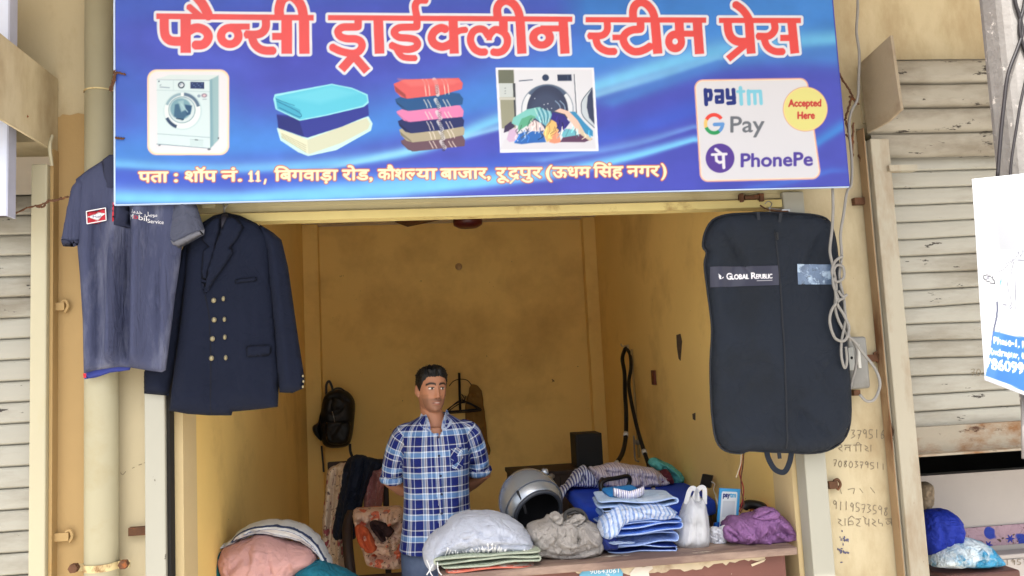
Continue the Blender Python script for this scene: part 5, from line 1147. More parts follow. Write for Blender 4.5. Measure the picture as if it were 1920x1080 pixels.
folded('striped_cloth', (c0[0]+.035, .14, ZT+.014), .36, .32, .045, 3, .013, stripes('green_striped_cloth', (150, 160, 142), [(.4, (196, 198, 190)), (.6, (126, 138, 124)), (.8, (206, 204, 196))], 40, axis=1), wb, 3, edge=mat('pale_green_edge', (158, 166, 150), .9, .2, 40))
folded('red_edged_cloth', (c0[0]+.04, .135, ZT+.001), .35, .335, .012, 1, .010, mat('red_edge_cloth', (186, 84, 70), .85, .2, 12, stain=(206, 196, 186), ss=14, st=(.5, .6)), wb, 5, edge=mat('red_hem', (196, 110, 92), .9, .2, 40))

# ---- silver helmet, its neck opening to the street
m_hel = mat('silver_helmet_shell', (150, 156, 164), .24, .1, 5, spec=.5, metal=.6, stain=(88, 94, 104), ss=7, st=(.6, .75), fleck=(190, 196, 200), fs=9, ft=(.7, .73))
m_hin = mat('helmet_lining', (26, 26, 30), .9, .1, 20)
hc = PY(994, 942, .40); hl = thing('helmet', 'scuffed silver motorcycle helmet lying with its dark opening towards the street', 'helmet', (hc[0], hc[1], ZT))
axis = np.array([.24, -.80, -.42]); axis /= np.linalg.norm(axis); e1 = np.cross(axis, [0, 0, 1]); e1 /= np.linalg.norm(e1); e2 = np.cross(e1, axis)
def shell(r, t0, t1, nu=48, nv=26, sq=(1, 1.06, 1.1)):
    V = []
    for t in np.linspace(t0, t1, nv):
        for a in np.arange(nu)*2*math.pi/nu: V.append(hc+r*(-axis*math.cos(t)*sq[2]+(e1*math.cos(a)*sq[0]+e2*math.sin(a)*sq[1])*math.sin(t)))
    F = []
    for i in range(nv-1):
        for j in range(nu): F.append((i*nu+j, i*nu+(j+1) % nu, (i+1)*nu+(j+1) % nu, (i+1)*nu+j))
    F.append(list(range(nu))); return np.array(V), F
V, F = shell(.128, .02, 2.22); o = mesh('shell', V, F, m_hel, hl); solid(o, .006, 0)
V, F = shell(.119, .05, 2.17); o = mesh('lining', V, F, m_hin, hl)
a = np.arange(40)*2*math.pi/40; rim = [hc+.128*(-axis*math.cos(2.22)*1.1+(e1*math.cos(t)+e2*math.sin(t)*1.06)*math.sin(2.22)) for t in a]; MB().tube(rim, .009, 10, closed=True).build('rim', mat('helmet_rim', (48, 52, 60), .45, .1, 10), hl, True)
for t_, m__ in ((1.86, 'grey_trim'),):
    rim = [hc+.1325*(-axis*math.cos(t_)*1.1+(e1*math.cos(t)+e2*math.sin(t)*1.06)*math.sin(t_)) for t in a]; MB().tube(rim, .0035, 6, closed=True).build('trim_line', mat(m__+str(t_), (74, 80, 92), .4, .1, 10), hl, True)
p = hc+.136*(-axis*math.cos(1.2)*1.1+(e1*math.cos(2.2)+e2*math.sin(2.2))*math.sin(1.2)); MB().ell(p, (.018, .018, .018), 14, 8).build('visor_pivot', m_hel, hl, True)
MB().tube(cr([rim[5], rim[5]+[.02, -.02, -.05], rim[5]+[.03, -.01, -.09]], 6), .006, 6).build('chin_strap', m_hin, hl, True)

# ---- grey sack
gsk, _ = sack('grey_sack', [(986, 1000), (990, 986), (1005, 978), (1022, 974), (1030, 966), (1046, 970), (1062, 964), (1078, 970), (1092, 968), (1106, 976), (1124, 990), (1130, 1012), (1126, 1032), (1108, 1042), (1060, 1048), (1020, 1044), (1002, 1034), (994, 1018)], .15, .12,
     [([(1030, 968), (1020, 985), (1000, 1010)], .006, .010), ([(1052, 970), (1048, 990), (1040, 1004), (1062, 1012), (1084, 1004)], .007, -.010), ([(1074, 976), (1074, 1004)], .005, .020), ([(1092, 970), (1100, 990), (1122, 1008)], .007, .010), ([(1010, 1024), (1050, 1032), (1100, 1018), (1126, 1008)], .006, .009), ([(1004, 1032), (1050, 1040), (1110, 1026)], .008, -.008), ([(1040, 972), (1032, 992), (1018, 1012)], .007, -.009), ([(1084, 980), (1094, 1000), (1110, 1012)], .008, -.010), ([(1060, 980), (1064, 1002)], .006, -.008), ([(1000, 990), (1012, 1002), (1030, 1016)], .006, .006)],
     mat('grey_checked_cotton', (154, 150, 146), .9, .1, 5, weave=.4, ws=260, spec=.1, stain=(130, 126, 124), ss=5, st=(.5, .7), wr=.9, wrs=14), None, .008, .055, .005, 3, floor=ZT, label='knotted grey cloth sack between the white bundle and the folded jeans', cat='sack')

# ---- pile of folded clothes
tc = [(1192, .19)]
xj = PY(1193, 1030, .17)[0]; z = ZT+.001; G1 = 'folded clothes piled on the counter'
def fmat(n, c, st_): return mat(n, c, .85, .1, 8, weave=.3, ws=500, spec=.1, stain=st_, ss=7, st=(.5, .7), wr=.6, wrs=16)
pile = [('folded_jeans', 'folded dark indigo jeans at the bottom of the pile on the counter', .288, .028, 2, (44, 66, 150), (66, 92, 176)), ('folded_trousers', 'folded light blue trousers with a big loop, second from the bottom of the pile', .270, .044, 2, (150, 176, 226), (180, 198, 232)),
        ('folded_jeans', 'folded mid blue jeans in the middle of the pile on the counter', .285, .034, 2, (76, 116, 204), (112, 148, 218)), ('folded_trousers', 'folded pale blue trousers above the mid blue jeans in the pile', .274, .036, 3, (120, 156, 222), (156, 184, 230)),
        ('folded_trousers', 'folded dark grey trousers under the top pale jeans of the pile', .262, .016, 2, (52, 54, 62), (70, 72, 80)), ('folded_jeans', 'folded pale washed jeans lying on top of the pile', .288, .030, 2, (166, 190, 220), (200, 212, 228))]
for i, (n_, lb_, w_, h_, ly, c1, c2) in enumerate(pile):
    folded(n_, (xj+rr.uniform(-.008, .008), .18+rr.uniform(-.012, .012), z), w_, .26, h_, ly, min(.0095, h_/ly*.8), fmat('pile_cloth_%d' % i, c1, c2), seed=i+2, yaw=rr.uniform(-.14, .14), label=lb_, cat='jeans' if 'jeans' in n_ else 'trousers', group=G1); z += h_+.001
X, F, uv = drape(30, 26, .20, .16, (xj-.085, .085, z+.05), [(np.array([xj-.03, .14, z-.05]), np.array([.14, .12, .06]))], ZT+.05, .4, 90, 4, 9); cloth('jeans_leg', (X, F, uv), fmat('draped_jeans', (126, 146, 180), (170, 184, 204)), label='pale blue jeans leg flopping over the left side of the clothes pile', cat='jeans', group=G1)
sack('crumpled_shirt', [(1120, 990), (1127, 972), (1146, 952), (1166, 944), (1190, 948), (1216, 942), (1244, 944), (1260, 954), (1262, 968), (1240, 974), (1214, 972), (1186, 976), (1168, 982), (1156, 998), (1140, 1010), (1124, 1004)], .10, .07, [([(1150, 952), (1140, 980), (1128, 1000)], .005, .010), ([(1166, 948), (1156, 972), (1146, 1000)], .006, -.010), ([(1190, 950), (1220, 966), (1256, 962)], .005, .010), ([(1200, 946), (1236, 956), (1260, 958)], .005, -.009), ([(1176, 952), (1184, 972)], .004, .008)], stripes('pale_blue_shirting', (176, 190, 214), [(.3, (120, 146, 196)), (.5, (190, 200, 220)), (.8, (140, 164, 206))], 30), None, .008, .03, .005, 21, label='crumpled pale blue striped shirt flopping over the top of the clothes pile', cat='shirt', group=G1)
sack('navy_cloth', [(1128, 1004), (1138, 996), (1152, 1002), (1160, 1018), (1154, 1030), (1136, 1032), (1126, 1022)], .09, .04, [([(1134, 1004), (1150, 1022)], .004, .008)], mat('deep_navy_cotton', (30, 44, 110), .85, .1, 8, wr=.8), None, .007, .025, .005, 22, floor=ZT, label='small deep navy cloth squeezed beside the bottom of the clothes pile', cat='cloth', group=G1)
fs_ = thing('folded_shirt', 'folded bright blue shirt with a striped collar standing on the clothes pile', 'shirt', (xj-.02, .20, z), G1)
m_bs = mat('bright_blue_cotton', (30, 112, 178), .8, .08, 8, weave=.2, ws=400, wr=.4, wrs=15)
zt_ = PY(1180, 915, .25)[2]; bev(MB().hull8([(xj-.095, .16, z), (xj+.045, .16, z), (xj+.045, .30, z), (xj-.095, .30, z), (xj-.098, .24, zt_), (xj+.035, .24, zt_+.006), (xj+.035, .31, zt_+.006), (xj-.098, .31, zt_)]).build('body', m_bs, fs_, True), .012, 3)
ca = [np.array([xj-.02+.062*math.sin(t), .155-.03*math.cos(t), z+.012+.014*abs(math.sin(t))]) for t in np.linspace(-1.5, 1.5, 18)]
V, F = loft([[p_+[0, 0, -.016], p_+[0, -.006, .004], p_+[0, -.002, .016], p_+[0, .008, .016], p_+[0, .008, -.016]] for p_ in ca]); mesh('collar', V, F, stripes('collar_stripe', (214, 214, 222), [(.35, (120, 110, 150)), (.5, (220, 220, 228)), (.75, (150, 150, 190))], 60), fs_, True, uv=V[:, [0, 2]]*1.0)

# ---- carrier bag
YC = .13; pb = thing('carrier_bag', 'thin white plastic carrier bag with loop handles standing on the counter', 'carrier bag', (PY(1297, 1028, YC)[0], YC, ZT))
m_pl = mat('milky_plastic', (206, 209, 214), .25, .03, 10, bump=.5, bs=18, spec=.5, alpha=.62, wr=.6, wrs=14, stretch=(1, 1, .35))
pf = folds([(1290, 930, 1280, 1020, .010, -.012), (1305, 930, 1318, 1020, .010, -.010), (1298, 930, 1298, 1010, .008, .014), (1275, 960, 1272, 1020, .008, .010), (1318, 950, 1326, 1020, .007, .010)], YC, .006, (26, 10), 4)
V, F, uv, fpb = puff([(1293, 925), (1283, 942), (1274, 966), (1267, 996), (1264, 1016), (1270, 1026), (1290, 1031), (1312, 1030), (1326, 1024), (1330, 1010), (1328, 985), (1325, 960), (1320, 940), (1314, 930), (1305, 938), (1299, 934)], YC, .075, pf, .007, .9, .06); mesh('body', V, F, m_pl, pb)
for q in ([(1286, 945), (1292, 922), (1299, 915), (1306, 922), (1308, 940)], [(1300, 940), (1306, 922), (1314, 914), (1321, 918), (1321, 945)]): strap('handle', q, YC-.02, .018, m_pl, pb)
bev(MB().box((PY(1276, 1000, YC)[0], YC-.045, ZT+.004), (PY(1318, 1000, YC)[0], YC+.04, ZT+.075)).build('parcel', mat('white_parcel', (232, 232, 236), .6, .03, 10), pb, True), .025, 4)
# ---- payment card stand (its square code is left out)
YQ = .27; q = [PY(*p_, YQ) for p_ in ((1341, 986), (1382, 988), (1388, 917), (1349, 915))]; qs = thing('payment_stand', 'light blue acrylic payment card standing on the counter behind the white bag', 'stand', q[0]*[1, 1, 0]+[.03, 0, ZT])
q[0][2] = q[1][2] = ZT+.001
cc = Canvas(0, 0, 44, 74, 5, (60, 150, 214)); cc.rrect(1, 1, 43, 73, 5, (66, 164, 224)); cc.poly([(1, 54), (43, 50), (43, 73), (1, 73)], (28, 70, 170)); cc.rrect(5.5, 5, 38.5, 64, 3, (226, 234, 240))
cc.text('pay', 9, 14, 11, (24, 44, 120), .55, width=14); cc.text('tm', 23.5, 14, 11, (70, 170, 220), .55, width=12); cc.rrect(9, 20, 35, 46, 2, (206, 214, 222)); cc.line([(11, 52), (33, 52)], 2, (60, 80, 150)); cc.line([(8, 59), (28, 59)], 3, (30, 60, 160))
def card_fn(off): return lambda u, v: (q[0][None]*(1-u)[:, None]+q[1][None]*u[:, None])*(1-v)[:, None]+(q[3][None]*(1-u)[:, None]+q[2][None]*u[:, None])*v[:, None]+[0, off, 0]
o = printed('printed_card', card_fn(-.0005), 90, 150, cc, lambda u, v, P: np.stack([u*44, 74-74*v], 1), VC, qs)
pv = card_fn(0)(np.array([0, 1, 1, 0.]), np.array([0, 0, 1, 1.])); bev(MB().hull8(np.vstack([pv[[0, 1]], (pv+[0, .005, 0])[[1, 0]], pv[[3, 2]], (pv+[0, .005, 0])[[2, 3]]])).build('plate', mat('blue_acrylic', (30, 90, 180), .2, .03), qs), .001)
bev(MB().hull8([(q[0][0], YQ+.006, ZT), (q[1][0], YQ+.006, ZT), (q[1][0], YQ+.06, ZT), (q[0][0], YQ+.06, ZT)]+[(q[0][0], YQ+.006, ZT+.05), (q[1][0], YQ+.006, ZT+.05), (q[1][0], YQ+.011, ZT+.05), (q[0][0], YQ+.011, ZT+.05)]).build('foot', bpy.data.materials['blue_acrylic'], qs), .001)
# ---- crumpled white cloth, purple bundle, odds and ends
sack('white_rag', [(1331, 992), (1338, 986), (1350, 990), (1360, 984), (1363, 1000), (1361, 1018), (1350, 1024), (1334, 1022), (1330, 1008)], .15, .04, [([(1340, 988), (1346, 1004), (1338, 1018)], .004, .008), ([(1352, 992), (1356, 1010)], .004, -.008), ([(1334, 1004), (1350, 1012)], .004, .006)], mat('white_rag_cotton', (216, 220, 230), .9, .05, 8, wr=.9, wrs=22), None, .007, .03, .006, 6, ns=(40, 40), floor=ZT, label='small crumpled white rag between the carrier bag and the purple bundle', cat='cloth')
m_pur = mat('purple_tie_dye', (132, 92, 140), .85, .08, 5, stain=(110, 74, 120), ss=6, st=(.5, .7), fleck=(206, 176, 190), fs=10, ft=(.735, .755), wr=.9, wrs=13)
psk, _ = sack('purple_bundle', [(1360, 1000), (1358, 984), (1368, 974), (1376, 966), (1392, 968), (1404, 962), (1420, 960), (1432, 954), (1448, 958), (1466, 968), (1478, 984), (1484, 1000), (1480, 1012), (1462, 1018), (1440, 1026), (1420, 1028), (1404, 1022), (1382, 1020), (1366, 1014)], .15, .11,
     [([(1380, 970), (1376, 990), (1368, 1010)], .005, .010), ([(1392, 972), (1390, 996), (1384, 1016)], .006, -.009), ([(1404, 966), (1400, 990), (1404, 1016)], .006, .009), ([(1424, 964), (1412, 984), (1396, 1004)], .007, -.008), ([(1434, 968), (1452, 990), (1476, 1002)], .006, .012), ([(1440, 960), (1462, 978), (1478, 996)], .008, -.010), ([(1424, 974), (1440, 996), (1470, 1010)], .008, -.009), ([(1414, 990), (1430, 1012)], .005, .006)],
     m_pur, None, .009, .05, .005, 8, floor=ZT, label='knotted purple tie dyed cloth bundle at the right end of the counter', cat='bundle')
tp = thing('spectacle_case', 'small black rounded case lying behind the purple bundle beside the blue card', 'case', PY(1412, 960, .30))
MB().tube(cr([PY(1394, 955, .3), PY(1398, 947, .3), PY(1412, 946, .3), PY(1428, 950, .29), PY(1432, 957, .28)], 5), [.012]+[.019]*19+[.012], 12).build('case', BLACKP, tp, True)
X, F, uv = drape(18, 16, .12, .10, PY(1425, 945, .34)+[0, 0, .03], [(PY(1425, 962, .34), np.array([.04, .04, .045]))], ZT, .4, 60, 4, 12, crumple=.2); cloth('orange_duster', (X, F, uv), mat('orange_cotton', (196, 104, 54), .85, .1, 10, wr=.8), label='orange duster cloth behind the purple bundle', cat='cloth')

sg_ = thing('black_strap', 'small black webbing strap lying on top of the grey cloth sack', 'strap', PY(1075, 966, .16))
strap('webbing', [(1058, 974), (1062, 962), (1074, 956), (1088, 958), (1096, 966), (1100, 976)], .08, .016, BLACKP, sg_); MB().tube([PY(q[0], q[1], .075) for q in ((1064, 965), (1078, 960), (1094, 966))], .006, 8).build('buckle', BLACKP, sg_, True)

m_g = bpy.data.materials['grey_checked_cotton']
for nm, ol, Yk, m__, par in (('knot_end', [(1036, 978), (1030, 966), (1040, 958), (1052, 966), (1056, 980), (1046, 986)], .085, m_g, gsk), ('knot_end', [(1066, 982), (1072, 968), (1086, 962), (1098, 970), (1092, 980), (1078, 990)], .08, m_g, gsk), ('loose_corner', [(990, 1020), (1004, 1026), (1020, 1040), (1010, 1046), (994, 1042), (986, 1032)], .07, m_g, gsk), ('knot_end', [(1412, 972), (1418, 960), (1430, 950), (1450, 952), (1460, 964), (1446, 976)], .085, m_pur, psk), ('loose_corner', [(1356, 992), (1366, 984), (1380, 996), (1384, 1012), (1370, 1018), (1358, 1008)], .075, m_pur, psk)):
    sack(nm, ol, Yk, .026, [([ol[0], ((ol[0][0]+ol[3][0])/2+3, (ol[0][1]+ol[3][1])/2), ol[3]], .004, .009)], m__, par, .006, .014, .004, 5, floor=ZT+.002)
# ================================================================== deeper in the shop
# ---- ironing table with clothes, iron and its hoses
ZI = 1.02; it_ = thing('ironing_table', 'wide ironing table padded with royal blue cloth against the right wall', 'table', (1.08, 1.15, 0))
cr_ = [PZ(1096, 950, ZI), PZ(1190, 962, ZI), PZ(1343, 936, ZI), PZ(1340, 915, ZI), PZ(1290, 902, ZI), PZ(1056, 908, ZI)]
for q in cr_: q[0] = min(q[0], 1.415)
poly = [(q[0], q[1]) for q in cr_]; m_blue = mat('royal_blue_pad', (24, 66, 196), .8, .1, 6, bump=.2, bs=20, stain=(36, 84, 208), ss=4, st=(.5, .75))
bev(MB().prism(poly, 'z', ZI-.075, ZI).build('padded_top', m_blue, it_, True), .022, 3)
m_dw = mat('dark_wood', (46, 34, 30), .6, .15, 6)
ins = [(x*.94+1.08*.06, y*.94+1.2*.06) for x, y in poly]; MB().prism(ins, 'z', ZI-.20, ZI-.076).build('apron', m_dw, it_)
for (x, y) in (ins[0], ins[2], ins[4], ins[5]): MB().box((x-.02, y-.02, 0), (x+.02, y+.02, ZI-.20)).build('leg', m_dw, it_)
YI = PZ(1150, 935, ZI)[1]; ic = PZ(1140, 938, ZI); ir = thing('steam_iron', 'steam iron with a black handle on the blue ironing table', 'iron', ic)
def I(px, py, d=0.): return PY(px, py, ic[1]+d)
s0, s1 = I(1132, 938, 0), I(1182, 930, .04)
bev(MB().hull8([I(1131, 940), I(1152, 940), I(1186, 932, .10), I(1150, 926, .12), I(1131, 933), I(1152, 933), I(1184, 925, .10), I(1148, 919, .12)]).build('soleplate', STEEL, ir), .003)
bev(MB().hull8([I(1133, 933), I(1151, 933), I(1180, 925, .09), I(1150, 919, .11), I(1134, 920), I(1149, 920), I(1172, 916, .08), I(1150, 912, .10)]).build('body', mat('iron_housing', (70, 72, 78), .3, .2, 20, metal=.6), ir), .004)
MB().tube(cr([I(1130, 922, .01), I(1127, 908, .02), I(1136, 900, .03), I(1158, 896, .05), I(1177, 893, .07), I(1181, 902, .08), I(1176, 914, .08)], 6), .011, 10).build('handle', BLACKP, ir, True)
def wall_run(pts, y0, y1, n=10):
    P = cr(pts, n); t = np.linspace(0, 1, len(P))**1.2; return np.array([PY(a, b, y0+(y1-y0)*k) for (a, b), k in zip(P, t)])
yw = PX(1175, 655, XR-.012)[1]
h1 = wall_run([(1172, 654), (1167, 672), (1171, 700), (1172, 740), (1174, 775), (1173, 820), (1166, 852), (1150, 876), (1134, 893), (1127, 905), (1129, 922)], yw, ic[1]+.01)
h2 = wall_run([(1173, 652), (1181, 664), (1183, 690), (1179, 720), (1184, 755), (1194, 800), (1205, 838), (1216, 872), (1222, 900), (1226, 924), (1228, 948)], yw, ic[1]+.05)
m_hose = mat('black_rubber', (18, 18, 20), .55, .1, 20)
ho = thing('iron_hose', 'pair of black hoses looped from a wall hook down to the steam iron', 'hose', h1[0])
MB().tube(h1, .0135, 9).build('steam_hose', m_hose, ho, True); MB().tube(h2, .012, 9).build('power_cord', m_hose, ho, True)
m_tape = mat('pale_tape', (190, 188, 184), .6, .05)
for P, i_ in ((h1, 48), (h1, 66), (h2, 62), (h2, 88)): MB().tube(P[i_:i_+2]+(P[i_+1]-P[i_])*np.linspace(0, .6, 2)[:, None], .0155, 9).build('tape', m_tape, ho, True)
q = PX(1175, 652, XR-.006); bx = bev(MB().box((XR-.012, q[1]-.05, q[2]-.02), (XR-.001, q[1]+.05, q[2]+.02)).tube(cr([q+[-.002, 0, .01], q+[-.03, 0, .012], q+[-.04, 0, .03]], 4), .006, 6).build('wall_hook', mat('beige_batten', (196, 176, 136), .6, .1), ho), .002)
a, b = PX(1184, 655, XR-.008), PX(1198, 858, XR-.008); cdt = MB().tube([a, (a+b)/2, b], .008, 8).build('conduit', mat('beige_conduit', (178, 156, 110), .6, .1), None, True); setp(cdt, 'thin beige conduit running down the right wall behind the black hoses', 'conduit')
q = PX(1194, 862, XR-.02); mb = MB().tube(cr([q+[-.01, .0, .16], q+[-.012, 0, .10], q+[-.012, 0, .02], q+[-.015, -.03, 0], q+[-.015, -.10, 0]], 5), .006, 8).box((XR-.02, q[1]-.03, q[2]+.10), (XR-.001, q[1]+.03, q[2]+.13)); setp(mb.build('steel_bracket', STEEL, None, True), 'bent steel rod bracket fixed low on the right wall behind the ironing table', 'bracket')
def heap(name, px, py, Y, z0, r, lx, ly, m, lb_, cat, seed, group=None, cx=.25, **k):
    c = PY(px, py, Y); c[2] = z0; X, F, uv = drape(40, 34, lx, ly, c+[0, 0, r[2]+.05], [(c+[0, 0, -.01], np.array(r)), (c+[r[0]*.5, .03, -.01], np.array(r)*.8), (c+[-r[0]*.55, -.01, -.01], np.array(r)*.7)], z0+.003, seed*.7, 90, 4, seed, crumple=cx)
    return cloth(name, (X, F, uv), m, None, .003, 1, label=lb_, cat=cat, group=group)
G2 = 'clothes waiting on the ironing table'
m_s1 = stripes('navy_striped_shirting', (206, 210, 224), [(.5, (84, 88, 140))], 75); m_s2 = stripes('lilac_striped_shirting', (206, 198, 208), [(.45, (150, 140, 170)), (.6, (214, 206, 212)), (.8, (176, 168, 190))], 34)
def hang(name, outline, Y, depth, lines, m, lb_, cat, noise=.009, edge=.04, seed=1, res=.006, group=None, zmin=None):
    o, f = sack(name, outline, Y, depth, lines, m, None, noise, edge, res, seed, floor=zmin, label=lb_, cat=cat, group=group); return o
yb1 = PZ(1090, 915, ZI)[1]
hang('striped_shirt', [(1044, 935), (1050, 915), (1062, 905), (1072, 890), (1084, 878), (1096, 872), (1106, 882), (1118, 892), (1130, 906), (1128, 916), (1100, 914), (1080, 912), (1066, 914), (1056, 930), (1048, 946)], yb1-.02, .09, [([(1096, 874), (1090, 896), (1076, 910)], .008, .016), ([(1104, 882), (1112, 904)], .008, -.014), ([(1070, 892), (1060, 914)], .007, -.014), ([(1084, 884), (1100, 908)], .007, .012)], m_s1, 'crumpled navy and white striped shirt spilling over the left edge of the ironing table', 'shirt', seed=2, group=G2, edge=.03)
yb2 = PZ(1180, 912, ZI)[1]
hang('lilac_shirts', [(1106, 878), (1120, 874), (1150, 868), (1180, 870), (1205, 874), (1230, 880), (1246, 892), (1248, 906), (1220, 912), (1180, 914), (1140, 914), (1124, 904), (1112, 892)], yb2, .11, [([(1130, 876), (1150, 900)], .01, .018), ([(1160, 872), (1172, 906)], .01, -.015), ([(1190, 874), (1196, 908)], .01, .016), ([(1214, 880), (1226, 908)], .01, -.014), ([(1120, 880), (1180, 890), (1240, 900)], .008, .010)], m_s2, 'crumpled pale lilac striped shirts heaped behind the steam iron', 'shirts', seed=4, group=G2, edge=.03)
yb3 = PZ(1242, 908, ZI)[1]
hang('maroon_scarf', [(1224, 896), (1236, 886), (1250, 880), (1258, 892), (1262, 906), (1240, 908), (1226, 906)], yb3-.03, .05, [([(1236, 890), (1246, 906)], .006, .012)], mat('maroon_print', (92, 36, 48), .85, .2, 20, fleck=(190, 150, 150), fs=40, ft=(.62, .66), wr=.8), 'small maroon printed cloth tucked between the lilac shirts and the turquoise cloth', 'cloth', seed=5, group=G2, edge=.02)
hang('turquoise_cloth', [(1216, 868), (1226, 858), (1240, 862), (1256, 870), (1272, 882), (1281, 896), (1278, 906), (1262, 908), (1256, 894), (1244, 884), (1228, 880)], yb3+.06, .07, [([(1230, 864), (1254, 880), (1270, 898)], .008, -.014), ([(1240, 874), (1262, 892)], .007, .012)], mat('turquoise_cotton', (92, 176, 172), .85, .1, 8, wr=.9), 'turquoise cloth heaped at the back right of the ironing table', 'cloth', seed=6, group=G2, edge=.025)
# ---- charger on the right edge of the table, its white lead
YC2 = .88; ch = thing('charger', 'black box charger with a white lead at the right edge of the ironing table', 'charger', PY(1325, 915, YC2))
bev(MB().hull8([PY(1311, 912, YC2), PY(1331, 916, YC2), PY(1334, 915, YC2+.04), PY(1315, 911, YC2+.04), PY(1317, 888, YC2), PY(1337, 892, YC2), PY(1338, 891, YC2+.04), PY(1320, 888, YC2+.04)]).build('box', BLACKP, ch), .004)
MB().tube(cr([PY(1334, 903, YC2-.01), PY(1340, 908, YC2-.05), PY(1338, 918, YC2-.15), PY(1342, 930, .4), PY(1346, 946, .33)], 8), .003, 6).build('lead', mat('white_lead', (214, 214, 210), .5, .02), ch, True)
# ---- low dark cabinet and a speaker on it
zc = PY(1030, 882, 2.0)[2]; xa, xb = PY(958, 900, 1.95)[0], PY(1142, 890, 1.95)[0]
cb = thing('low_cabinet', 'low dark brown wooden cabinet along the back of the room behind the helmet', 'cabinet', ((xa+xb)/2, 2.1, 0))
bev(MB().box((xa, 1.95, zc-.025), (xb, 2.30, zc)).build('top', m_dw, cb), .003); MB().box((xa+.01, 1.965, 0), (xb-.01, 2.29, zc-.026)).build('carcass', mat('brown_laminate', (58, 44, 36), .55, .12, 4), cb)
MB().box(((xa+xb)/2-.002, 1.958, .05), ((xa+xb)/2+.002, 1.9645, zc-.04)).build('door_gap', m_dark, cb)  # solid dark strip in place of the shade between the doors
q = PY(1034, 893, 1.94); MB().ell(q, (.022, .012, .016), 12, 8).build('knob', mat('grey_knob', (130, 124, 116), .5, .1), cb, True)
sa, sb = PY(1082, 880, 2.05), PY(1132, 880, 2.05); zs_ = PY(1105, 813, 2.05)[2]
spk = thing('speaker_box', 'black upright speaker box standing on the low cabinet in the back right corner', 'speaker', ((sa[0]+sb[0])/2, 2.12, zc))
bev(MB().box((sa[0], 2.05, zc), (sb[0], 2.24, zs_)).build('case', mat('black_case', (24, 25, 27), .6, .1, 10), spk), .004)
MB().box((sa[0]+.012, 2.046, zc+.015), (sb[0]-.012, 2.0505, zs_-.015)).build('grille', mat('black_grille', (34, 35, 38), .8, .15, 300, bump=.5, bs=500), spk)
# ---- chair with clothes, left of the man
YS = 1.95; m_fl = floral('floral_sheet', (214, 194, 172), (164, 84, 90), (140, 110, 100), 13); m_fl2 = floral('pink_floral', (222, 190, 170), (214, 116, 88), (172, 130, 122), 11)
chx = PY(670, 900, YS); chr_ = thing('chair', 'dark wooden armchair buried under hanging sheets and trousers left of the man', 'chair', (chx[0], 1.8, 0))
zb_ = PY(670, 862, YS)[2]; xl_, xr_ = PY(615, 900, YS+.06)[0], PY(728, 900, YS+.06)[0]
bev(MB().box((xl_, YS+.05, zb_-.06), (xr_, YS+.08, zb_-.01)).build('top_rail', m_dw, chr_), .006)
for x in (xl_, xr_-.035): bev(MB().box((x, YS+.05, 0), (x+.035, YS+.08, zb_-.061)).build('back_post', m_dw, chr_), .004)
bev(MB().box((xl_, 1.50, .40), (xr_, YS+.049, .45)).build('seat', m_dw, chr_), .006)
for x in (xl_, xr_-.035): MB().box((x, 1.50, 0), (x+.035, 1.535, .399)).build('leg', m_dw, chr_)
MB().tube(cr([PY(660, 960, 1.62), PY(652, 985, 1.58), PY(652, 1020, 1.52), PY(656, 1060, 1.47), PY(660, 1100, 1.45)], 6), .028, 10).build('arm', m_dw, chr_, True)
hang('floral_sheet', [(614, 884), (630, 872), (648, 868), (664, 874), (672, 900), (668, 950), (660, 1010), (664, 1060), (655, 1085), (630, 1085), (614, 1070), (604, 1010), (606, 960), (610, 920)], YS+.02, .05, [([(630, 880), (622, 960), (616, 1060)], .012, .030), ([(645, 880), (640, 980), (636, 1070)], .014, -.030), ([(658, 900), (652, 990), (650, 1070)], .012, .028), ([(614, 900), (610, 1000)], .010, -.02)], m_fl, 'cream floral bed sheet hanging over the chair back at the left', 'sheet', seed=3, edge=.05)
hang('navy_trousers', [(652, 862), (664, 854), (684, 854), (702, 860), (716, 868), (712, 880), (700, 884), (694, 900), (684, 930), (676, 965), (668, 1000), (662, 1012), (644, 1012), (625, 1008), (630, 960), (638, 910), (644, 880)], YS-.06, .055, [([(664, 860), (652, 930), (640, 1005)], .010, -.022), ([(684, 862), (672, 930), (656, 1008)], .010, .024), ([(700, 866), (682, 910)], .010, -.018)], mat('navy_twill', (22, 30, 48), .85, .12, 6, weave=.2, ws=500, wr=.9, wrs=8), 'dark navy trousers hung over the floral sheet on the chair', 'trousers', seed=4, edge=.03)
hang('crochet_shawl', [(690, 886), (702, 878), (716, 878), (722, 890), (720, 920), (716, 945), (708, 960), (690, 958), (682, 950), (684, 920)], YS-.03, .05, [([(700, 886), (694, 950)], .008, .020), ([(710, 886), (706, 950)], .008, -.02)], mat('dusty_pink_crochet', (164, 108, 106), .9, .2, 40, bump=.9, bs=120, fleck=(176, 140, 136), fs=50, ft=(.55, .62), wr=.8), 'dusty pink crochet shawl at the right end of the chair back', 'shawl', seed=5)
hang('printed_quilt', [(662, 958), (690, 952), (724, 950), (756, 954), (758, 990), (756, 1030), (752, 1062), (720, 1064), (690, 1058), (678, 1030), (668, 1000)], 1.62, .12, [([(670, 975), (710, 985), (750, 978)], .014, .03), ([(690, 1000), (720, 1010), (752, 1004)], .014, -.03), ([(684, 1036), (720, 1040), (754, 1034)], .014, .03), ([(700, 956), (694, 1000), (706, 1050)], .012, .022), ([(735, 956), (728, 1000), (738, 1055)], .012, -.022)], m_fl2, 'pink and cream printed quilt piled on the chair seat', 'quilt', seed=7, noise=.02)
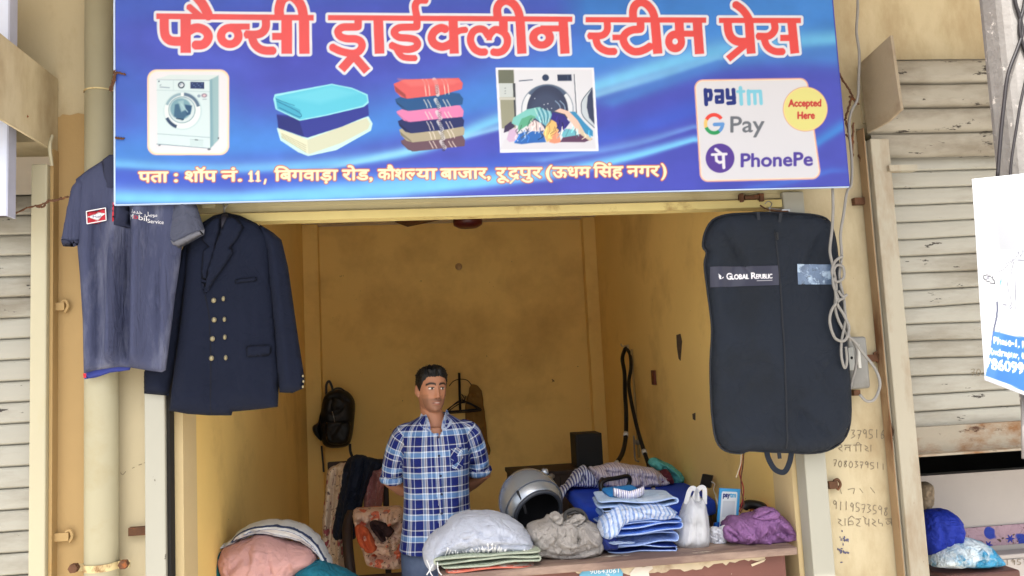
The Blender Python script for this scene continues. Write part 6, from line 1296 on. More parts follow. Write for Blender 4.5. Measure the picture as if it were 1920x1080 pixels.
hang('orange_cloth', [(664, 990), (676, 984), (690, 992), (702, 1012), (706, 1030), (694, 1038), (680, 1030), (668, 1010)], 1.47, .035, [([(676, 990), (694, 1030)], .010, .018)], mat('faded_orange', (196, 92, 56), .85, .1, 8, wr=.9), 'faded orange cloth hanging out of the quilt on the chair', 'cloth', seed=8, edge=.02)
hang('maroon_cloth', [(694, 978), (712, 976), (730, 984), (738, 996), (726, 1012), (716, 1018), (704, 1004), (696, 992)], 1.475, .03, [([(700, 982), (724, 1008)], .010, .018)], mat('dark_maroon', (48, 28, 30), .85, .1, 8, wr=.9), 'dark maroon cloth lying in the folds of the printed quilt', 'cloth', seed=9, edge=.02)
# ---- table at the left with the pink sack under a white blue bordered sheet
ZL = .72; lt = thing('side_table', 'dark wooden side table along the left wall under the pink sack', 'table', (-.45, .75, 0))
bev(MB().box((-.86, .45, ZL-.03), (-.12, 1.10, ZL)).build('top', m_dw, lt), .003)
for x in (-.84, -.16):
    for y in (.47, 1.05): MB().box((x, y, 0), (x+.03, y+.03, ZL-.031)).build('leg', m_dw, lt)
o, f = sack('pink_sack', [(412, 1040), (424, 1024), (446, 1014), (470, 1006), (486, 1000), (505, 1001), (530, 1010), (556, 1018), (584, 1024), (596, 1040), (590, 1060), (566, 1075), (545, 1095), (500, 1110), (450, 1108), (422, 1085), (412, 1062)], .62, .15,
     [([(486, 1004), (470, 1030), (440, 1060)], .010, .012), ([(492, 1004), (490, 1030), (480, 1070)], .008, -.010), ([(498, 1004), (512, 1030), (520, 1070)], .009, .012), ([(504, 1006), (535, 1024), (560, 1050)], .010, -.012), ([(484, 1008), (456, 1024), (428, 1040)], .009, -.010), ([(545, 1020), (552, 1046), (540, 1080)], .010, .012), ([(480, 1010), (476, 1040)], .006, .010), ([(508, 1010), (504, 1034)], .006, -.008)], mat('dusty_pink_cotton', (190, 148, 144), .9, .06, 5, weave=.2, ws=300, spec=.1, wr=.8, wrs=8), None, .006, .10, .009, 5, floor=ZL, label='big dusty pink cloth sack gathered at the top on the left table', cat='sack')
m_bord = plaid('blue_bordered_cotton', 1/.5, 1/.1, [(0, (200, 200, 198))], [(0, (196, 198, 198)), (.08, (56, 68, 100)), (.13, (196, 198, 200)), (.20, (110, 120, 146)), (.225, (200, 200, 200))], .9, 1.0)
o, f = sack('white_sheet', [(372, 1050), (384, 1034), (404, 1024), (430, 1014), (446, 996), (466, 984), (490, 977), (524, 975), (556, 980), (580, 992), (600, 1010), (614, 1034), (624, 1056), (612, 1062), (598, 1042), (578, 1022), (550, 1010), (520, 1004), (490, 1000), (460, 1008), (430, 1022), (404, 1036), (388, 1052)], .66, .10,
     [([(440, 1008), (490, 990), (550, 996), (600, 1024)], .008, .012), ([(450, 1000), (500, 982), (560, 990), (606, 1030)], .008, -.010), ([(390, 1040), (430, 1022), (470, 1004)], .006, -.010), ([(470, 990), (520, 996), (570, 1010)], .006, .008)], m_bord, None, .006, .03, .008, 6, floor=ZL, label='white cotton sheet with dark blue border stripes thrown over the pink sack', cat='sheet')
me = o.data; vc = np.empty(len(me.vertices)*3); me.vertices.foreach_get('co', vc); vc = vc.reshape(-1, 3)+OFF[o.name]; ol = np.array([pz(*q, .66) for q in cr([(372, 1050), (384, 1034), (404, 1024), (430, 1014), (446, 996), (466, 984), (490, 977), (524, 975), (556, 980), (580, 992), (600, 1010), (614, 1034), (624, 1056), (612, 1062), (598, 1042), (578, 1022), (550, 1010), (520, 1004), (490, 1000), (460, 1008), (430, 1022), (404, 1036), (388, 1052)], 4, True)])
dv = -sd_poly(vc[:, 0], vc[:, 2], ol); vi = np.empty(len(me.loops), np.int32); me.loops.foreach_get('vertex_index', vi); me.uv_layers[0].data.foreach_set('uv', np.stack([vc[vi, 0], dv[vi]], 1).astype(np.float32).ravel())
o, f = sack('teal_cloth', [(386, 1052), (400, 1040), (414, 1036), (420, 1060), (424, 1090), (440, 1112), (400, 1112), (388, 1090)], .60, .09, [([(400, 1046), (404, 1100)], .010, .015)], mat('teal_cotton', (24, 96, 100), .9, .1, 6, wr=.8), None, .008, .05, .01, 7, floor=ZL, label='dark teal cloth squeezed at the left of the pink sack', cat='cloth')
o, f = sack('blue_teal_cloth', [(540, 1086), (556, 1066), (576, 1054), (600, 1050), (630, 1062), (662, 1076), (690, 1096), (690, 1112), (530, 1112)], .58, .12, [([(580, 1058), (600, 1080), (650, 1100)], .012, .02), ([(566, 1066), (580, 1100)], .012, -.02)], mat('blue_teal_cotton', (16, 100, 122), .85, .08, 6, wr=.8), None, .008, .05, .01, 8, floor=ZL, label='petrol blue cloth spread at the right of the pink sack', cat='cloth')
# ---- backpack on the column
YK = YB-.12-.07; m_bp = mat('black_nylon', (20, 19, 21), .5, .15, 8, bump=.3, bs=50, spec=.4)
bp = thing('backpack', 'black nylon backpack hanging on a nail in the back left corner', 'backpack', PY(628, 840, YK))
V, F, uv, fb2 = puff([(606, 748), (614, 736), (630, 729), (648, 732), (660, 742), (666, 758), (664, 790), (661, 815), (654, 834), (634, 840), (612, 838), (603, 826), (600, 800), (602, 770)], YK, .11, creases([([(612, 748), (634, 742), (656, 752)], .010, .018), ([(608, 790), (630, 795), (660, 790)], .012, .016)], YK, .010, (12, 12), 2), .009, .7, .07, 3); mesh('body', V, F, m_bp, bp)
V, F, uv, fb3 = puff([(612, 790), (640, 788), (657, 792), (656, 816), (648, 832), (618, 832), (610, 816)], YK-.09, .035, creases([], YK, .006, (20, 20), 3), .009, 1, .03, 3); mesh('front_pocket', V, F, m_bp, bp)
V, F, uv, _ = puff([(604, 770), (600, 800), (603, 826), (596, 822), (588, 812), (586, 800), (596, 792), (600, 776)], YK-.02, .05, creases([], YK, .006, (20, 20), 3), .009, .8, .03, 3); mesh('side_pocket', V, F, m_bp, bp)
MB().tube(on_front(fb2, np.array([pz(*q, YK) for q in cr([(626, 770), (630, 784), (631, 800), (628, 820)], 6)]), .006), .0032, 6).build('zip', mat('zip_metal', (150, 150, 150), .3, .1, 100, metal=.8), bp, True)
strap('loop', [(612, 740), (612, 722), (617, 715), (622, 724), (624, 734)], YK+.01, .018, m_bp, bp); strap('strap', [(603, 836), (604, 850), (606, 870), (607, 885)], YK+.02, .014, m_bp, bp); strap('strap', [(656, 832), (657, 846), (661, 858)], YK+.02, .02, m_bp, bp)
strap('carry_handle', [(622, 736), (628, 729), (638, 728), (646, 733)], YK-.06, .012, m_bp, bp)
# ---- hangers on the back wall
YH = YB-.05; m_wire = mat('black_wire', (20, 18, 18), .5, .1)
G3 = 'wire hangers on the back wall'
hk = thing('hanger_rail', 'black upright rod with a small arch fixed on the back wall behind the man', 'hook rail', PY(862, 772, YH))
MB().tube([PY(861, 699, YH), PY(862, 740, YH), PY(863, 772, YH)], .010, 8).build('rod', m_wire, hk, True); MB().tube(cr([PY(842, 724, YH), PY(850, 715, YH), PY(862, 711, YH), PY(876, 713, YH), (PY(884, 722, YH))], 6), .004, 6).build('arch', m_wire, hk, True)
def hanger(px, py, w_, h_, Y, dx):
    c = PY(px, py, Y); pts = [c+[-w_*(1+dx), 0, -h_*1.1], c+[-w_*.5, 0, -h_*.35], c, c+[w_*.5, 0, -h_*.4], c+[w_*(1-dx), 0, -h_], c+[w_*.5, 0, -h_*1.12], c+[-w_*.5, 0, -h_*1.18]]
    return MB().tube(cr(pts, 5, True), .0042, 6, closed=True).tube(cr([c, c+[0, .0, .02], c+[.008, .01, .035], c+[0, .02, .045]], 4), .003, 6)
ypos = [(866, 750, .115, .075, 0), (868, 752, .125, .06, .03), (870, 755, .12, .055, -.03), (872, 753, .13, .07, .05)]
for i, (px, py, w_, h_, d_) in enumerate(ypos):
    o = hanger(px, py, w_, h_, YH-.012-i*.012, d_).build('wire_hanger', m_wire, None, True); setp(o, 'thin black wire hanger in the nested bunch beside the man\'s head', 'hanger', G3)
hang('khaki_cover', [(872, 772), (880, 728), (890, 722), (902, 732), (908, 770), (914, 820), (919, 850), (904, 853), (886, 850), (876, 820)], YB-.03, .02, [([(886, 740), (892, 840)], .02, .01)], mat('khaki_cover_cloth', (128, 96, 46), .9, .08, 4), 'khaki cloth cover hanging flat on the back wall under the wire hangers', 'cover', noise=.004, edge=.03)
# ---- ceiling fan
YF = 1.75; f0 = PY(877, 417, YF); cf = thing('ceiling_fan', 'dark maroon ceiling fan whose hub shows just under the shutter box', 'fan', f0); m_fan = mat('maroon_fan_enamel', (74, 18, 20), .35, .1, 10, spec=.5)
V = []; 
for z_, r_ in ((-.035, .03), (-.03, .06), (-.015, .085), (.01, .09), (.035, .08), (.05, .05), (.06, .03)): V.append([f0+[r_*math.cos(a), r_*math.sin(a), z_] for a in np.arange(28)*2*math.pi/28])
V, F = loft(V); mesh('motor', V, F, m_fan, cf)
MB().cyl(f0+[0, 0, .06], [f0[0], f0[1], ZC], .012, 12).build('rod', m_fan, cf, True); MB().cyl([f0[0], f0[1], ZC-.06], [f0[0], f0[1], ZC], .05, 20, .06).build('canopy', m_fan, cf, True)
for k in range(3):
    t = k*2*math.pi/3+.25; d = np.array([math.cos(t), math.sin(t), 0]); n = np.array([-d[1], d[0], 0]); z_ = np.array([0, 0, .075])
    V = [f0+d*.08+n*.03+z_, f0+d*.20+n*.055+z_+[0, 0, .004], f0+d*.56+n*.07+z_+[0, 0, .006], f0+d*.57-n*.05+z_-[0, 0, .012], f0+d*.20-n*.05+z_-[0, 0, .010], f0+d*.08-n*.03+z_]
    o = MB().add(V, [(0, 1, 2, 3, 4, 5)]).build('blade', m_fan, cf); solid(o, .004, 0)
# ---- marks and fittings on the back and right walls
q = PY(860, 500, YB-.004); setp(MB().cyl(q+[0, .0, 0], q-[0, .006, 0], .028, 20).build('ceiling_rose', mat('pale_plug', (196, 166, 124), .6, .1), None, True), 'pale round wall plug high on the middle of the back wall', 'wall plug')
m_mark = mat('chipped_plaster', (84, 70, 58), .9, .2, 30)
for pts, lab in (([(1269, 628), (1276, 626), (1279, 640), (1276, 676), (1273, 672), (1270, 650)], 'long grey chip in the paint high on the right wall'), ([(1299, 776), (1304, 774), (1304, 788), (1300, 786)], 'small dark chip in the right wall beside the garment bag')):
    P_ = [PX(a, b, XR-.002) for a, b in pts]; n_ = len(P_); setp(MB().add(P_+[p_-[.003, 0, 0] for p_ in P_], [list(range(n_))[::-1], list(range(n_, 2*n_))]+[(i, (i+1) % n_, n_+(i+1) % n_, n_+i) for i in range(n_)]).build('paint_chip', m_mark), lab, 'paint chip')
q = PX(1225, 708, XR-.01); bx_ = bev(MB().box((XR-.014, q[1]-.035, q[2]-.045), (XR-.001, q[1]+.035, q[2]+.045)).build('switch', mat('maroon_switch', (98, 46, 30), .5, .15), None), .003); setp(bx_, 'small maroon switch on the right wall above the black hoses', 'switch')
# ---- red and brown wires behind the garment bag
ww = thing('loose_wires', 'thin red, brown and white wires hanging below the garment bag', 'wires', PY(1390, 950, .2))
for k, (c_, n_, pts) in enumerate(((((150, 40, 36), 'red_wire', [(1392, 830), (1390, 870), (1387, 890), (1394, 915), (1392, 940), (1386, 960)])), (((92, 52, 34), 'brown_wire', [(1396, 830), (1393, 872), (1390, 892), (1390, 920), (1395, 944), (1388, 962)])), (((200, 186, 160), 'white_wire', [(1391, 830), (1389, 866), (1384, 884), (1380, 896)])))):
    MB().tube([PY(*q, .24-.02*k) for q in cr(pts, 6)], .0025, 6).build(n_, mat(n_+'_pvc', c_, .5, .05), ww, True)
# ================================================================== street side: pole, poster, wires, cables, the neighbour's things
m_pole = mat('weathered_concrete', (124, 121, 118), .9, .16, 6, bump=.6, bs=45, stain=(112, 106, 102), ss=4, st=(.5, .72), fleck=(190, 184, 178), fs=26, ft=(.6, .66))
YPL = -1.30; px0 = (PY(1836, 40, YPL+.09)[0]+PY(1867, 320, YPL+.09)[0])/2
pl_ = thing('utility_pole', 'grey concrete utility pole at the right edge with black wires running down it', 'pole', (px0+.12, YPL+.11, -.15))
bev(MB().hull8([(px0-.012, YPL, -.15), (px0+.25, YPL, -.15), (px0+.25, YPL+.11, -.15), (px0-.012, YPL+.11, -.15), (px0+.008, YPL, 4.2), (px0+.23, YPL, 4.2), (px0+.23, YPL+.10, 4.2), (px0+.008, YPL+.10, 4.2)]).build('shaft', m_pole, pl_), .03, 3)
m_wb = mat('black_cable', (30, 26, 28), .5, .1)
for pts, r in (([(1899, -60), (1903, 0), (1911, 28), (1917, 60), (1908, 90), (1890, 140), (1882, 200), (1876, 260), (1870, 336)], .0042), ([(1925, -20), (1918, 20), (1912, 42), (1914, 70), (1924, 100), (1940, 130)], .0042), ([(1930, 120), (1914, 190), (1906, 240), (1898, 290), (1893, 340)], .003)):
    MB().tube([PY(*q, YPL-.006) for q in cr(pts, 6)], r, 6).build('wire', m_wb, pl_, True)
# poster wrapped on the pole, its free left edge curling forward
pc = Canvas(1800, 300, 2080, 800, 3, (160, 162, 166))
pc.poly([(1846, 336), (2000, 322), (2000, 480), (1872, 470), (1858, 380)], (134, 136, 140), 6); pc.poly([(1822, 336), (1846, 336), (1872, 470), (1866, 640), (1846, 712)], (172, 173, 174), 2)
for p in ([(1894, 515), (1900, 490), (1906, 480), (1908, 472), (1912, 482), (1918, 470), (1926, 478), (1960, 474)], [(1866, 494), (1884, 496), (1900, 486), (1925, 490), (1960, 486)], [(1900, 488), (1903, 560), (1902, 580)], [(1888, 530), (1895, 570), (1890, 580)], [(1878, 570), (1896, 576), (1888, 584)]): pc.line(p, 1.3, (70, 72, 84), .4, .8)
pc.line([(1858, 520), (1880, 505), (1898, 490)], 1.2, (90, 90, 100), .4); pc.line([(1842, 518), (1850, 516), (1860, 522), (1864, 532), (1856, 530), (1845, 524), (1842, 518)], 2.4, (44, 44, 54), .4, curve=True); pc.ell(1851, 522, 3, 2.5, (110, 110, 120), 1)
pc.line([(1876, 524), (1874, 534)], 2.6, (80, 130, 170), .5)
pc.line([(1868, 567), (1868, 590), (1862, 620), (1858, 650)], 3.4, (60, 64, 84), .6, curve=True); pc.line([(1892, 574), (1882, 610), (1862, 636)], 2, (120, 124, 140), .6)
pc.text('remain', 1882, 588, 16, (140, 142, 150), .3, slope=.1); pc.poly([(1890, 592), (1960, 604), (1960, 640), (1906, 628), (1898, 612)], (146, 148, 154), 3)
pc.poly([(1862, 622), (2010, 650), (2010, 770), (1846, 706), (1850, 690), (1855, 660)], (46, 90, 160), .6); pc.poly([(1862, 622), (1880, 626), (1864, 716), (1846, 710)], (66, 106, 168), 8, .6)
wt = (196, 204, 214)
pc.text('Phase-1, Bigwara', 1862, 644, 18.5, wt, .35, slope=.14, width=100); pc.text('Rudrapur, U. S. Nagar', 1853, 664, 18.5, wt, .35, slope=.15, width=128); pc.text('7860999', 1846, 690, 28, wt, .7, slope=.15, width=84); pc.text('458', 1936, 703, 28, wt, .7, slope=.15, width=36)
pc.poly([(1844, 703), (2010, 770), (2010, 800), (1840, 730)], (180, 182, 188), .5); pc.line([(1843, 704), (1880, 718)], 1, (160, 170, 190))
YPO = YPL-.03; C4 = [np.array(q, float) for q in ((1846, 713), (1990, 768), (1990, 318), (1822, 336))]
def pfn(u, v):
    p = (C4[0][None]*(1-u)[:, None]+C4[1][None]*u[:, None])*(1-v)[:, None]+(C4[3][None]*(1-u)[:, None]+C4[2][None]*u[:, None])*v[:, None]
    return np.array([PY(a, b, YPO-.05*(1-uu)**2*1.0-.006*math.sin(vv*9+uu*4)-.012*(1-vv)*(1-uu)) for (a, b), uu, vv in zip(p, u, v)])
po = thing('poster', 'white paper poster with a blue phone number band tied around the pole', 'poster', PY(1870, 713, YPO))
o = printed('paper', pfn, 90, 150, pc, lambda u, v, P: PROJ(P), mat('poster_paper', (0, 0, 0), .6, 0, vcol=True, spec=.2), po); solid(o, .0015, 1)
MB().tube([PY(1917, 735, YPO+.02), PY(1918, 790, YPO+.02), PY(1919, 860, YPO+.02)], .004, 6).build('hanging_cord', mat('grey_cord', (130, 126, 124), .7, .1), po, True)
# ---- twisted iron tie wires
G5 = 'twisted iron tie wires holding the boards'
def tie(px, py, lab, runs, Y=-.17, r=.0026):
    mb = MB()
    for pts in runs:
        P = np.array([PY(a, b, Y+(c if len(q) > 2 else 0)) for q in cr([(x_[0], x_[1], x_[2] if len(x_) > 2 else 0) for x_ in pts], 8) for a, b, c in [q]]); mb.tube(P, r, 6)
        k = np.arange(len(P)); P2 = P+np.stack([.004*np.cos(k*1.3), .003*np.sin(k*1.3), .004*np.sin(k*1.3)], 1); mb.tube(P2, r*.8, 5)
    setp(mb.build('tie_wire', RUST, None, True), lab, 'wire', G5)
tie(215, 140, 'short rusty tie wire looped through the upper left edge of the big sign', [[(205, 170), (212, 150), (216, 138), (222, 136), (236, 140)], [(214, 132), (216, 146), (208, 172)]])
tie(220, 259, 'tiny dark tie wire through the lower left edge of the big sign', [[(216, 258), (224, 259), (232, 260)]])
tie(30, 180, 'rusty tie wire dangling from the neighbour signboard at the far left', [[(-4, 168), (12, 164), (22, 170), (34, 166)], [(20, 158), (24, 180), (30, 200), (42, 212), (53, 219)]], Y=-.20)
tie(60, 385, 'long twisted rusty wire from the far left signboard to the polo shirt', [[(2, 402), (20, 404), (50, 390), (76, 384), (96, 376), (112, 374), (128, 368)], [(66, 386), (80, 388), (90, 376), (104, 376), (116, 370)]], Y=-.12)
tie(1580, 140, 'black tie wires knotted beside the upper right corner of the big sign', [[(1560, 132), (1572, 136), (1580, 150), (1592, 168), (1600, 184), (1606, 192)], [(1592, 180), (1604, 190), (1610, 196)], [(1596, 186), (1590, 206), (1584, 226)]], Y=-.10, r=.0034)
tie(1575, 248, 'black tie wires through the lower right edge of the big sign', [[(1566, 246), (1576, 250), (1588, 254), (1594, 262)], [(1586, 226), (1592, 250), (1598, 270)], [(1600, 230), (1599, 260), (1598, 300)]], Y=-.12, r=.0034)
tie(1615, 300, 'thin dark wire slanting down the cream wall beside the right guide rail', [[(1609, 290), (1616, 304), (1624, 322)]], Y=.02)
# ---- grey cable bundle and switch box
m_cab = mat('grey_pvc_cable', (134, 132, 128), .55, .1, 30)
cbx = thing('cable_bundle', 'grey electric cables hanging in loops between the garment bag and the switch box', 'cable', PY(1580, 660, -.06))
runs = [([(1608, -30), (1608, 20), (1606, 60), (1611, 100), (1610, 150), (1608, 185), (1596, 210), (1592, 240), (1597, 300), (1596, 345), (1588, 360), (1582, 400), (1576, 440), (1578, 480), (1574, 520), (1582, 560), (1586, 600), (1594, 640)], .0055, -.125),
        ([(1561, 352), (1562, 390), (1560, 430), (1556, 470), (1562, 500), (1568, 540), (1566, 575), (1572, 600), (1588, 628), (1602, 640), (1618, 662), (1640, 690), (1650, 720), (1640, 748), (1625, 752), (1612, 740)], .0055, -.13),
        ([(1580, 480), (1566, 490), (1560, 510), (1568, 528), (1582, 520), (1580, 500), (1566, 500), (1562, 530), (1572, 560)], .0055, -.135),
        ([(1576, 560), (1560, 580), (1556, 605), (1566, 634), (1584, 638), (1592, 615), (1582, 590), (1570, 570), (1566, 545)], .0055, -.14),
        ([(1586, 600), (1578, 640), (1578, 670), (1584, 690), (1588, 676), (1586, 650)], .005, -.135), ([(1572, 545), (1580, 556), (1588, 552), (1576, 562), (1566, 556)], .005, -.14),
        ([(1600, 640), (1607, 660), (1604, 690), (1598, 712), (1594, 730)], .005, -.05)]
for pts, r, dy in runs: MB().tube([PY(a, b, dy) for a, b in cr(pts, 7)], r, 7).build('cable', m_cab, cbx, True)
sb_ = thing('switch_box', 'grey plastic switch and socket box on the cream wall right of the garment bag', 'switch box', PY(1610, 730, .02))
m_gb = mat('grey_box_plastic', (128, 128, 124), .5, .08, 10, stain=(104, 100, 94), ss=8, st=(.5, .75))
def bx2(a, b, y0, y1): p, q = PY(*a, y0), PY(*b, y0); return (p[0], y0, q[2]), (q[0], y1, p[2])
bev(MB().box(*bx2((1588, 632), (1634, 728), -.02, .04)).build('case', m_gb, sb_, True), .012, 4)
bev(MB().box(*bx2((1584, 652), (1604, 694), -.028, -.018)).build('switch_plate', mat('pale_plate', (168, 170, 166), .4, .05), sb_), .003)
bev(MB().box(*bx2((1606, 646), (1616, 690), -.026, -.018)).build('switch', mat('white_switch', (192, 192, 186), .4, .04), sb_), .002)
q = PY(1597, 671, -.029); MB().ell(q, (.005, .004, .006), 10, 6).build('socket_hole', BLACKP, sb_, True); q = PY(1605, 736, -.0); bev(MB().box((q[0]-.014, -.01, q[2]-.012), (q[0]+.014, .03, q[2]+.01)).build('terminal', RUST, sb_), .002)
# ---- wall lugs and latches
G6 = 'rusty iron lugs on the front wall'
for px, py, w_, lab in ((1640, 671, .05, 'rusty lug between the switch box and the right guide rail'), (1628, 378, .07, 'rusty bolt lug on the wall above and right of the garment bag'), (1566, 908, .035, 'rusty screw lug beside the handwriting on the right wall'), (283, 993, .07, 'rusty lug on the wall left of the white guide rail')):
    o = lug(px, py, w_, .036, RUST, None, 'wall_lug'); setp(o, lab, 'lug', G6)
lat = thing('latch', 'rusty iron latch bracket under the right end of the big sign', 'latch', PY(1410, 372, -.01))
for a, b in (((1388, 362), (1396, 378)), ((1424, 362), (1434, 377)), ((1396, 366), (1424, 372))): bev(MB().box(*bx2(a, b, -.035, -.007)).build('bracket', RUST, lat), .003)
lat2 = thing('latch', 'small pale latch bracket above the blazer at the left end of the shutter box', 'latch', PY(400, 382, -.01))
bev(MB().box(*bx2((378, 381), (402, 389), -.03, -.007)).build('bracket', m_box, lat2), .003); MB().tube([PY(q[0], q[1], -.03) for q in ((416, 378), (420, 386), (421, 400))], .004, 6).build('pin', STEEL, lat2, True)
hk2 = MB().box(*bx2((1466, 392), (1482, 397), -.06, -.03)).tube([PY(q[0], q[1], -.045) for q in ((1440, 390), (1470, 394), (1480, 396))], .003, 6); setp(bev(hk2.build('bag_hook', STEEL), .001), 'small steel hook plate holding the top of the garment bag', 'hook')
# ---- pencilled numbers and names on the right wall
m_pen = mat('pencil_writing', (132, 122, 104), .9, .2, 40); YW2 = .0385
def scrawl(lines, name, lab, r=.0013):
    mb = MB()
    for pts in lines: mb.tube([PY(a, b, YW2) for a, b in (cr(pts, 4) if len(pts) > 2 else pts)], r, 5)
    setp(mb.build(name, m_pen, None, True), lab, 'writing', 'pencil writing on the right wall')
DG = {'0': [[(.5, 0), (.1, .3), (.1, .75), (.5, 1), (.9, .7), (.9, .25), (.5, 0)]], '1': [[(.5, 0), (.5, 1)]], '2': [[(.1, .2), (.5, 0), (.9, .3), (.1, 1)], [(.1, 1), (.9, 1)]], '3': [[(.1, .05), (.8, .1), (.4, .45), (.9, .7), (.1, 1)]], '4': [[(.1, 0), (.1, .5), (.9, .5)], [(.7, .2), (.7, 1)]],
      '5': [[(.9, 0), (.2, 0), (.15, .45), (.8, .55), (.8, .9), (.1, 1)]], '6': [[(.7, 0), (.15, .55), (.3, 1), (.85, .8), (.6, .5), (.2, .65)]], '7': [[(.1, .05), (.9, .05), (.4, 1)], [(.25, .5), (.8, .5)]], '8': [[(.85, .1), (.2, .2), (.8, .75), (.45, 1), (.15, .75), (.85, .1)]], '9': [[(.85, .2), (.4, 0), (.15, .3), (.5, .5), (.85, .2), (.75, 1)]], ' ': []}
def number(t, x, y, w_, h, slope, lab, up=0):
    L = []
    for i, ch_ in enumerate(t):
        for st_ in DG[ch_]: L.append([(x+i*w_+u*w_*.72+random.uniform(-.4, .4), y+slope*(i*w_)+v*h+random.uniform(-.5, .5)+(i % 2)*1.2) for u, v in st_])
    scrawl(L, 'pencil_number', lab)
number('379516', 1596, 806, 11, 16, -.02, 'pencilled number 379516 on the right wall below the switch box'); number('7080379511', 1562, 862, 10, 12, .06, 'pencilled ten digit number starting 7080 on the right wall'); number('9119573598', 1562, 938, 10.6, 16, .12, 'pencilled ten digit number starting 91 lower on the right wall')
def deva(base, x, y, sc, lab): scrawl([[(x+a*sc, y+b*sc) for a, b in p] for p in base], 'pencil_name', lab)
deva([[(0, 0), (2, 0), (2.2, .8), (1.2, 1.2), (2.4, 2.2)], [(3, .2), (5.4, .1)], [(5, .1), (5, 2.2)], [(5, 1), (3.6, .9), (3.4, 1.8)], [(6, .1), (9, 0)], [(7, 0), (7, 2.2)], [(8.6, 0), (8.6, 2.2)], [(7, 0), (7.6, -.9), (8.6, 0)], [(10, .3), (11, 1), (10, 1.6), (11.2, 2.2)], [(12, 0), (12, 2.2)]], 1566, 834, 5.6, 'pencilled Hindi name between the two upper numbers on the right wall')
deva([[(0, .2), (1, .6), (.2, 1.2), (1.4, 2.2)], [(2.2, 0), (2.2, 2.2)], [(3.2, .2), (3.2, 2.2)], [(3.2, .2), (4.2, -.7), (5, 0)], [(3.2, 1), (4.4, .8), (4.6, 1.8), (3.4, 1.9)], [(5.4, .2), (7, .1)], [(6, .2), (6.6, 1), (5.6, 2), (6.8, 2.4)], [(7.6, -.6), (8.6, .2)], [(8.2, .2), (8.4, 1.6), (9.4, 1.6)], [(9.4, .1), (9.4, 2.4)], [(10.4, .2), (11.4, 1), (10.4, 1.6), (11.6, 2.4)], [(12.4, .2), (12.4, 1.4), (13.4, 1.5), (13.4, 2.4)], [(14.4, .2), (16.4, .1)], [(16.2, 0), (16.2, 2.2)], [(15, .6), (16, 1.2), (15, 1.8), (14.6, 1)], [(17, -.6), (18, .1), (18, 2.3)]], 1571, 972, 6.2, 'pencilled Hindi words below the lowest number on the right wall')
scrawl([[(1575, 915), (1578, 926)], [(1590, 918), (1602, 916), (1600, 926)], [(1612, 916), (1618, 924)], [(1632, 914), (1640, 924)]], 'pencil_number', 'faint worn pencilled digits beside the screw lug on the right wall', .001)
scrawl([[(226, 886), (230, 890), (236, 884)], [(248, 878), (252, 876)], [(260, 872), (266, 870)], [(270, 868), (274, 867)], [(276, 868), (280, 866)]], 'pencil_number', 'faint worn pencil marks on the wall left of the white guide rail', .0012)
m_bl = mat('blue_grey_smudge', (92, 90, 112), .9, .3, 60); rq = random.Random(9)
sm_ = MB()
for k in range(26):
    cx_, cy_ = ((1583, 1010), (1580, 1035))[k % 2]; c = PY(cx_+rq.gauss(0, 6), cy_+rq.gauss(0, 6), .0385); sm_.ell(c, (rq.uniform(.002, .006), .001, rq.uniform(.002, .006)), 7, 4)
setp(sm_.build('ink_smudge', m_bl, None, True), 'blue grey ink smudges low on the right wall', 'smudge')
# ---- under the half raised shutter
ZS = PZ(1800, 1050, .80)[2]
YN = .30; zl = PY(1800, 1062, YN)[2]
ld = thing('stool', 'brown plastic stool under the blue bags in the neighbour room', 'stool', (PY(1810, 1060, YN)[0], YN, 0))
m_st = mat('brown_stool_plastic', (86, 56, 50), .45, .08, 8); xs0, xs1 = PY(1738, 1060, YN)[0], PY(1876, 1060, YN)[0]
bev(MB().box((xs0, YN-.12, zl-.035), (xs1, YN+.16, zl)).build('seat', m_st, ld), .01, 3)
for x in (xs0+.01, xs1-.04):
    for y in (YN-.11, YN+.12): MB().hull8([(x-.02, y, 0), (x+.03, y, 0), (x+.03, y+.03, 0), (x-.02, y+.03, 0), (x, y, zl-.036), (x+.03, y, zl-.036), (x+.03, y+.03, zl-.036), (x, y+.03, zl-.036)]).build('leg', m_st, ld)
o, f = sack('blue_bundle', [(1730, 970), (1742, 956), (1764, 953), (1786, 962), (1798, 984), (1799, 1008), (1788, 1026), (1766, 1036), (1744, 1040), (1730, 1036), (1724, 1000)], YN+.02, .10, [([(1740, 960), (1748, 1000), (1744, 1030)], .010, .012), ([(1770, 960), (1776, 1010)], .010, -.012), ([(1750, 1015), (1764, 1024), (1780, 1016)], .005, .012), ([(1772, 990), (1786, 996)], .005, .010)], mat('royal_blue_cloth', (20, 44, 150), .7, .08, 5, wr=.8), None, .006, .08, .008, 11, label='round royal blue cloth bundle behind the right guide rail', cat='bundle')
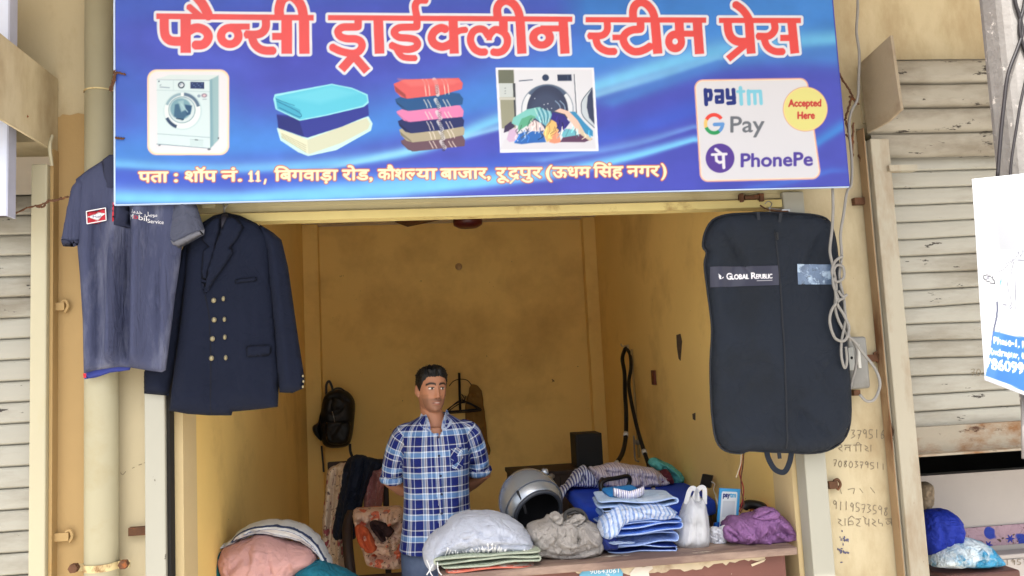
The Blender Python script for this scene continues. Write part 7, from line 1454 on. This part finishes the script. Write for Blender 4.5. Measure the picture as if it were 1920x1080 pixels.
o, f = sack('plastic_sack', [(1745, 1058), (1756, 1034), (1778, 1018), (1800, 1008), (1826, 1010), (1848, 1022), (1866, 1040), (1874, 1056), (1850, 1062), (1800, 1064), (1760, 1064)], YN-.04, .09, [([(1790, 1014), (1780, 1060)], .008, .012), ([(1815, 1012), (1822, 1058)], .008, -.014), ([(1836, 1020), (1856, 1056)], .008, .012), ([(1770, 1028), (1790, 1050)], .007, -.01)], mat('turquoise_white_plastic', (206, 220, 228), .3, .05, 8, stain=(40, 140, 186), ss=9, st=(.46, .58), spec=.5, wr=1.0, wrs=20), None, .008, .05, .007, 12, floor=zl, label='crinkled turquoise and white plastic sack on the brown stool', cat='sack')
o, f = sack('jute_sack', [(1722, 915), (1730, 902), (1742, 906), (1746, 925), (1744, 948), (1734, 958), (1722, 954)], YN+.10, .05, [([(1728, 910), (1740, 950)], .006, .01)], mat('jute_cloth', (150, 134, 112), .9, .25, 40, bump=.8, bs=90, wr=.6), None, .008, .03, .008, 13, label='small beige jute sack between the right guide rail and the blue bundle', cat='sack')
m_bor = floral('flower_border', (156, 132, 144), (40, 60, 150), (120, 96, 110), 9); a, b = PY(1800, 991, .545), PY(1800, 1028, .545)
setp(MB().box((1.705, .542, b[2]), (4.5, .5485, a[2])).build('flower_border', m_bor), 'mauve wall border printed with blue flowers in the neighbour room', 'border')
mb = MB(); mb2 = []
for fx_, fy_ in ((1853, 1022), (1894, 1010), (1935, 1000)):
    for k in range(6):
        t = k*math.pi/3; mb.tube([PY(fx_, fy_, .5415), PY(fx_+8*math.cos(t), fy_+8*math.sin(t), .5415)], [.006, .002], 5)
setp(mb.build('blue_flowers', mat('blue_print', (38, 52, 150), .7, .1)), 'blue star shaped flowers printed on the mauve border', 'print', None)
p = PY(1880, 1036, .50); setp(bev(MB().box((1.9, .46, p[2]-.02), (4.5, .541, p[2])).build('ledge', m_grey), .004), 'grey plaster ledge below the flower border in the neighbour room', 'ledge')
YW2 = .455
L = []
for i, ch_ in enumerate('31957'):
    for s__ in DG[ch_]: L.append([(1874+i*11+u*8, 1050+v*10-i*.4) for u, v in s__])
MB().box((1.9, .4585, .4), (4.5, .53, p[2]-.021)).build('ledge_front', m_grey, bpy.data.objects['neighbour_room'])
scrawl(L, 'pencil_number', 'pencilled digits 31957 on the grey ledge in the neighbour room', .0014)
YW2 = .055; L = []
for i, ch_ in enumerate('701'):
    for s__ in DG[ch_]: L.append([(1820+i*11+u*8, 692+v*12) for u, v in s__])
scrawl(L, 'pencil_number', 'pencilled digits 70 on the raised shutter beside the poster', .0014)
